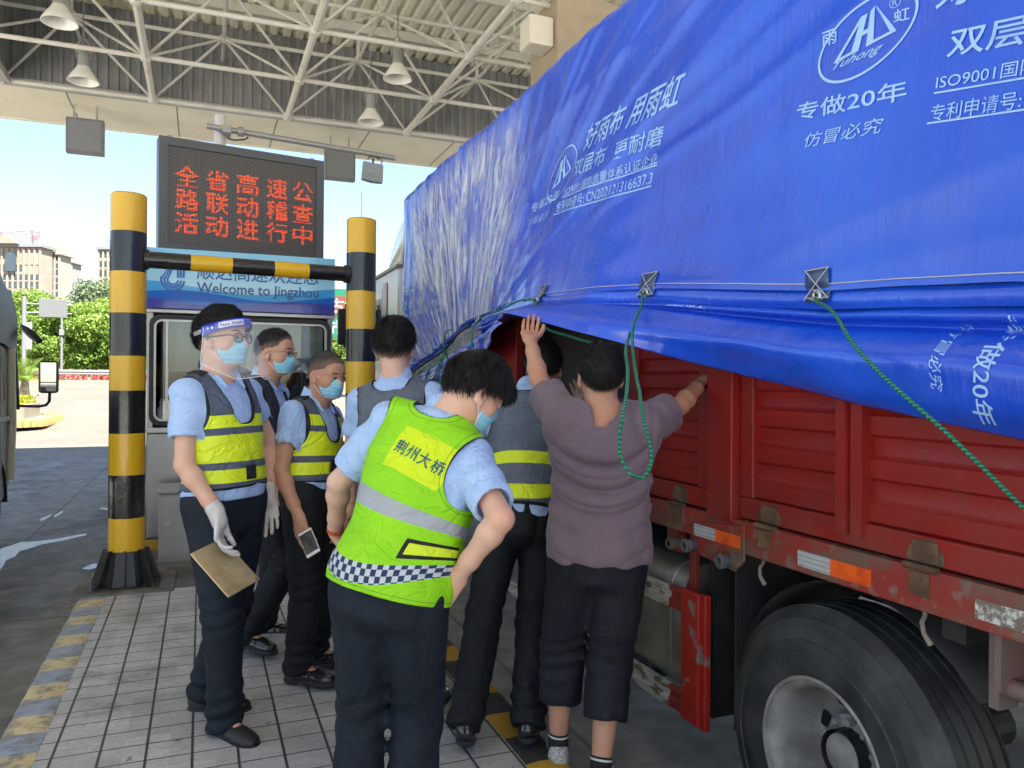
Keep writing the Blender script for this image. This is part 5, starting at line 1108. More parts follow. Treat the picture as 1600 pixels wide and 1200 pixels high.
# crumpled silvery film under the front part of the hem
m = NT('silver_film'); v = m.n('ShaderNodeTexVoronoi', feature='DISTANCE_TO_EDGE'); v.inputs['Scale'].default_value = 5; m.t.links.new(m.obj(), v.inputs['Vector'])
m.set(color=m.mix(m.noise(4, 4), (.16, .17, .18), (.36, .35, .33)), rough=.24, metal=.2, normal=m.bump(m.math('ADD', m.math('MULTIPLY', m.ramp(v.outputs['Distance'], 0, .3), .3), m.noise(7, 5, dist=2.5, stretch=(1, 1, .5))), 1.0, .05))
fm = MB(); rw = []
for k in range(26):
    v_ = k / 25; row = []
    for i in range(70):
        s_ = 5.5 + 2.36 * i / 69; ts, zs = seam(s_); z0 = zs - .05; z1 = .97; zz = z0 + (z1 - z0) * v_
        row.append((1.995 - .03 * math.sin(math.pi * v_) - .03 * float(ridge(np.float64(s_ * 4 + v_ * 2), 21)) - .02 * float(ridge(np.float64(s_ * 9 - v_ * 3), 22)), s_, zz))
    rw.append(row)
fo = fm.grid(rw).build('plastic_film', m.m, None, smooth=True, solid=.003); place(fo); tag(fo, 'crumpled silver grey film hanging under the front end of the blue tarpaulin', 'plastic film')

# clear wrinkled plastic wrap over the front part of the sheet
m = NT('clear_plastic_wrap'); x = m.xyz(m.obj()); 
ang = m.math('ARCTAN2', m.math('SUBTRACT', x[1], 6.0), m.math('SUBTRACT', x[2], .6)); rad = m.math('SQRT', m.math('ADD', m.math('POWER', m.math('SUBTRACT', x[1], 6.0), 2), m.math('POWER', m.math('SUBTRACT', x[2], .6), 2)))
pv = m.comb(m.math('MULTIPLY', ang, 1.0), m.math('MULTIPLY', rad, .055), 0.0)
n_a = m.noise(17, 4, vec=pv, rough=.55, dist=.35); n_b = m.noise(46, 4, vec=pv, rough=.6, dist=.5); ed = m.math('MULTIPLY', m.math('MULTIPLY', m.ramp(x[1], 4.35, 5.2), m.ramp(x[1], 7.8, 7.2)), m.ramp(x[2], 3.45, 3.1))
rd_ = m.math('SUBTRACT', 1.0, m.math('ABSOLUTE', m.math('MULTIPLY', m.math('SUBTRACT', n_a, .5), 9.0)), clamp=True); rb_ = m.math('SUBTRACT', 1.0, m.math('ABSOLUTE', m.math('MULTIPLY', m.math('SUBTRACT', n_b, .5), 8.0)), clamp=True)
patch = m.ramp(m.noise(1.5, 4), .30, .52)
st_ = m.math('MULTIPLY', m.math('MAXIMUM', m.math('POWER', rd_, 1.6), m.math('MULTIPLY', m.math('POWER', rb_, 2.0), .7)), patch)  # pale streaks painted along the creases to stand in for glints
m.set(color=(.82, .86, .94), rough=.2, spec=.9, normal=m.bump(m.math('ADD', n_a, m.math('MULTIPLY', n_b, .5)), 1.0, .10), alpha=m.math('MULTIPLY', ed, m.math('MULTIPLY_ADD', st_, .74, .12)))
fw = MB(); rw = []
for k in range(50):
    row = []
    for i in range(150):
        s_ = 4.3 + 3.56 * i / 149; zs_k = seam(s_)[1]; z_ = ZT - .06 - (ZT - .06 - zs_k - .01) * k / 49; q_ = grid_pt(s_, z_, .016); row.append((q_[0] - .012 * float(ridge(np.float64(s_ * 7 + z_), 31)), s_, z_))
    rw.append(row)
fo = fw.grid(rw).build('plastic_wrap', m.m, None, smooth=True); place(fo); tag(fo, 'clear wrinkled plastic wrap with glints painted as white streaks over the front end of the tarpaulin', 'plastic wrap')

# ------------------------------------------------------------------ green ropes
m = NT('green_rope'); x = m.xyz(m.obj()); tw = m.math('SINE', m.math('MULTIPLY_ADD', m.math('ADD', x[2], m.math('MULTIPLY', x[1], .8)), 420.0, m.math('MULTIPLY', x[0], 260.0)))
m.set(color=m.mix(m.ramp(tw, -.6, .7), (.008, .10, .055), (.03, .30, .16)), rough=.6, normal=m.bump(tw, .7, .003)); ROPE = m.m
def spline(P, n=10):
    P = [Vector(p) for p in P]; out = []
    for i in range(len(P) - 1):
        p0, p1, p2, p3 = P[max(i - 1, 0)], P[i], P[i + 1], P[min(i + 2, len(P) - 1)]
        for k in range(n):
            u_ = k / n; out.append(.5 * ((2 * p1) + (-p0 + p2) * u_ + (2 * p0 - 5 * p1 + 4 * p2 - p3) * u_ ** 2 + (-p0 + 3 * p1 - 3 * p2 + p3) * u_ ** 3))
    return out + [P[-1]]
def rope(pts, label, r=.0062, group='green ropes tied to the tarpaulin', mat=None):
    path = spline(pts); mb = MB(); mb.tube(path, r, 8)
    o = mb.build('rope', mat or ROPE, None, smooth=True); place(o); tag(o, label, 'rope', group); return o
def Lp(px, py, Y): return TS(at(px, py, Y))
def eyeY(e): return SA * e.x + CA * e.y
E3, E2_, E1, E0 = eyes[3], eyes[2], eyes[1], eyes[0]
Y3 = eyeY(E3)
rope([E3 + Vector((.012, 0, 0)), E3 + Vector((-.015, -.01, -.02))] + [Lp(px, py, Y3 - .05 + dy) for px, py, dy in ((1302, 488, -.12), (1330, 533, -.22), (1365, 573, -.30), (1415, 620, -.38), (1470, 668, -.44), (1530, 725, -.50), (1598, 792, -.58), (1700, 880, -.68))], 'taut green rope running from the right eyelet down to the lower right')
Y2 = eyeY(E2_)
rope([E2_ + Vector((.012, 0, 0)), E2_ + Vector((-.015, 0, -.01))] + [Lp(px, py, Y2 + dy) for px, py, dy in ((1003, 475, -.15), (991, 505, -.35), (988, 535, -.55), (992, 575, -.75), (999, 610, -.86), (1003, 640, -.93), (1008, 665, -.96), (1017, 700, -.97), (1016, 728, -.97), (1003, 746, -.97), (983, 738, -.97), (970, 712, -.97), (968, 685, -.97), (973, 650, -.98), (979, 615, -.94), (981, 580, -.85), (978, 545, -.6), (985, 520, -.4))], 'green rope hanging in a long loop over the mauve shirt')
Y1 = eyeY(E1)
rope([E1 + Vector((.012, 0, 0)), E1 + Vector((-.015, 0, -.01))] + [Lp(px, py, Y1 + dy) for px, py, dy in ((838, 476, -.3), (836, 490, -.55), (846, 506, -.75), (862, 517, -.85), (890, 525, -.95), (915, 533, -1.0), (937, 536, -1.0))], 'green rope drooping from the middle eyelet over the raised forearm')
Y0 = eyeY(E0)
rope([Lp(835, 468, Y1 - .12), Lp(815, 469, Y1 - .05), Lp(795, 477, Y1 + .1), Lp(775, 487, Y1 + .35), Lp(765, 490, Y0 - .4), Lp(752, 497, Y0 - .12), Lp(745, 505, Y0 - .14), Lp(739, 515, Y0 - .3), Lp(737, 540, Y0 - .5), Lp(738, 562, Y0 - .6)], 'green rope lying along the hem and dropping from the left eyelet')
rr_ = random.Random(5)
for i, (pp_, lab) in enumerate(((((708, 515), (696, 520), (693, 545), (688, 575), (672, 610), (664, 640)), 'dark green rope, longest of the tangle over the silver film'), (((700, 545), (690, 560), (678, 590), (668, 605), (672, 625), (684, 618), (690, 590)), 'green rope looped at its end in the tangle on the silver film'),
        (((695, 556), (672, 575), (662, 600), (650, 620), (647, 640)), 'green rope at the left side of the tangle'), (((690, 540), (699, 558), (700, 585), (690, 610), (676, 628), (668, 650)), 'green rope at the right side of the tangle'), (((664, 575), (654, 585), (650, 605), (655, 625), (646, 640)), 'thin green rope hanging beside the dark haired man with grey mesh vest'))):
    rope([Lp(px, py, 5.6 + .12 * k - .05 * i) for k, (px, py) in enumerate(pp_)], lab, .0055)
rope([Lp(641, 583, 7.6), Lp(669, 564, 7.0), Lp(686, 553, 6.7), Lp(700, 541, 6.45), Lp(716, 521, 6.1), Lp(735, 508, 5.7)], 'black cord threaded along the lifted hem of the tarpaulin', .011, 'cords on the hem', pm('black_cord', (.012, .012, .015), .6))
# ================================================================== PEOPLE : shapes are distance fields turned into one smooth mesh each
def V3(*a): return np.array(a if len(a) == 3 else a[0], float)
def nrm(v): return v / (np.linalg.norm(v) + 1e-12)
def smin(a, b, k):
    h = np.clip(.5 + .5 * (b - a) / k, 0, 1); return b + (a - b) * h - k * h * (1 - h)
class F:                                    # a field: list of (op, fn, k)
    def __init__(self): self.p = []
    def add(self, fn, k=.02, op='u'): self.p.append((op, fn, k)); return self
    def cone(self, a, b, ra, rb, k=.02, op='u', flat=None):
        a, b = V3(a), V3(b); ba = b - a; L2 = max(ba.dot(ba), 1e-9)
        if flat is not None:                # flat = (unit vector, factor): thinner along that vector
            n, f = V3(flat[0]), flat[1]
        def fn(P):
            q = P - a; 
            t = np.clip(q @ ba / L2, 0, 1); d = q - t[:, None] * ba; r = ra + (rb - ra) * t
            if flat is not None:
                dn = d @ n; l2 = (d * d).sum(1) - dn * dn; return (np.sqrt(l2 + (dn / f) ** 2) - r) * (.5 + .5 * f)
            return np.sqrt((d * d).sum(1)) - r
        return self.add(fn, k, op)
    def ell(self, c, r, M=np.eye(3), k=.02, op='u'):   # rows of M: axes
        c, r = V3(c), V3(r)
        def fn(P):
            q = (P - c) @ M.T; k0 = np.sqrt(((q / r) ** 2).sum(1)); k1 = np.sqrt(((q / (r * r)) ** 2).sum(1)) + 1e-9; return k0 * (k0 - 1) / k1
        return self.add(fn, k, op)
    def plane(self, p, n, k=.006, op='i'):  # keeps the side n points away from
        p, n = V3(p), nrm(V3(n)); return self.add(lambda P: (P - p) @ n, k, op)
    def ev(self, P, groups=None, rad=0.0):
        d = np.full(len(P), 1.0) 
        for op, fn, k in self.p:
            if op == 'd': d = d + fn(P); continue
            e = fn(P)
            if op == 'u': d = smin(d, e, k)
            elif op == 's': d = -smin(-d, e, k)
            elif op == 'i': d = -smin(-d, -e, k)
        return d
    def ev_blocks(self, C, O, rad):         # C block centres, O offsets ; only evaluate what is near
        n, m = len(C), len(O); d = np.full((n, m), 1.0)
        for op, fn, k in self.p:
            if op == 'd':
                step = 3000
                for i in range(0, n, step):
                    P = (C[i:i + step, None, :] + O[None]).reshape(-1, 3); d[i:i + step] += fn(P).reshape(-1, m)
                continue
            dc = fn(C); near = np.nonzero(dc < rad + k + .03)[0] if op in 'us' else np.nonzero(dc > -(rad + k + .03))[0]
            for i in range(0, len(near), 3000):
                ix = near[i:i + 3000]; P = (C[ix][:, None, :] + O[None]).reshape(-1, 3); e = fn(P).reshape(-1, m); a = d[ix]
                d[ix] = smin(a, e, k) if op == 'u' else (-smin(-a, e, k) if op == 's' else -smin(-a, -e, k))
        return d
def mesh_field(field, lo, hi, h, B=8):
    lo = np.array(lo, float); hi = np.array(hi, float); bs = B * h; nb = np.ceil((hi - lo) / bs).astype(int); rad = bs * .867
    I = np.stack(np.meshgrid(*[np.arange(n) for n in nb], indexing='ij'), -1).reshape(-1, 3); C = lo + (I + .5) * bs
    dc = field.ev(C); keep = np.abs(dc) < rad + .035; I = I[keep]; C = C[keep]
    g = np.arange(B + 1); O = (np.stack(np.meshgrid(g, g, g, indexing='ij'), -1).reshape(-1, 3) - B / 2) * h
    D = field.ev_blocks(C, O, rad).reshape(-1, B + 1, B + 1, B + 1); S = D < 0
    act = S.reshape(len(S), -1).any(1) & ~S.reshape(len(S), -1).all(1); D = D[act]; S = S[act]; I = I[act]
    cnt = np.zeros((len(D), B, B, B), int)
    cor = [(a, b, c) for a in (0, 1) for b in (0, 1) for c in (0, 1)]
    for a, b, c in cor: cnt += S[:, a:a + B, b:b + B, c:c + B]
    cb, ci, cj, ck = np.nonzero((cnt > 0) & (cnt < 8))
    vals = np.stack([D[cb, ci + a, cj + b, ck + c] for a, b, c in cor], 1); pos = np.array(cor, float)
    acc = np.zeros((len(cb), 3)); w = np.zeros(len(cb))
    for x in range(8):
        for y in range(x + 1, 8):
            if np.abs(pos[x] - pos[y]).sum() == 1:
                va, vb = vals[:, x], vals[:, y]; m = (va < 0) != (vb < 0); t = np.where(m, va / np.where(m, va - vb, 1), 0)
                acc += np.where(m[:, None], pos[x] + (pos[y] - pos[x]) * t[:, None], 0); w += m
    G = I[cb] * B + np.stack([ci, cj, ck], 1); Vt = lo + (G + acc / w[:, None]) * h
    big = 1 << 20
    def key(g): return ((g[:, 0] + 5) * big + (g[:, 1] + 5)) * big + (g[:, 2] + 5)
    K = key(G.astype(np.int64)); od = np.argsort(K); Ks = K[od]; faces = []
    for ax in range(3):
        sl0 = [slice(0, B)] * 3; sl1 = [slice(0, B)] * 3; sl1[ax] = slice(1, B + 1)
        s0 = S[(slice(None), *sl0)]; s1 = S[(slice(None), *sl1)]; b_, i_, j_, k_ = np.nonzero(s0 != s1); inn = s0[b_, i_, j_, k_]
        g = I[b_] * B + np.stack([i_, j_, k_], 1); u, v = [(1, 2), (2, 0), (0, 1)][ax]; q = []
        for du, dv in ((-1, -1), (0, -1), (0, 0), (-1, 0)):
            gg = g.copy(); gg[:, u] += du; gg[:, v] += dv; kk = key(gg.astype(np.int64)); p = np.clip(np.searchsorted(Ks, kk), 0, len(Ks) - 1); q.append(np.where(Ks[p] == kk, od[p], -1))
        q = np.stack(q, 1); ok = (q >= 0).all(1); q = q[ok]; inn = inn[ok]; q[~inn] = q[~inn][:, ::-1]; faces.append(q)
    return Vt, np.concatenate(faces)
def raw_mesh(name, Vt, Fc, mat, parent, attrs=None, smooth_it=1):
    me = bpy.data.meshes.new(name); me.vertices.add(len(Vt)); me.vertices.foreach_set('co', Vt.astype(np.float32).ravel())
    me.loops.add(4 * len(Fc)); me.loops.foreach_set('vertex_index', Fc.astype(np.int32).ravel()); me.polygons.add(len(Fc)); me.polygons.foreach_set('loop_start', np.arange(0, 4 * len(Fc), 4, dtype=np.int32))
    me.polygons.foreach_set('use_smooth', np.ones(len(Fc), bool)); me.update(calc_edges=True); me.validate(); me.materials.append(mat)
    for k, v in (attrs or {}).items():
        if v.ndim == 1: a = me.attributes.new(k, 'FLOAT', 'POINT'); a.data.foreach_set('value', v.astype(np.float32))
        else: a = me.attributes.new(k, 'FLOAT_VECTOR', 'POINT'); a.data.foreach_set('vector', v.astype(np.float32).ravel())
    o = bpy.data.objects.new(name, me); COL.objects.link(o)
    if parent is not None: o.parent = parent
    return o
def relax(Vt, Fc, n=1, f=.5):
    for _ in range(n):
        S = np.zeros_like(Vt); c = np.zeros(len(Vt))
        for a, b in ((0, 1), (1, 2), (2, 3), (3, 0)):
            np.add.at(S, Fc[:, a], Vt[Fc[:, b]]); np.add.at(c, Fc[:, a], 1); np.add.at(S, Fc[:, b], Vt[Fc[:, a]]); np.add.at(c, Fc[:, b], 1)
        Vt = Vt * (1 - f) + f * S / np.maximum(c, 1)[:, None]
    return Vt
def snz(P, f, seed=0):                      # cheap smooth 3-D noise from warped sines, -1..1
    r = np.random.RandomState(seed); out = 0
    W_ = r.normal(size=(3, 3)) * f * .6; Q = P + .25 / f * np.sin(P @ W_.T + r.uniform(0, 6, 3))
    for i in range(4):
        d = nrm(r.normal(size=3)); out = out + np.sin(Q @ d * f * r.uniform(.7, 1.5) + r.uniform(0, 6.28))
    return out / 4
def ik(a, b, l1, l2, hint):
    a, b, hint = V3(a), V3(b), V3(hint); d = b - a; L = np.linalg.norm(d); m = (l1 + l2) * .995
    if L > m: b = a + d / L * m; L = m
    u = nrm(b - a); x = (l1 ** 2 - l2 ** 2 + L * L) / (2 * L); y = math.sqrt(max(l1 ** 2 - x * x, 0)); h = nrm(hint - u * hint.dot(u)); return a + u * x + h * y, b

def skin_mat(name, c):
    m = NT(name); col = m.mix(m.ramp(m.noise(9, 5), .3, .7), c, tuple(v * k for v, k in zip(c, (1.02, .86, .82))))
    col = m.mix(m.math('MULTIPLY', m.ramp(m.noise(45, 5), .50, .72), .25), col, tuple(v * .75 for v in c))
    m.set(color=col, rough=.5, spec=.4, normal=m.bump(m.noise(220, 3), .08, .001)); m.b.inputs['Subsurface Weight'].default_value = .08; m.b.inputs['Subsurface Radius'].default_value = (.012, .005, .003); m.b.inputs['Subsurface Scale'].default_value = 1.0; return m.m
SK_L = skin_mat('light_skin', (.66, .42, .31)); SK_M = skin_mat('medium_skin', (.55, .33, .225)); SK_T = skin_mat('tan_skin', (.50, .28, .185))
def cloth(name, c, c2, weave=420, rough=.85, bstr=.12, fold=.25, sheen=.1):
    m = NT(name); col = m.mix(m.ramp(m.noise(4, 5), .3, .7), c, c2); wv = m.noise(weave, 2)
    cz = m.math('ABSOLUTE', m.math('SUBTRACT', m.noise(7.5, 3, stretch=(1, 1, .55), dist=.7), .5)); cr_ = m.ramp(cz, .0, .07); cz2 = m.math('ABSOLUTE', m.math('SUBTRACT', m.noise(15, 3, stretch=(.6, .6, 1.1), dist=.9), .5)); cr2_ = m.ramp(cz2, .0, .06)
    m.set(color=col, rough=rough, normal=m.bump(m.math('ADD', m.math('ADD', m.math('MULTIPLY', cr_, .55), m.math('MULTIPLY', cr2_, .3)), m.math('MULTIPLY', m.noise(13, 4, dist=.6), .5)), fold * 2.4, .009, normal=m.bump(wv, bstr, .001)), sheen=sheen, spec=.3); return m.m
SHIRT = cloth('pale_blue_shirt', (.40, .56, .86), (.36, .51, .80)); NAVYT = cloth('navy_trousers', (.006, .010, .018), (.010, .016, .027), rough=.75, sheen=0, fold=.14)
BLACKT = cloth('black_trousers', (.005, .007, .009), (.009, .011, .014), rough=.75, sheen=0, fold=.14)
LEATHER = pm('black_leather', (.010, .010, .011), .22, (.02, .02, .021), 9, coat=.4, bump=.15, bscale=30); LEATHM = pm('matte_black_shoe', (.012, .013, .015), .5, (.022, .022, .024), 12, bump=.2, bscale=60)
SOLE = pm('dark_sole', (.02, .02, .02), .7); 
def hair_mat(name, a, b, skin):
    m = NT(name); c = m.mix(m.noise(40, 4), a, b); fd = m.math('ADD', m.attr('fd', 'Fac'), m.math('MULTIPLY', m.math('SUBTRACT', m.noise(420, 2), .5), .9)); fd = m.math('MULTIPLY_ADD', m.ramp(fd, .05, .9), .60, .40); c = m.mix(fd, skin, c); return m.set(color=c, rough=.5, spec=.22)
HAIRM = hair_mat('black_hair', (.006, .006, .007), (.020, .017, .016), (.30, .19, .14))
HAIRG = hair_mat('greying_hair', (.018, .016, .015), (.09, .085, .08), (.28, .17, .12))
m = NT('surgical_mask'); v = m.attr('tc'); x = m.xyz(v); e_ = m.attr('edge', 'Fac')
MASKM = m.set(color=m.mix(m.ramp(e_, .0045, .003), m.mix(m.noise(12, 4), (.22, .55, .74), (.30, .64, .80)), (.72, .76, .78)), rough=.7, normal=m.bump(m.noise(300, 2), .15, .001)); WCORD = pm('white_cord', (.75, .75, .75), .6)
EYEW = pm('eye_white', (.6, .58, .55), .2); EYEB = pm('dark_iris', (.01, .008, .007), .1); BROW = pm('eyebrow_hair', (.02, .016, .014), .7)

def fingers(f, wrist, d, n, curl, s=1.0, side=1, spread=.07, thumb=(.55, .5, .35), k=.005):
    # d hand direction, n palm normal, side = +1 if the thumb lies towards cross(d, n)
    wrist, d, n = V3(wrist), nrm(V3(d)), V3(n); n = nrm(n - d * n.dot(d)); t = np.cross(d, n) * side
    for o, w0, w1 in ((.020, .017, .0145), (.004, .018, .0150), (-.014, .017, .0140), (-.028, .015, .0125)):
        f.cone(wrist + t * o * .7 * s, wrist + (d * .080 + t * o * 1.15) * s, w0 * s, w1 * s * .92, .012, flat=(n, .80))
    f.cone(wrist - d * .02, wrist + d * .03, .023 * s, .024 * s, .015, flat=(n, .75))
    L = ((.043, .026, .021), (.047, .030, .022), (.043, .028, .021), (.034, .020, .018)); O_ = (.030, .010, -.010, -.029); Rr = (.0088, .0090, .0085, .0076)
    for i in range(4):
        p = wrist + (d * (.084 - .004 * abs(i - 1.2)) + t * O_[i]) * s; a = curl[i] if isinstance(curl, (list, tuple)) else curl; ang = spread * (1.2 - i) * 1.0; ca = 0
        for j, l in enumerate(L[i]):
            ca += a * (.75, 1.0, .65)[j]; dd = (d * math.cos(ang) + t * math.sin(ang)) * math.cos(ca) + n * math.sin(ca); q = p + dd * l * s
            f.cone(p, q, Rr[i] * (1.05, .98, .90)[j] * s, Rr[i] * (.98, .90, .82)[j] * s, k); p = q
    p = wrist + (d * .022 + t * .022 + n * .006) * s; dd = nrm(d * .75 + t * thumb[0] + n * .25)
    for j, (l, r0, r1) in enumerate(((.040, .016, .0125), (.032, .0115, .0105), (.026, .0105, .0085))):
        q = p + dd * l * s; f.cone(p, q, r0 * s, r1 * s, .008 if j == 0 else k); p = q; dd = nrm(dd + d * thumb[1] * .6 + n * thumb[2] * (.5 + .3 * j) - t * .15)
def torso_fn(p0, p1, rp, fp, rc, fc, prof, off=0.0, yoff=None):
    p0, p1 = V3(p0), V3(p1); ax = p1 - p0; L = np.linalg.norm(ax); u = ax / L; W_ = np.array([q[0] for q in prof]); A_ = np.array([q[1] for q in prof]); B_ = np.array([q[2] for q in prof]); Y_ = np.array([q[3] for q in prof])
    fine = np.linspace(W_[0], W_[-1], 80); sm = lambda V: np.convolve(np.pad(np.interp(fine, W_, V), 4, 'edge'), np.ones(9) / 9, 'valid')
    A2, B2, Y2 = sm(A_), sm(B_), sm(Y_)
    def fn(P):
        q = P - p0; w = q @ u / L; wc = np.clip(w, W_[0], W_[-1]); ww = np.clip(w, 0, 1)[:, None]
        r = rp * (1 - ww) + rc * ww; f = fp * (1 - ww) + fc * ww; qq = q - (w * L)[:, None] * u
        x = (qq * r).sum(1); y = (qq * f).sum(1) - np.interp(wc, fine, Y2); a = np.interp(wc, fine, A2) + off; b = np.interp(wc, fine, B2) + off; z = (w - wc) * L; c = .05 + off
        k0 = np.sqrt((x / a) ** 2 + (y / b) ** 2 + (z / c) ** 2); k1 = np.sqrt((x / a ** 2) ** 2 + (y / b ** 2) ** 2 + (z / c ** 2) ** 2) + 1e-6; return k0 * (k0 - 1) / k1
    return fn
PROF = [(-.14, .135, .100, -.008), (0, .168, .116, -.012), (.10, .172, .122, -.012), (.34, .150, .108, .004), (.58, .163, .117, .004), (.78, .176, .118, 0), (.90, .158, .096, -.008), (1.0, .075, .062, -.012)]

class Person:
    def __init__(s, label, group, H, pelvis, neck, yaw_p, yaw_c, roll_c=0.0, girth=1.0, belly=0.0, head=(0, 0, 0), head_off=(0, .03, .13), hc=None, hsc=1.03, skin=SK_L, prof=None):
        s.H = H; s.k = H / 1.72; k = s.k; s.pel = V3(pelvis); s.neck = V3(neck); s.skin = skin; s.girth = girth
        s.root = bpy.data.objects.new('person', None); COL.objects.link(s.root); s.root.empty_display_size = .1; tag(s.root, label, 'person', group)
        s.u = nrm(s.neck - s.pel); s.L = np.linalg.norm(s.neck - s.pel)
        def fr(yaw, up, roll=0.0):
            f = V3(math.sin(R(yaw)), math.cos(R(yaw)), 0); r = V3(math.cos(R(yaw)), -math.sin(R(yaw)), 0); r = nrm(r - up * r.dot(up)); 
            if roll: f0 = np.cross(up, r); r = r * math.cos(R(roll)) + up * -math.sin(R(roll))
            f = np.cross(nrm(np.cross(r, np.cross(up, r))), r) if False else nrm(np.cross(up, r)); return r, f
        s.rp, s.fp = fr(yaw_p, V3(0, 0, 1)); s.rc, s.fc = fr(yaw_c, s.u, roll_c); s.uc = np.cross(s.rc, s.fc)
        s.prof = [(w, a * k * girth, (b + belly * math.exp(-((w - .3) / .25) ** 2)) * k * girth, (y + belly * .8 * math.exp(-((w - .3) / .25) ** 2)) * k) for w, a, b, y in (prof or PROF)]
        s.sh = {sd: s.neck + s.rc * sg * .158 * k - s.uc * .062 * k for sd, sg in (('L', -1), ('R', 1))}
        s.hip = {sd: s.pel + s.rp * sg * .092 * k - V3(0, 0, .01) for sd, sg in (('L', -1), ('R', 1))}
        hy, hp, hr = [R(a) for a in head]; f = V3(math.sin(hy) * math.cos(hp), math.cos(hy) * math.cos(hp), math.sin(hp)); r = V3(math.cos(hy), -math.sin(hy), 0); u = np.cross(r, f)
        r2 = r * math.cos(hr) - u * math.sin(hr); u2 = np.cross(r2, f); s.HM = np.stack([r2, f, u2]); hf = V3(math.sin(hy), math.cos(hy), 0)
        s.hc = s.neck + (hf * head_off[1] + V3(math.cos(hy), -math.sin(hy), 0) * head_off[0] + V3(0, 0, 1) * head_off[2]) * k
        s.arm = {}; s.leg = {}; s.b = F(); s.hs = k * hsc
        if hc is not None: s.hc = V3(hc)
    def hl(s, x, y, z): return s.hc + (s.HM.T @ V3(x, y, z)) * s.hs * 1.0
    def set_arm(s, sd, wrist, hint, d, n, curl=.35, glove=None, **kw):
        e, w = ik(s.sh[sd], wrist, .285 * s.k, .248 * s.k, hint); s.arm[sd] = dict(e=e, w=w, d=nrm(V3(d)), n=V3(n), curl=curl, glove=glove, kw=kw)
    def set_leg(s, sd, ankle, hint, yaw, pitch=0.0):
        kn, a = ik(s.hip[sd], ankle, .425 * s.k, .405 * s.k, hint); s.leg[sd] = dict(k=kn, a=a, yaw=yaw, pitch=pitch)
    def head_field(s, f):
        h = s.hl; M = s.HM; q = s.hs
        f.ell(h(0, -.012, .026), V3(.076, .096, .087) * q, M, .02); f.ell(h(0, .016, -.040), V3(.063, .074, .074) * q, M, .03)
        f.ell(h(0, .062, -.088), V3(.026, .024, .024) * q, M, .03); f.ell(h(0, .060, .040), V3(.055, .035, .045) * q, M, .03)
        for sg in (-1, 1):
            f.ell(h(sg * .040, .048, -.028), V3(.028, .032, .030) * q, M, .02); f.ell(h(sg * .032, .096, .002), V3(.017, .011, .011) * q, M, .010, 's'); f.cone(h(sg * .012, .090, .018), h(sg * .046, .076, .022), .008 * q, .007 * q, .012)
            f.ell(h(sg * .032, .081, .001), V3(.014, .012, .011) * q, M, .004)
            e = h(sg * .078, -.010, -.010); f.ell(e, V3(.011, .021, .033) * q, M, .008); f.ell(h(sg * .088, -.004, -.004), V3(.009, .011, .018) * q, M, .005, 's'); f.ell(h(sg * .079, .002, -.033), V3(.008, .009, .012) * q, M, .006)
        f.cone(h(0, .084, .012), h(0, .108, -.028), .009 * q, .0125 * q, .010); 
        for sg in (-1, 1): f.ell(h(sg * .012, .098, -.032), V3(.009, .010, .008) * q, M, .008)
        f.ell(h(0, .083, -.060), V3(.026, .012, .006) * q, M, .006); f.ell(h(0, .081, -.068), V3(.022, .011, .006) * q, M, .006); f.ell(h(0, .097, -.064), V3(.024, .006, .0015) * q, M, .002, 's')
        f.cone(h(0, -.028, -.050), s.neck + s.fc * .004 - s.u * .03, .055 * q, .062 * q, .03); f.cone(h(0, .0, -.075), s.neck + s.fc * .03 - s.u * .02, .045 * q, .05 * q, .03)
    def arm_field(s, f, sd, g=0.0, hand=True):
        a = s.arm[sd]; k = s.k; f.cone(s.sh[sd], a['e'], (.050 + g) * k, (.038 + g) * k, .03); v = a['w'] - a['e']
        f.cone(a['e'], a['e'] + v * .25, (.037 + g) * k, (.039 + g) * k, .02); f.cone(a['e'] + v * .25, a['e'] + v * .7, (.039 + g) * k, (.029 + g) * k, .02); f.cone(a['e'] + v * .7, a['w'], (.029 + g) * k, (.0245 + g * .6) * k, .02)
        if hand: fingers(f, a['w'], a['d'], a['n'], a['curl'], s=k * a['kw'].get('hs', 1.02), side=(1 if sd == 'L' else -1) * a['kw'].get('flip', 1), thumb=a['kw'].get('thumb', (.55, .5, .35)))
    def build_body(s, h=.005, legs=True):
        f = F(); k = s.k; f.add(torso_fn(s.pel, s.neck, s.rp, s.fp, s.rc, s.fc, s.prof, -.012), .02)
        for sd in 'LR': f.cone(s.neck - s.u * .03 * k, s.sh[sd] + s.uc * .012, .046 * k, .048 * k, .05)
        s.head_field(f)
        for sd in 'LR': s.arm_field(f, sd, hand=not s.arm[sd]['glove'])
        for sd in 'LR':
            l = s.leg[sd]; f.cone(s.hip[sd], l['k'], .078 * k, .052 * k, .03); v = l['a'] - l['k']
            f.cone(l['k'], l['k'] + v * .3, .050 * k, .055 * k, .02); f.cone(l['k'] + v * .3, l['a'], .055 * k, .035 * k, .02); fy = V3(math.sin(R(l['yaw'])), math.cos(R(l['yaw'])), 0)
            f.cone(l['a'] - V3(0, 0, .02), l['a'] + fy * .10 * k - V3(0, 0, .05), .034, .026, .02)
        pts = [s.hc, s.pel, s.neck] + list(s.sh.values()) + [a['e'] for a in s.arm.values()] + [a['w'] for a in s.arm.values()] + [l['k'] for l in s.leg.values()] + [l['a'] for l in s.leg.values()]
        P = np.array(pts); Vt, Fc = mesh_field(f, P.min(0) - .24, P.max(0) + .24, h); Vt = relax(Vt, Fc, 1, .35); s.body = raw_mesh('body', Vt, Fc, s.skin, s.root)
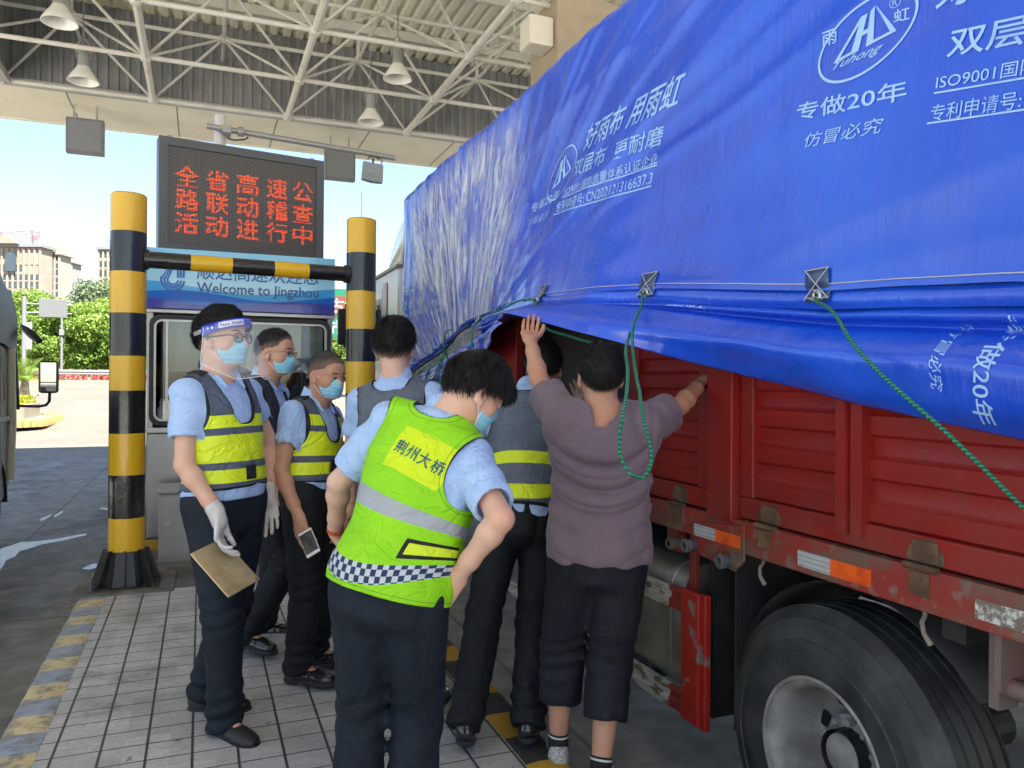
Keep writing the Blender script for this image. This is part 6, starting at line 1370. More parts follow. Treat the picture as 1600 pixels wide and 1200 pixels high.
        for sd in 'LR':
            if s.arm[sd]['glove']:
                a = s.arm[sd]; g = F(); fingers(g, a['w'], a['d'], a['n'], a['curl'], s=s.k * 1.08, side=1 if sd == 'L' else -1, thumb=a['kw'].get('thumb', (.55, .5, .35))); g.cone(a['w'] - nrm(a['w'] - a['e']) * .045, a['w'] + a['d'] * .02, .034 * k, .032 * k, .012)
                g.add(lambda P: .0012 * snz(P, 160, 3), op='d'); Vt, Fc = mesh_field(g, a['w'] - .24, a['w'] + .24, .004); raw_mesh('glove', relax(Vt, Fc, 1, .3), Fc, a['glove'], s.root)
        return s
    def tcoord(s, Vt):
        q = Vt - s.pel; w = np.clip((q @ s.u) / s.L / .6, 0, 1)[:, None]; r = s.rp * (1 - w) + s.rc * w; f = s.fp * (1 - w) + s.fc * w; f = f / np.linalg.norm(f, axis=1)[:, None]; r = r - f * (r * f).sum(1)[:, None]; r = r / np.linalg.norm(r, axis=1)[:, None]; u = np.cross(r, f)
        return np.stack([(q * r).sum(1), (q * f).sum(1), (q * u).sum(1)], 1)
    def trousers(s, mat, hem=-.055, loose=.012, fold=1.0, flare=.0, waist=.30, seed=1, name='trousers'):
        f = F(); k = s.k; pr = [(w, a + .012, b + .012, y) for w, a, b, y in s.prof]; f.add(torso_fn(s.pel, s.neck, s.rp, s.fp, s.rc, s.fc, pr), .02); f.plane(s.pel + s.u * s.L * waist, s.u)
        for sd in 'LR':
            l = s.leg[sd]; v = l['a'] - l['k']; end = l['k'] + v * (1 - hem / np.linalg.norm(v)) if hem < .5 else l['k'] + v * (1 - (hem - .5) * 1.0)
            g_ = F(); g_.cone(s.hip[sd] + V3(0, 0, .02), l['k'], (.098 + loose * .5) * k, (.068 + loose) * k, .02); g_.cone(l['k'], end + nrm(v) * .1, (.068 + loose) * k, (.058 + loose + flare) * k, .02); g_.plane(end, v)
            f.add(lambda P, g_=g_: g_.ev(P), .035)
        sg_ = [(s.leg[sd]['k'], nrm(s.leg[sd]['a'] - s.leg[sd]['k']), s.leg[sd]['a']) for sd in 'LR']
        def dis(P):
            d = .0035 * snz(P, 22, seed) + .0022 * snz(P * V3(1, 1, 2.2), 34, seed + 1) + .008 * np.clip(1 - 3.4 * np.abs(snz(P * V3(1, 1, .40), 14, seed + 9)), 0, 1) ** 1.5
            for kn, ax, an in sg_:
                w = (P - kn) @ ax; near = np.exp(-(((P - kn) - w[:, None] * ax) ** 2).sum(1) / .02); L = np.linalg.norm(an - kn)
                d = d + near * (.006 * np.exp(-(w / .12) ** 2) + .009 * np.exp(-((w - L * .92) / .10) ** 2)) * np.sin(w * 95 + 3.0 * snz(P, 14, seed + 2) + (P @ V3(.6, .8, 0)) * 30)
            return d * fold
        f.add(dis, op='d'); pts = np.array([s.hip['L'], s.hip['R'], s.pel + s.u * s.L * waist] + [s.leg[d]['k'] for d in 'LR'] + [s.leg[d]['a'] for d in 'LR']); Vt, Fc = mesh_field(f, pts.min(0) - .2, pts.max(0) + .2, .008)
        return raw_mesh(name, relax(Vt, Fc, 1, .4), Fc, mat, s.root)
    def shirt_field(s, off=.016, sleeve=.62, sl=.020, hem_w=.06, neckr=.075, neck_drop=0.0, flare=0.0, box=0.0, arms=True):
        f = F(); k = s.k; pr = [(w, max(a + off + flare * max(0, .5 - w), box * (w < .85)), max(b + off + flare * max(0, .5 - w), box * .74 * (w < .85)), y) for w, a, b, y in s.prof]; f.add(torso_fn(s.pel, s.neck, s.rp, s.fp, s.rc, s.fc, pr), .02)
        for sd in 'LR': f.cone(s.neck - s.u * .035 * k, s.sh[sd] + s.uc * .012, (.044 + off) * k, (.044 + off) * k, .06)
        if arms:
            for sd in 'LR':
                a = s.arm[sd]; g_ = F(); ax = a['e'] - s.sh[sd]; end = s.sh[sd] + ax * sleeve; g_.cone(s.sh[sd], end + ax * .3, (.053 + off) * k, (.048 + sl) * k, .02); g_.cone(s.sh[sd], s.pel * .35 + s.neck * .65 + (s.sh[sd] - s.neck) * .75, (.04 + off) * k, (.04 + off) * k, .04); g_.plane(end, ax); g_.cone(end - nrm(ax) * .015, end + nrm(ax) * .1, (.047 + sl - .014) * k, (.047 + sl - .014) * k, .005, 's'); f.add(lambda P, g_=g_: g_.ev(P), .03)
        f.plane(s.pel + s.u * s.L * hem_w, -s.u); return f
    def bounds(s, arms=True):
        pts = [s.pel, s.neck, s.hc] + list(s.sh.values()) + ([a['e'] for a in s.arm.values()] if arms else []); P = np.array(pts); return P.min(0) - .26, P.max(0) + .2
    def shirt(s, mat, seed=3, amp=1.0, disp=None, h=.007, name='shirt', cuts=None, **kw):
        f = s.shirt_field(**kw); nb = s.neck + s.u * .055 + s.fc * .02; f.cone(s.neck + s.u * .028 + s.fc * .012, nb + s.u * .1 + s.fc * .02, .060 * s.k, .066 * s.k, .004, 's')
        if cuts: cuts(f)
        shp = [(s.sh[d], s.arm[d]['e']) for d in 'LR']
        def dis(P):
            d = .0045 * snz(P, 17, seed) + .0028 * snz(P, 38, seed + 1) + .006 * np.clip(1 - 3.2 * np.abs(snz(P * V3(1, 1, .45), 15, seed + 8)), 0, 1) ** 1.5
            for a, b in shp:
                w = P - a - (b - a) * .15; r = np.sqrt((w * w).sum(1)); d = d + .006 * np.exp(-(r / .13) ** 2) * np.sin(r * 105 + 2.4 * snz(P, 12, seed + 4))
            return d * amp
        f.add(dis, op='d')
        if disp: f.add(disp, op='d')
        lo, hi = s.bounds(); Vt, Fc = mesh_field(f, lo, hi, h); o = raw_mesh(name, relax(Vt, Fc, 1, .4), Fc, mat, s.root, {'tc': s.tcoord(Vt)}); s.shirt_o = o; return o
    def collar(s, mat):
        f = F(); k = s.k; c0 = s.neck + s.u * .004; M = np.stack([s.rc, s.fc, s.uc])
        f.cone(c0 - s.u * .01 + s.fc * .006, c0 + s.u * .066 * k + s.fc * .026, .082 * k, .070 * k, .01); f.cone(c0 - s.u * .05 - s.fc * .01, c0 + s.u * .14 + s.fc * .05, .062 * k, .063 * k, .004, 's')
        f.plane(c0 + s.u * .072 * k + s.fc * .04, s.u * .9 + s.fc * .42, .004); f.plane(c0 - s.u * .035, -s.u, .004)
        f.ell(c0 + s.fc * .115 + s.u * .03, V3(.030, .06, .07) * k, M, .006, 's')
        for sg in (-1, 1):                  # collar points
            f.add((lambda g_: (lambda P: g_.ev(P)))(F().cone(c0 + s.rc * sg * .055 * k + s.fc * .055 * k + s.u * .018, c0 + s.rc * sg * .050 * k + s.fc * .105 * k - s.u * .045 * k, .016 * k, .006 * k, .004)), .012)
        Vt, Fc = mesh_field(f, c0 - .17, c0 + .17, .005); raw_mesh('collar', relax(Vt, Fc, 1, .3), Fc, mat, s.shirt_o)
    def vest(s, mat, off=.026, w0=.14, w1=1.02, arm_r=.092, neck_r=.10, front_neck=.14, seed=5, side_in=.028, h=.007, extra=None, back_drop=.0, hemn=None):
        f = F(); k = s.k; pr = [(w, a + off, b + off, y) for w, a, b, y in s.prof]; f.add(torso_fn(s.pel, s.neck, s.rp, s.fp, s.rc, s.fc, pr), .02)
        for sd in 'LR': f.cone(s.neck - s.u * .035 * k, s.sh[sd] + s.uc * .012, (.044 + off) * k, (.042 + off) * k, .06)
        M = np.stack([s.rc, s.fc, s.uc]); cuts = []
        def cut(fn, k_=.004): cuts.append(fn); f.add(fn, k_, 's')
        for sd, sg in (('L', -1), ('R', 1)):
            a = s.arm[sd]['e']; ax = nrm(a - s.sh[sd]); g_ = F(); g_.ell(s.sh[sd] + s.rc * sg * (.045 + side_in * 0) * k - s.uc * .045 * k, V3(.062, .16, .125) * k, M)
            g_.cone(s.sh[sd] + s.rc * sg * .04 * k, s.sh[sd] + s.rc * sg * .1 * k + ax * .2, .075 * k, .09 * k, .03); cut(lambda P, g_=g_: g_.ev(P))
        g2 = F(); g2.ell(s.neck + s.uc * (.02 - back_drop) * k - s.fc * .035 * k, V3(.085, .085, .055) * k, M); g2.cone(s.neck + s.fc * .10 * k + s.uc * .04, s.neck + s.fc * .12 * k - s.uc * front_neck * k, .085 * k, .055 * k, .03); g2.cone(s.neck, s.neck + s.u * .15 + s.fc * .03, .085 * k, .09 * k, .02); cut(lambda P: g2.ev(P))
        hn = s.u if hemn is None else nrm(V3(hemn)); f.plane(s.pel + s.u * s.L * w0, -hn, .004); cuts.append(lambda P: s.L * w0 * (s.u @ hn) - (P - s.pel) @ hn)
        f.add(lambda P: .0035 * snz(P, 15, seed) + .002 * snz(P, 40, seed + 1) + .005 * np.clip(1 - 3.6 * np.abs(snz(P * V3(1, 1, .5), 13, seed + 8)), 0, 1) ** 1.5, op='d')
        if extra: f.add(extra, op='d')
        lo, hi = s.bounds(False); Vt, Fc = mesh_field(f, lo, hi, h); Vt = relax(Vt, Fc, 1, .35); e = np.min([np.abs(c(Vt)) for c in cuts], 0); o = raw_mesh('vest', Vt, Fc, mat, s.root, {'tc': s.tcoord(Vt), 'edge': e}); s.vest_o = o; return o
    def shoes(s, mat, sneaker=False, sides='LR'):
        for sd in sides:
            l = s.leg[sd]; y = R(l['yaw']); fy = V3(math.sin(y), math.cos(y), 0); ry = V3(math.cos(y), -math.sin(y), 0); p = R(l['pitch']); f_ = fy * math.cos(p) - V3(0, 0, 1) * math.sin(p); u_ = fy * math.sin(p) + V3(0, 0, 1) * math.cos(p); a = l['a'] - u_ * .085; k = s.k; M = np.stack([ry, f_, u_])
            f = F(); f.ell(a + f_ * -.035 + u_ * .035, V3(.036, .042, .045) * k, M, .02); f.ell(a + f_ * .06 + u_ * .028, V3(.045, .09, .038) * k, M, .03); f.ell(a + f_ * .145 + u_ * .020, V3(.043, .062, .030) * k, M, .03)
            f.cone(a + u_ * .04 - f_ * .012, a + u_ * .085 - f_ * .005, .038 * k, .040 * k, .03); f.plane(a + u_ * (.002), -u_, .006); f.plane(a + u_ * .098, u_, .004); f.add(lambda P, a=a, f_=f_: .0012 * np.sin(((P - a) @ f_) * 160) * np.exp(-((((P - a) @ f_) - .09) / .03) ** 2), op='d')
            Vt, Fc = mesh_field(f, a - .26, a + .28, .0055); so = raw_mesh('shoe', relax(Vt, Fc, 1, .3), Fc, mat, s.root)
            g = F(); g.ell(a + f_ * -.03, V3(.040, .048, .03) * k, M, .02); g.ell(a + f_ * .07, V3(.044, .10, .03) * k, M, .03); g.ell(a + f_ * .145, V3(.047, .067, .03) * k, M, .03); g.plane(a + u_ * (.012 + (.010 if sneaker else 0)), u_, .003); g.plane(a - u_ * .014, -u_, .003)
            if not sneaker: g.add(lambda P, a=a, f_=f_, u_=u_: F().ell(a + f_ * .035 - u_ * .014, V3(.08, .025, .010), M).ev(P), .004, 's')
            Vt, Fc = mesh_field(g, a - .26, a + .28, .0055); raw_mesh('sole', Vt, Fc, SOLE if not sneaker else WSOLE, so)
    def hair(s, mat, line=((-.10, -.062), (.0, .010), (.082, .058)), thick=.013, top=.008, puff=None, strands=3500, slen=.018, seed=1, comb=(0, .0, -1), sway=.5, fade=.0, wild=.16):
        q = s.hs; M = s.HM; f = F(); f.ell(s.hl(0, -.014, .030), (V3(.076, .096, .087) + thick) * q, M, .02)
        if top: f.ell(s.hl(0, .0, .075), V3(.062, .078, .047 + top) * q, M, .03)
        for c, r in (puff or []): f.ell(s.hl(*c), V3(*r) * q, M, .025)
        ys = [p[0] for p in line]; zs = [p[1] for p in line]
        def low(P): l = (P - s.hc) @ M.T / q; return (np.interp(l[:, 1], ys, zs) + .004 * np.sin(l[:, 1] * 260) - l[:, 2]) * .8 * q
        f.add(low, .005, 'i'); f.add(lambda P: .0018 * snz(P, 150, seed) + .0022 * snz(P, 60, seed + 1), op='d')
        Vt, Fc = mesh_field(f, s.hc - .17, s.hc + .17, .0048); Vt = relax(Vt, Fc, 1, .2)
        rg = np.random.RandomState(seed); A, B_, C_ = Vt[Fc[:, 0]], Vt[Fc[:, 1]], Vt[Fc[:, 2]]; N = np.cross(B_ - A, C_ - A); N /= np.linalg.norm(N, axis=1)[:, None] + 1e-9; ok = np.nonzero(((A - s.hl(0, 0, .02)) * N).sum(1) > 0)[0]; ix = rg.choice(ok, strands)
        p = A[ix] - N[ix] * .002; cd = M.T @ V3(*comb); tg = cd - N[ix] * (N[ix] @ cd)[:, None]; tg /= np.linalg.norm(tg, axis=1)[:, None] + 1e-6; d = N[ix] * (1 - sway) * .8 + tg * sway + rg.normal(size=(strands, 3)) * wild; d /= np.linalg.norm(d, axis=1)[:, None]; ln = slen * (.5 + rg.rand(strands))[:, None]
        sd_ = np.cross(d, rg.normal(size=(strands, 3))); sd_ /= np.linalg.norm(sd_, axis=1)[:, None]; w = .0011; tip = p + d * ln - np.array([0, 0, .15]) * ln * sway
        SV = np.stack([p - sd_ * w, p + sd_ * w, tip + sd_ * w * .2, tip - sd_ * w * .2], 1).reshape(-1, 3); SF = np.arange(4 * strands).reshape(-1, 4) + len(Vt)
        VV = np.concatenate([Vt, SV]); hh = -low(VV) / .8; fd = np.clip(hh / max(fade, 1e-4), 0, 1) if fade else np.ones(len(VV))
        return raw_mesh('hair', VV, np.concatenate([Fc, SF]), mat, s.root, {'fd': fd})
    def face(s, mask=True, eyes=True, brow=True):
        q = s.hs
        if eyes:
            for sg in (-1, 1):
                e = MB(); c = s.hl(sg * .032, .0935, .001); e.lathe([(0, .0)] + [(.0125 * q * math.sin(R(a)), .0045 * q * (math.cos(R(a)) - 1)) for a in range(15, 91, 15)], 14, Matrix.Translation(c) @ Matrix([list(s.HM[0]) + [0], list(s.HM[2] * -1) + [0], list(s.HM[1]) + [0], [0, 0, 0, 1]]).transposed().to_4x4() @ Matrix.Diagonal((1, .5, 1, 1)))
                eo = e.build('eye', EYEW, s.root, smooth=True); e2 = MB(); e2.lathe([(0, .0012), (.0045 * q, .0004), (.0055 * q, -.0012)], 12, Matrix.Translation(s.hl(sg * .0325, .0942, .001)) @ Matrix([list(s.HM[0]) + [0], list(s.HM[2] * -1) + [0], list(s.HM[1]) + [0], [0, 0, 0, 1]]).transposed().to_4x4()); e2.build('iris', EYEB, eo, smooth=True)
                e3 = MB(); e3.tube([s.hl(sg * (.018 + .029 * i / 5), .0955 - .0075 * (i / 5) ** 2 - (.003 if i in (0, 5) else 0), .0065 - .0035 * abs(i - 2.5) / 2.5) for i in range(6)], .0013, 5); e3.build('eyelid', BROW, s.root, smooth=True)
        if brow:
            for sg in (-1, 1): MB().tube([s.hl(sg * (.014 + .036 * i / 5), .0985 - .013 * (i / 5) ** 1.6, .024 + .004 * math.sin(i / 5 * 3)) for i in range(6)], [.002, .003, .0032, .003, .0024, .001], 6).build('eyebrow', BROW, s.root, smooth=True)
        if mask:
            f = F(); M = s.HM; g0 = 1.0; f.ell(s.hl(0, .022, -.048), V3(.0665, .080, .066) * q, M, .02); f.ell(s.hl(0, .066, -.030), V3(.026, .050, .030) * q, M, .03); f.ell(s.hl(0, .058, -.082), V3(.036, .036, .030) * q, M, .03)
            c1 = lambda P: -(((P - s.hc) @ M.T / q)[:, 1] - .022 - .25 * np.abs(((P - s.hc) @ M.T / q)[:, 2] + .05)) * q; c2 = lambda P: (((P - s.hc) @ M.T / q)[:, 2] + .014 - .10 * (.1 - np.abs(((P - s.hc) @ M.T / q)[:, 0]))) * q; c3 = lambda P: (-.104 - ((P - s.hc) @ M.T / q)[:, 2]) * q
            for c in (c1, c2, c3): f.add(c, .003, 'i')
            f.add(lambda P: .0011 * np.sin(((P - s.hc) @ M.T / q)[:, 2] * 330 + 10 * ((P - s.hc) @ M.T / q)[:, 0] ** 2) + .0015 * snz(P, 60, 2), op='d')
            Vt, Fc = mesh_field(f, s.hc - .15, s.hc + .15, .004); e = np.min([np.abs(c(Vt)) for c in (c1, c2, c3)], 0); mo = raw_mesh('face_mask', relax(Vt, Fc, 1, .3), Fc, MASKM, s.root, {'tc': Vt, 'edge': e})
            lp_ = MB()
            for sg in (-1, 1):
                for z0, z1 in ((-.020, .012), (-.092, -.040)): lp_.tube(spline([s.hl(sg * .058, .034, z0), s.hl(sg * .0715, .018, (z0 + z1) / 2), s.hl(sg * .0815, -.006, z1), s.hl(sg * .084, -.026, z1 * .6 - .004)], 5), .0016, 5)
            lp_.build('ear_loop', WCORD, mo, smooth=True)
def vest_mat(name, base, base2, bands, edge_c=(.012, .012, .015), ycol=(.62, .80, .02), edge_w=.011, bandx=None, mesh_tex=True, extra=None, bandcol2=None):
    m = NT(name); x = m.xyz(m.attr('tc')); e = m.attr('edge', 'Fac'); ms = m.noise(520, 2); c = m.mix(m.ramp(m.noise(8, 5), .3, .7), base, base2)
    if mesh_tex: c = m.mix(m.math('MULTIPLY', m.ramp(ms, .45, .6), .22), c, tuple(v * .5 for v in base))
    gl = 0.0; wob = m.math('MULTIPLY', m.math('SUBTRACT', m.noise(9, 2), .5), .006); z = m.math('ADD', x[2], wob)
    for z0, z1 in bands:
        k = m.math('MULTIPLY', m.math('GREATER_THAN', z, z0), m.math('LESS_THAN', z, z1)); st = m.math('FRACT', m.math('MULTIPLY', m.math('ADD', x[0], x[1]), 34)); tone = m.mix(m.math('MULTIPLY', m.ramp(st, .06, .0), .4), ycol, tuple(v * .55 for v in ycol))
        tone = m.mix(m.ramp(m.noise(11, 4), .4, .75), tone, tuple(min(1, v * 1.15) for v in ycol)); c = m.mix(k, c, tone); gl = k if gl == 0.0 else m.math('ADD', gl, k)
    if extra: c = extra(m, x, c)
    c = m.mix(m.math('LESS_THAN', e, edge_w), c, edge_c)
    cz = m.ramp(m.math('ABSOLUTE', m.math('SUBTRACT', m.noise(7, 3, stretch=(.8, .8, 1.2), dist=.8), .5)), .0, .06)
    sm_ = m.math('MULTIPLY', m.math('LESS_THAN', m.math('ABSOLUTE', m.math('SUBTRACT', e, .020)), .0012), .5); c = m.mix(sm_, c, edge_c)
    m.set(color=c, rough=m.math('SUBTRACT', .75, m.math('MULTIPLY', gl, .35)) if bands else .7, normal=m.bump(m.math('ADD', m.math('MULTIPLY', cz, .5), m.math('MULTIPLY', m.noise(14, 4, dist=.5), .5)), .65, .009, normal=m.bump(ms, .3, .0015)), spec=.35); return m.m
# ------------------------------------------------------------------ the seven people
GREYV = [(.075, .095, .14), (.10, .125, .175)]
YB = (.66, .80, .02)
def Pw(px, py, Y): return np.array(at(px, py, Y))
def finish(s, base):
    s.root.location = base
    for c in kids(s.root): c.matrix_parent_inverse = Matrix.Translation(-Vector(base))
def closure(s, z, w=.10, h=.03, side=1, col=None):      # dark strap end at the front of the vest
    pass
V_FRONT = vest_mat('grey_mesh_vest', *GREYV, bands=[(.115, .170), (.200, .312), (.342, .397)], edge_c=(.008, .009, .013), ycol=YB)
V_DARK = vest_mat('dark_mesh_vest', (.028, .035, .05), (.04, .05, .07), bands=[(.075, .12), (.19, .24)], edge_c=(.006, .006, .008), ycol=YB)
V_BACK = vest_mat('grey_mesh_vest_back', (.10, .125, .175), (.14, .17, .22), bands=[(.108, .156), (.238, .288)], edge_c=(.01, .01, .015), ycol=YB)
V_PLAIN = vest_mat('plain_grey_mesh_vest', (.10, .12, .155), (.14, .165, .205), bands=[(.03, .045)], edge_c=(.01, .01, .015), ycol=YB)
GLOVE = pm('latex_glove', (.60, .58, .56), .45, (.52, .50, .48), 20)

# --- P1 : face shield, tablet
p = Person('young man in face shield, glasses and grey vest with yellow bands, holding a tablet', 'officers in pale blue shirts and vests', 1.80, Pw(353, 790, 3.42), Pw(338, 594, 3.44), 118, 114, girth=1.02, belly=.010, head=(108, 3, 0), hc=Pw(348, 530, 3.38))
p1 = p
p.set_arm('R', Pw(343, 806, 3.20), (-.8, -.2, -.1), (.02, -.10, -1), (1, .1, 0), curl=(.55, .6, .65, .7), glove=GLOVE, thumb=(.25, .5, .5))
p.set_arm('L', Pw(418, 775, 3.62), (.2, .8, -.2), (.1, -.1, -1), (.2, -1, 0), curl=.45, glove=GLOVE)
p.set_leg('R', Pw(352, 1128, 3.27), (.6, -.4, 0), 124); p.set_leg('L', Pw(318, 1090, 3.52), (.6, .2, 0), 92)
p.build_body(); p.trousers(NAVYT, seed=11); p.shirt(SHIRT, seed=12); p.collar(SHIRT); p.vest(V_FRONT, seed=13); p.shoes(LEATHM)
p.hair(HAIRM, line=((-.10, -.058), (-.03, -.012), (.02, .030), (.045, .048), (.10, .060)), thick=.016, top=.016, seed=14, slen=.022, comb=(0, .5, 1), sway=.7, strands=8000, fade=.022, wild=.10); p.face()
finish(p, (p.pel[0], p.pel[1], 0))
# --- P2 : glasses, behind
p = Person('man in gold rimmed glasses and mask, half hidden behind the shield wearer', 'officers in pale blue shirts and vests', 1.77, Pw(413, 760, 4.35), Pw(410, 600, 4.40), 100, 98, girth=.96, head=(100, -2, 0), hc=Pw(430, 552, 4.36), skin=SK_M)
p2 = p
p.set_arm('R', Pw(438, 775, 4.22), (-.8, -.3, -.2), (.05, .0, -1), (0, 1, 0), curl=.4); p.set_arm('L', Pw(450, 775, 4.6), (-.6, .6, -.1), (.1, 0, -1), (0, -1, 0), curl=.4)
p.set_leg('R', Pw(388, 985, 4.22), (1, 0, 0), 120); p.set_leg('L', Pw(412, 975, 4.62), (1, .1, 0), 92)
p.build_body(h=.006); p.trousers(BLACKT, seed=21); p.shirt(SHIRT, seed=22); p.collar(SHIRT); p.vest(V_DARK, seed=23); p.shoes(LEATHER)
p.hair(HAIRM, line=((-.10, -.030), (-.02, .020), (.045, .040), (.07, .066)), thick=.006, top=.010, seed=24, slen=.008, comb=(0, .2, 1), sway=.3, strands=4000, fade=.045); p.face()
finish(p, (p.pel[0], p.pel[1], 0))
# --- P3 : greying crew cut, phone
p = Person('man with greying crew cut and face mask, holding a white phone at his thigh', 'officers in pale blue shirts and vests', 1.67, Pw(487, 775, 3.86), Pw(488, 634, 3.92), 112, 112, girth=.96, head=(122, -8, 0), hc=Pw(510, 588, 3.88), hsc=1.0, skin=SK_T)
p3 = p
p.set_arm('R', Pw(467, 808, 3.64), (-.9, -.2, -.2), (.28, -.12, -1), (.4, 1, 0), curl=(.35, .4, .45, .5)); p.set_arm('L', Pw(525, 800, 3.95), (-.2, .9, -.2), (.3, -.2, -.9), (-.3, -.6, 0), curl=.5)
p.set_leg('R', Pw(466, 1040, 3.80), (.8, -.4, 0), 105); p.set_leg('L', Pw(492, 1015, 4.02), (.8, .2, 0), 100)
p.build_body(); p.trousers(BLACKT, seed=31); p.shirt(SHIRT, seed=32); p.collar(SHIRT); p.vest(V_FRONT, seed=33); p.shoes(LEATHER)
p.hair(HAIRG, line=((-.10, -.030), (-.02, .028), (.04, .046), (.075, .068)), thick=.003, top=.006, seed=34, slen=.006, comb=(0, .2, 1), sway=.3, strands=5000, fade=.065); p.face()
finish(p, (p.pel[0], p.pel[1], 0))
# --- P4 : seen from behind
p = Person('man seen from behind in plain grey mesh vest, beside the right striped post', 'officers in pale blue shirts and vests', 1.78, Pw(628, 800, 3.52), Pw(618, 606, 3.56), 10, 6, girth=1.04, head=(4, -4, 0), hc=Pw(617, 543, 3.60), skin=SK_L)
p4 = p
p.set_arm('L', Pw(548, 800, 3.72), (-.8, -.4, 0), (.1, .8, -.5), (.3, 0, -1), curl=.5); p.set_arm('R', Pw(700, 790, 3.75), (.8, -.4, 0), (-.1, .8, -.5), (-.3, 0, -1), curl=.5)
p.set_leg('L', Pw(592, 1090, 3.48), (0, 1, 0), -8); p.set_leg('R', Pw(668, 1080, 3.50), (0, 1, 0), 18)
p.build_body(h=.006); p.trousers(NAVYT, seed=41); p.shirt(SHIRT, seed=42); p.collar(SHIRT); p.vest(V_PLAIN, seed=43, neck_r=.1); p.shoes(LEATHER)
p.hair(HAIRM, line=((-.10, -.048), (-.02, -.014), (.02, .030), (.10, .060)), thick=.015, top=.014, seed=44, slen=.022, comb=(0, -.3, -1), sway=.7, strands=9000, fade=.02, wild=.12); p.face(mask=True, eyes=False, brow=False)
finish(p, (p.pel[0], p.pel[1], 0))
# --- P5 : lime vest, bending, hand on hip
def lime_extra(m, x, c):
    X, Z = x[0], x[2]; Z = m.math('ADD', Z, m.math('MULTIPLY', m.math('MULTIPLY', X, X), m.math('MULTIPLY', m.ramp(Z, .25, .0), -.8))); AND = lambda *a: a[0] if len(a) == 1 else m.math('MULTIPLY', a[0], AND(*a[1:])); G = lambda a, b: m.math('GREATER_THAN', a, b); L_ = lambda a, b: m.math('LESS_THAN', a, b)
    back = L_(x[1], 0.02)
    patch = AND(G(X, -.172), L_(X, .030), G(Z, .335), L_(Z, .480), back); c = m.mix(patch, c, m.mix(m.noise(6, 3), (.66, .80, .015), (.56, .76, .012)))
    c = m.mix(AND(G(Z, .225), L_(Z, .269)), c, m.mix(m.noise(16, 4), (.30, .33, .36), (.42, .45, .48)))
    u = m.math('FLOOR', m.math('DIVIDE', m.math('ADD', X, 5.0), .0165)); v = m.math('FLOOR', m.math('DIVIDE', m.math('ADD', Z, 5.0), .0165)); ck = m.math('MODULO', m.math('ADD', u, v), 2.0)
    c = m.mix(AND(G(Z, .062), L_(Z, .110)), c, m.mix(ck, (.50, .54, .58), (.015, .04, .10)))
    a = AND(G(X, .055), L_(X, .3), G(Z, .128), L_(Z, .185), back); b = AND(G(X, .068), L_(X, .3), G(Z, .140), L_(Z, .173), back)
    c = m.mix(a, c, (.012, .012, .014)); c = m.mix(b, c, (.62, .80, .03)); return c
V_LIME = vest_mat('lime_mesh_vest', (.26, .66, .008), (.31, .73, .010), bands=[], edge_c=(.016, .018, .02), edge_w=.007, extra=lime_extra)
p = Person('young man in bright lime green vest with checked hem, bending forward with hand on hip', 'people in lime vests', 1.72, Pw(608, 925, 2.42), Pw(685, 664, 2.60), 14, 14, roll_c=14, girth=.98, head=(58, -30, 6), hc=Pw(741, 612, 2.60), hsc=1.05, skin=SK_L)
p5 = p
p.set_arm('L', Pw(524, 832, 2.82), (-.7, -.5, .0), (.25, .5, -.7), (1, 0, .2), curl=.5); p.set_arm('R', Pw(713, 903, 2.38), (.45, -.8, -.5), (-.62, .15, -.78), (.0, 1, .0), curl=.75, thumb=(.6, .2, .2))
p.set_leg('L', Pw(545, 1330, 2.42), (0, 1, 0), 0); p.set_leg('R', Pw(640, 1330, 2.40), (0, 1, 0), 20)
p.build_body(h=.0045); p.trousers(NAVYT, seed=51, loose=.018, waist=.07); p.shirt(SHIRT, seed=52, off=.020, sleeve=.80, sl=.020, h=.006); p.collar(SHIRT); p.vest(V_LIME, seed=53, off=.038, w0=.0, arm_r=.08, h=.0055, hemn=(.24, .12, 1)); p.shoes(LEATHER)
p.hair(HAIRM, line=((-.10, -.030), (-.03, .004), (.0, .024), (.05, .038), (.10, .040)), thick=.011, top=.016, seed=54, slen=.030, comb=(.1, .5, -.8), sway=.93, strands=16000, wild=.10, puff=[((0, .035, .055), (.080, .086, .058))]); p.face(mask=True, eyes=False)
# lettering on the back of the vest
from mathutils.bvhtree import BVHTree
def project(s, o, name, text, x0, x1, z0, z1, mat, bold=.01):
    me = o.data; bvh = BVHTree.FromPolygons([tuple(v.co) for v in me.vertices], [tuple(q.vertices) for q in me.polygons]); vs, fs = text_fit(text, bold); vs = [(x0 + (x1 - x0) * a, z0 + (z1 - z0) * b) for a, b in vs]; vs, fs = sub_mesh(vs, fs, .02); out = []
    for a, b in vs:
        org = Vector(s.pel + s.rc * a + s.uc * b - s.fc * .5); h_, n_, i_, d_ = bvh.ray_cast(org, Vector(s.fc)); out.append((h_ - Vector(s.fc) * .003) if h_ is not None else org + Vector(s.fc) * .35)
    return MB().add(out, fs).build(name, mat, o)
for i, ch in enumerate('荆州大桥'):
    x_ = -.160 + i * .046; project(p, p.vest_o, 'lettering', ch, x_, x_ + .039, .385 - .002 * i, .431 - .002 * i, pm('teal_letter', (.005, .09, .13), .5) if i == 0 else bpy.data.materials['teal_letter'], .012)
finish(p, (p.pel[0], p.pel[1], 0))
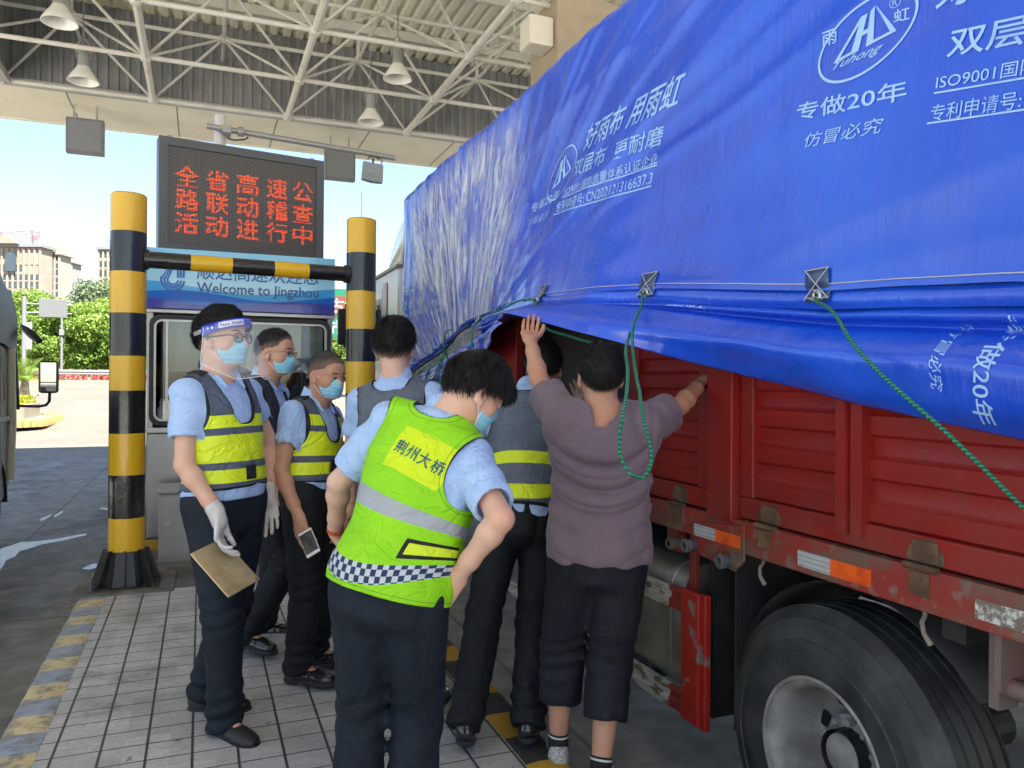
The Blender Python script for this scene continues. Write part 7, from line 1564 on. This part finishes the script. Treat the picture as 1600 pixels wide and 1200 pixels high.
# --- P6 : grey vest from behind, leaning in under the sheet
p = Person('man in grey vest with two yellow bands, leaning in under the lifted tarpaulin', 'officers in pale blue shirts and vests', 1.74, Pw(818, 812, 3.42), Pw(828, 622, 3.70), 4, 8, girth=.98, head=(14, 2, 0), hc=Pw(850, 574, 3.84), skin=SK_M)
p6 = p
p.set_arm('L', Pw(764, 668, 4.05), (-.6, .2, -.8), (.2, .6, .8), (.3, 0, 1), curl=.5); p.set_arm('R', Pw(905, 640, 4.1), (.5, .2, -.8), (.1, .6, .8), (-.3, 0, 1), curl=.5)
p.set_leg('L', Pw(728, 1118, 3.16), (0, 1, 0), -6, 0); p.set_leg('R', Pw(826, 1115, 3.20), (0, 1, 0), 10)
p.build_body(h=.006); p.trousers(BLACKT, seed=61, loose=.014); p.shirt(SHIRT, seed=62, hem_w=-.04); p.collar(SHIRT); p.vest(V_BACK, seed=63, w0=.03); p.shoes(LEATHER)
p.hair(HAIRM, line=((-.10, -.050), (-.02, -.014), (.02, .030), (.10, .060)), thick=.014, top=.012, seed=64, slen=.02, comb=(0, -.3, -1), sway=.7, wild=.12); p.face(mask=True, eyes=False, brow=False)
finish(p, (p.pel[0], p.pel[1], 0))
# --- P7 : mauve T-shirt, arms raised to the hem
m = NT('mauve_jersey'); x = m.xyz(m.attr('tc')); rib = m.noise(260, 2, stretch=(1, 1, .4)); c = m.mix(m.ramp(m.noise(5, 4), .3, .7), (.150, .105, .135), (.175, .125, .155))
c = m.mix(m.math('MULTIPLY', m.ramp(rib, .5, .62), .35), c, (.09, .062, .085)); MAUVE = m.set(color=c, rough=.85, normal=m.bump(m.noise(17, 4, dist=.6), .25, .01, normal=m.bump(rib, .35, .0012)), sheen=.15)
p = Person('man in a mauve T-shirt and black cropped trousers, both arms raised holding the blue sheet', 'people not in uniform', 1.66, Pw(935, 868, 2.97), Pw(942, 640, 2.99), 3, 3, girth=1.0, head=(-4, 12, 0), hc=Pw(938, 588, 3.02), hsc=1.08, skin=SK_T)
p7 = p
p.set_arm('L', Pw(827, 527, 3.37), (-.9, .1, -.25), (-.02, .90, .42), (.15, -.4, .9), curl=(.6, .65, .7, .75)); p.set_arm('R', Pw(1108, 588, 3.38), (.5, -.2, -.7), (.65, .5, .40), (.0, .5, .8), curl=(.9, .9, .9, .9))
p.set_leg('L', Pw(872, 1164, 3.10), (-.2, 1, 0), -4, 0); p.set_leg('R', Pw(938, 1206, 2.88), (.1, 1, 0), 12, 0)
p.build_body(h=.0045)
SHORTS = cloth('black_cropped_trousers', (.007, .008, .014), (.012, .014, .022), rough=.7, sheen=0, fold=.16); p.trousers(SHORTS, hem=.5 + .46, loose=.026, flare=.006, seed=71, fold=.85, waist=.06)
def drape(P):                               # catenary folds hanging between the raised shoulders
    q = P - p7.pel; x_ = q @ p7.rc; z_ = q @ p7.uc; y_ = q @ p7.fc; zc = z_ - 1.9 * (x_ + .01) ** 2 + .014 * snz(P, 9, 7); back = 1 / (1 + np.exp(y_ * 60)); env = np.clip((z_ - .06) / .15, .25, 1) * np.clip((.47 - z_) / .10, 0, 1) * (1 - .4 * np.abs(x_) / .2)
    w = -1.3 * (1 - np.abs(np.sin(zc * 33 + .8 * snz(P, 6, 3)))) ** 3 - .8 * (1 - np.abs(np.sin(zc * 58 + 1.1))) ** 3 + .5 * np.sin(zc * 66)
    return -.019 * (w + .7) * back * env * (.75 + .5 * snz(P, 11, 17)) + .004 * np.sin(x_ * 55 + z_ * 18) * np.exp(-((z_ - .02) / .12) ** 2)
p.shirt(MAUVE, seed=72, off=.030, sleeve=.66, sl=.034, hem_w=-.025, flare=.02, box=.190, disp=drape, h=.0055, amp=1.0, name='t_shirt', cuts=lambda f: f.cone(p7.neck - p7.fc * .03 + p7.uc * .05, p7.neck - p7.fc * .085 - p7.uc * .075, .085, .040, .016, 's'))
WSOLE = pm('white_sole', (.55, .55, .53), .5); SNK = NT('grey_knit_sneaker'); SNK = SNK.set(color=SNK.mix(SNK.ramp(SNK.noise(90, 3), .45, .55), (.30, .31, .31), (.50, .51, .51)), rough=.7, normal=SNK.bump(SNK.noise(300, 2), .4, .002)); p.shoes(SNK, sneaker=True)
SOCK_M = pm('black_sock', (.012, .012, .014), .9); SOCKW = pm('white_band', (.6, .6, .6), .8)
for sd in 'LR':
    l = p.leg[sd]; v = nrm(l['k'] - l['a']); M4 = Matrix.Translation(Vector(l['a'] - V3(0, 0, .0))) @ Vector(v).to_track_quat('Z', 'Y').to_matrix().to_4x4()
    so_ = MB().lathe([(.043, -.03), (.041, .02), (.0405, .055), (.0395, .0555)], 28, M4).build('sock', SOCK_M, p.root, smooth=True, sharp=40); MB().lathe([(.0415, .040), (.0418, .047), (.0414, .0475)], 28, M4).build('sock_band', SOCKW, so_, smooth=True)
p.hair(HAIRM, line=((-.10, -.045), (-.03, -.008), (.0, .020), (.10, .060)), thick=.010, top=.008, seed=74, slen=.012, comb=(0, -.3, -1), sway=.6, strands=9000, wild=.14, fade=.02)
finish(p, (p.pel[0], p.pel[1], 0))

SOCKD = bpy.data.materials['black_sock']
for s_ in (p1, p2, p3, p4, p6):
    for sd in 'LR':
        l = s_.leg[sd]; v = nrm(l['k'] - l['a']); o = MB().lathe([(.048, -.045), (.046, .0), (.044, .06), (.042, .10)], 24, Matrix.Translation(Vector(l['a'])) @ Vector(v).to_track_quat('Z', 'Y').to_matrix().to_4x4()).build('sock', SOCKD, s_.root, smooth=True); o.matrix_parent_inverse = Matrix.Translation(-Vector((s_.pel[0], s_.pel[1], 0)))
# ------------------------------------------------------------------ glasses, shield, tablet, phone, pen, straps
def glasses(s, mat, r=.022, rim=.0022, zr=1.0, tint=(.9, .92, .93)):
    q = s.hs; g = None
    for sg in (-1, 1):
        c = (sg * .033, .104, -.002); pts = [s.hl(c[0] + r * math.cos(a), c[1] - .006 * abs(math.cos(a)) * (1 if math.cos(a) * sg > 0 else -.3), c[2] + r * .86 * zr * math.sin(a)) for a in [i * math.pi / 12 for i in range(24)]]
        o = MB().tube(pts, rim, 6, closed=True).build('rim', mat, g or s.root, smooth=True)
        if g is None: g = o; g.name = 'glasses'
        MB().add(pts, [tuple(range(24))]).build('lens', make_glass('lens', tint, .03, .80) if 'lens' not in bpy.data.materials else bpy.data.materials['lens'], g)
        MB().tube([s.hl(sg * .055, .098, .006), s.hl(sg * .074, .085, .008), s.hl(sg * .083, .0, .004), s.hl(sg * .083, -.02, -.012)], rim, 6).build('temple', mat, g, smooth=True)
    MB().tube([s.hl(-.011, .106, .002), s.hl(0, .110, .006), s.hl(.011, .106, .002)], rim, 6).build('bridge', mat, g, smooth=True); return g
for pr_, rt in ((p1, (p1.pel[0], p1.pel[1], 0)), (p2, (p2.pel[0], p2.pel[1], 0))):
    n0 = set(bpy.data.objects); glasses(pr_, pm('dark_frame', (.03, .018, .014), .25) if pr_ is p1 else pm('gold_frame', (.35, .25, .12), .25, metal=.8), r=.0225 if pr_ is p1 else .021, rim=.0026 if pr_ is p1 else .0013, zr=1.0 if pr_ is p1 else .75)
    for o in set(bpy.data.objects) - n0:
        if o.parent == pr_.root: o.matrix_parent_inverse = Matrix.Translation(-Vector(rt))
# face shield : foam band, elastic strap, clear visor
n0 = set(bpy.data.objects); h = p1.hl
def arc(a, ry, rx, z, y0=.0): return h(rx * math.sin(a), y0 + ry * math.cos(a), z)
BLUEB = pm('blue_foam_band', (.015, .04, .50), .4, (.02, .06, .58), 20)
fb = MB(); rows = []
for z0, extra in ((.078, .002), (.060, .004), (.042, .002)):
    rows.append([arc(R(a), .118 + extra, .096 + extra, z0 - .030 * (1 - math.cos(R(a))), -.004) for a in range(-98, 99, 7)])
band = fb.grid(rows).build('face_shield', BLUEB, p1.root, smooth=True, solid=.006)
st = MB(); rows = [[arc(R(a), .108 if abs(a) > 90 else .118, .096, z0 - .030 * (1 - math.cos(R(98))) - .020 * (abs(a) - 98) / 82, -.010) for a in list(range(98, 263, 8))] for z0 in (.070, .052)]
st.grid(rows).build('elastic_strap', pm('grey_elastic', (.42, .42, .42), .7), band, smooth=True, solid=.002)
vs_ = MB(); rows = []
for k in range(13):
    u_ = k / 12; rows.append([arc(R(a), .124 + .085 * u_, .101 + .022 * u_, (.074 - .030 * (1 - math.cos(R(a)))) - (.235 - .07 * abs(a) / 92 * 0) * u_ * (1 - .38 * max(0, (abs(a) - 50) / 42)), -.004) for a in range(-92, 93, 8)])
m = NT('clear_visor'); m.set(color=(.9, .92, .95), rough=.05, spec=.8, alpha=.16); vo = vs_.grid(rows).build('visor', m.m, band, smooth=True)
m2 = pm('visor_edge', (.75, .78, .8), .2); MB().tube(rows[-1], .0012, 5).build('visor_rim', m2, band, smooth=True)
MB().tube([r_[0] for r_ in rows], .0014, 5).build('visor_rim', m2, band, smooth=True); MB().tube([r_[-1] for r_ in rows], .0014, 5).build('visor_rim', m2, band, smooth=True)
WP = pm('white_print', (.75, .77, .8), .4)
def band_pt(a, z, off=.008): return arc(R(a), .118 + off, .096 + off, z - .030 * (1 - math.cos(R(a))), -.004)
lab = MB(); A_ = [(62 - 50 * i / 8) for i in range(9)]; lab.grid([[band_pt(a, z, .0095) for a in A_] for z in (.072, .050)]).build('label', WP, band, smooth=True)
vs, fs = text_fit('Face Shield', .01); vs, fs = sub_mesh(vs, fs, .12); MB().add([band_pt(59 - 44 * x_, .0545 + .013 * y_, .0110) for x_, y_ in vs], fs).build('lettering', bpy.data.materials['blue_foam_band'], band)
vs, fs = text_fit('Face Shield', .01); MB().add([band_pt(-10 - 40 * x_, .0545 + .008 * y_, .0110) for x_, y_ in vs], fs).build('lettering', WP, band)
for a, z, w in ((74, .060, .0035), (82, .062, .003)):
    for sg in (1, -1):
        c = Vector(band_pt(a * sg, z, .0085)); n_ = (c - Vector(h(0, 0, z))).normalized(); MB().lathe([(0, .002), (.005, .0015), (.006, 0)], 12, Matrix.Translation(c) @ n_.to_track_quat('Z', 'Y').to_matrix().to_4x4()).build('snap', WP, band, smooth=True)
for o in set(bpy.data.objects) - n0:
    if o.parent == p1.root: o.matrix_parent_inverse = Matrix.Translation(-Vector((p1.pel[0], p1.pel[1], 0)))
def slab(name, label, cat, c, Lv, Wv, th, L_, W_, mat, bev):
    Lv, Wv = Vector(Lv).normalized(), Vector(Wv); Wv = (Wv - Lv * Wv.dot(Lv)).normalized(); N_ = Lv.cross(Wv); e = bpy.data.objects.new(name, None); COL.objects.link(e); e.empty_display_size = .05
    e.matrix_world = Matrix.Translation(Vector(c)) @ Matrix((Lv, Wv, N_)).transposed().to_4x4(); tag(e, label, cat); MB().box(-L_ / 2, L_ / 2, -W_ / 2, W_ / 2, -th / 2, th / 2).build('case', mat, e, bevel=bev); return e
GOLD = pm('worn_gold_metal', (.46, .37, .22), .32, (.36, .28, .14), 14, .45, .7, metal=.55)
hw = p1.arm['R']['w'] + p1.arm['R']['d'] * .085
cT = np.array(at(352, 886, 3.16)); tb_ = slab('tablet', 'gold backed tablet held by its corner in the white gloved hand', 'tablet', cT, (.172, -.05, -.158), (.088, .176, .04), .008, .245, .172, GOLD, .004)
sgn = 1 if (tb_.matrix_world.to_3x3() @ Vector((0, 0, 1))).y < 0 else -1
MB().box(-.122, .122, -.0855, .0855, -sgn * .0055 - .001, -sgn * .0055 + .001).build('screen', pm('tablet_screen', (.01, .01, .012), .1), tb_)
MB().lathe([(0, .001), (.0035, .001), (.0045, 0)], 16, Matrix.Translation((.112, -.074 * -1, sgn * .0042)) @ (Matrix.Identity(4) if sgn > 0 else Matrix.Rotation(R(180), 4, 'X'))).build('camera_lens', BLACKR, tb_)
MB().box(-.012, .020, -.007, .007, min(sgn * .0041, sgn * .0049), max(sgn * .0041, sgn * .0049)).build('badge', pm('gold_badge', (.62, .52, .33), .2, metal=.7), tb_)
hp_ = p3.arm['R']['w'] + p3.arm['R']['d'] * .10
ph_ = slab('phone', 'white smartphone held low in the hand of the man with the greying crew cut', 'phone', np.array(at(483, 848, 3.54)), (.055, -.07, -.075), (.055, .02, .05), .008, .140, .069, pm('white_phone', (.70, .70, .70), .25), .004)
sgn = 1 if (ph_.matrix_world.to_3x3() @ Vector((0, 0, 1))).y < 0 else -1
MB().box(-.056, .056, -.031, .031, min(sgn * .0041, sgn * .0048), max(sgn * .0041, sgn * .0048)).build('screen', pm('phone_screen', (.05, .05, .055), .06, (.12, .10, .08), 30), ph_)
MB().lathe([(.0055, .0008), (.0062, .0008), (.0062, 0)], 16, Matrix.Translation((.0625, 0, sgn * .0041)) @ (Matrix.Identity(4) if sgn > 0 else Matrix.Rotation(R(180), 4, 'X'))).build('button', ALU, ph_)
a_, b_ = at(500, 806, 3.75), at(516, 811, 3.70); po = MB().tube([a_, a_.lerp(b_, .1), b_], [.002, .0042, .0042], 8).build('pen', BLACKR, None, smooth=True); tag(po, 'black pen held behind the white phone', 'pen')
wr = p5.arm['L']; q = wr['w'] - nrm(wr['w'] - wr['e']) * .02
wb = MB().lathe([(.029, -.010), (.0315, -.009), (.0315, .009), (.029, .010)], 24, Matrix.Translation(Vector(q)) @ Vector(nrm(wr['w'] - wr['e'])).to_track_quat('Z', 'Y').to_matrix().to_4x4()).build('wrist_strap', pm('orange_strap', (.5, .10, .03), .5), p5.root, smooth=True); wb.matrix_parent_inverse = Matrix.Translation(-Vector((p5.pel[0], p5.pel[1], 0)))
# dark closing straps on the fronts of the vests
def vest_patch(s, x0, x1, z0, z1, mat, name, front=True, lift=.004):
    me = s.vest_o.data; bvh = BVHTree.FromPolygons([tuple(v.co) for v in me.vertices], [tuple(q.vertices) for q in me.polygons]); rows = []; d = Vector(s.fc) * (-1 if front else 1)
    for j in range(5):
        row = []
        for i in range(9):
            a = x0 + (x1 - x0) * i / 8; b = z0 + (z1 - z0) * j / 4; org = Vector(s.pel + s.rc * a + s.uc * b) - d * .5; h_, n_, i_, d_ = bvh.ray_cast(org, d)
            row.append((h_ - d * lift) if h_ is not None else org + d * .36)
        rows.append(row)
    return MB().grid(rows).build(name, mat, s.vest_o, smooth=True, solid=.003)
VEL = pm('black_velcro', (.012, .012, .014), .8)
for s_ in (p1, p3): vest_patch(s_, -.03, .03, .112, .172, VEL, 'closure_strap')
for s_ in (p1, p2, p3):
    for sg in (-1, 1):
        me = s_.vest_o.data; V_ = np.array([tuple(v.co) for v in me.vertices]); q_ = V_ - s_.neck; loc_ = np.stack([q_ @ s_.rc, q_ @ s_.fc, q_ @ s_.uc], 1); rows = []
        for i in range(7):
            f_ = -.035 + .085 * i / 6; row = []
            for j in range(5):
                x_ = sg * (.088 + .042 * j / 4) * s_.k; dd_ = (loc_[:, 0] - x_) ** 2 + (loc_[:, 1] - f_) ** 2; k_ = np.argsort(dd_)[:14]; zz = loc_[k_, 2].max(); row.append(tuple(s_.neck + s_.rc * x_ + s_.fc * f_ + s_.uc * (zz + .004)))
            rows.append(row)
        MB().grid(rows).build('shoulder_strap', VEL, s_.vest_o, smooth=True, solid=.003)
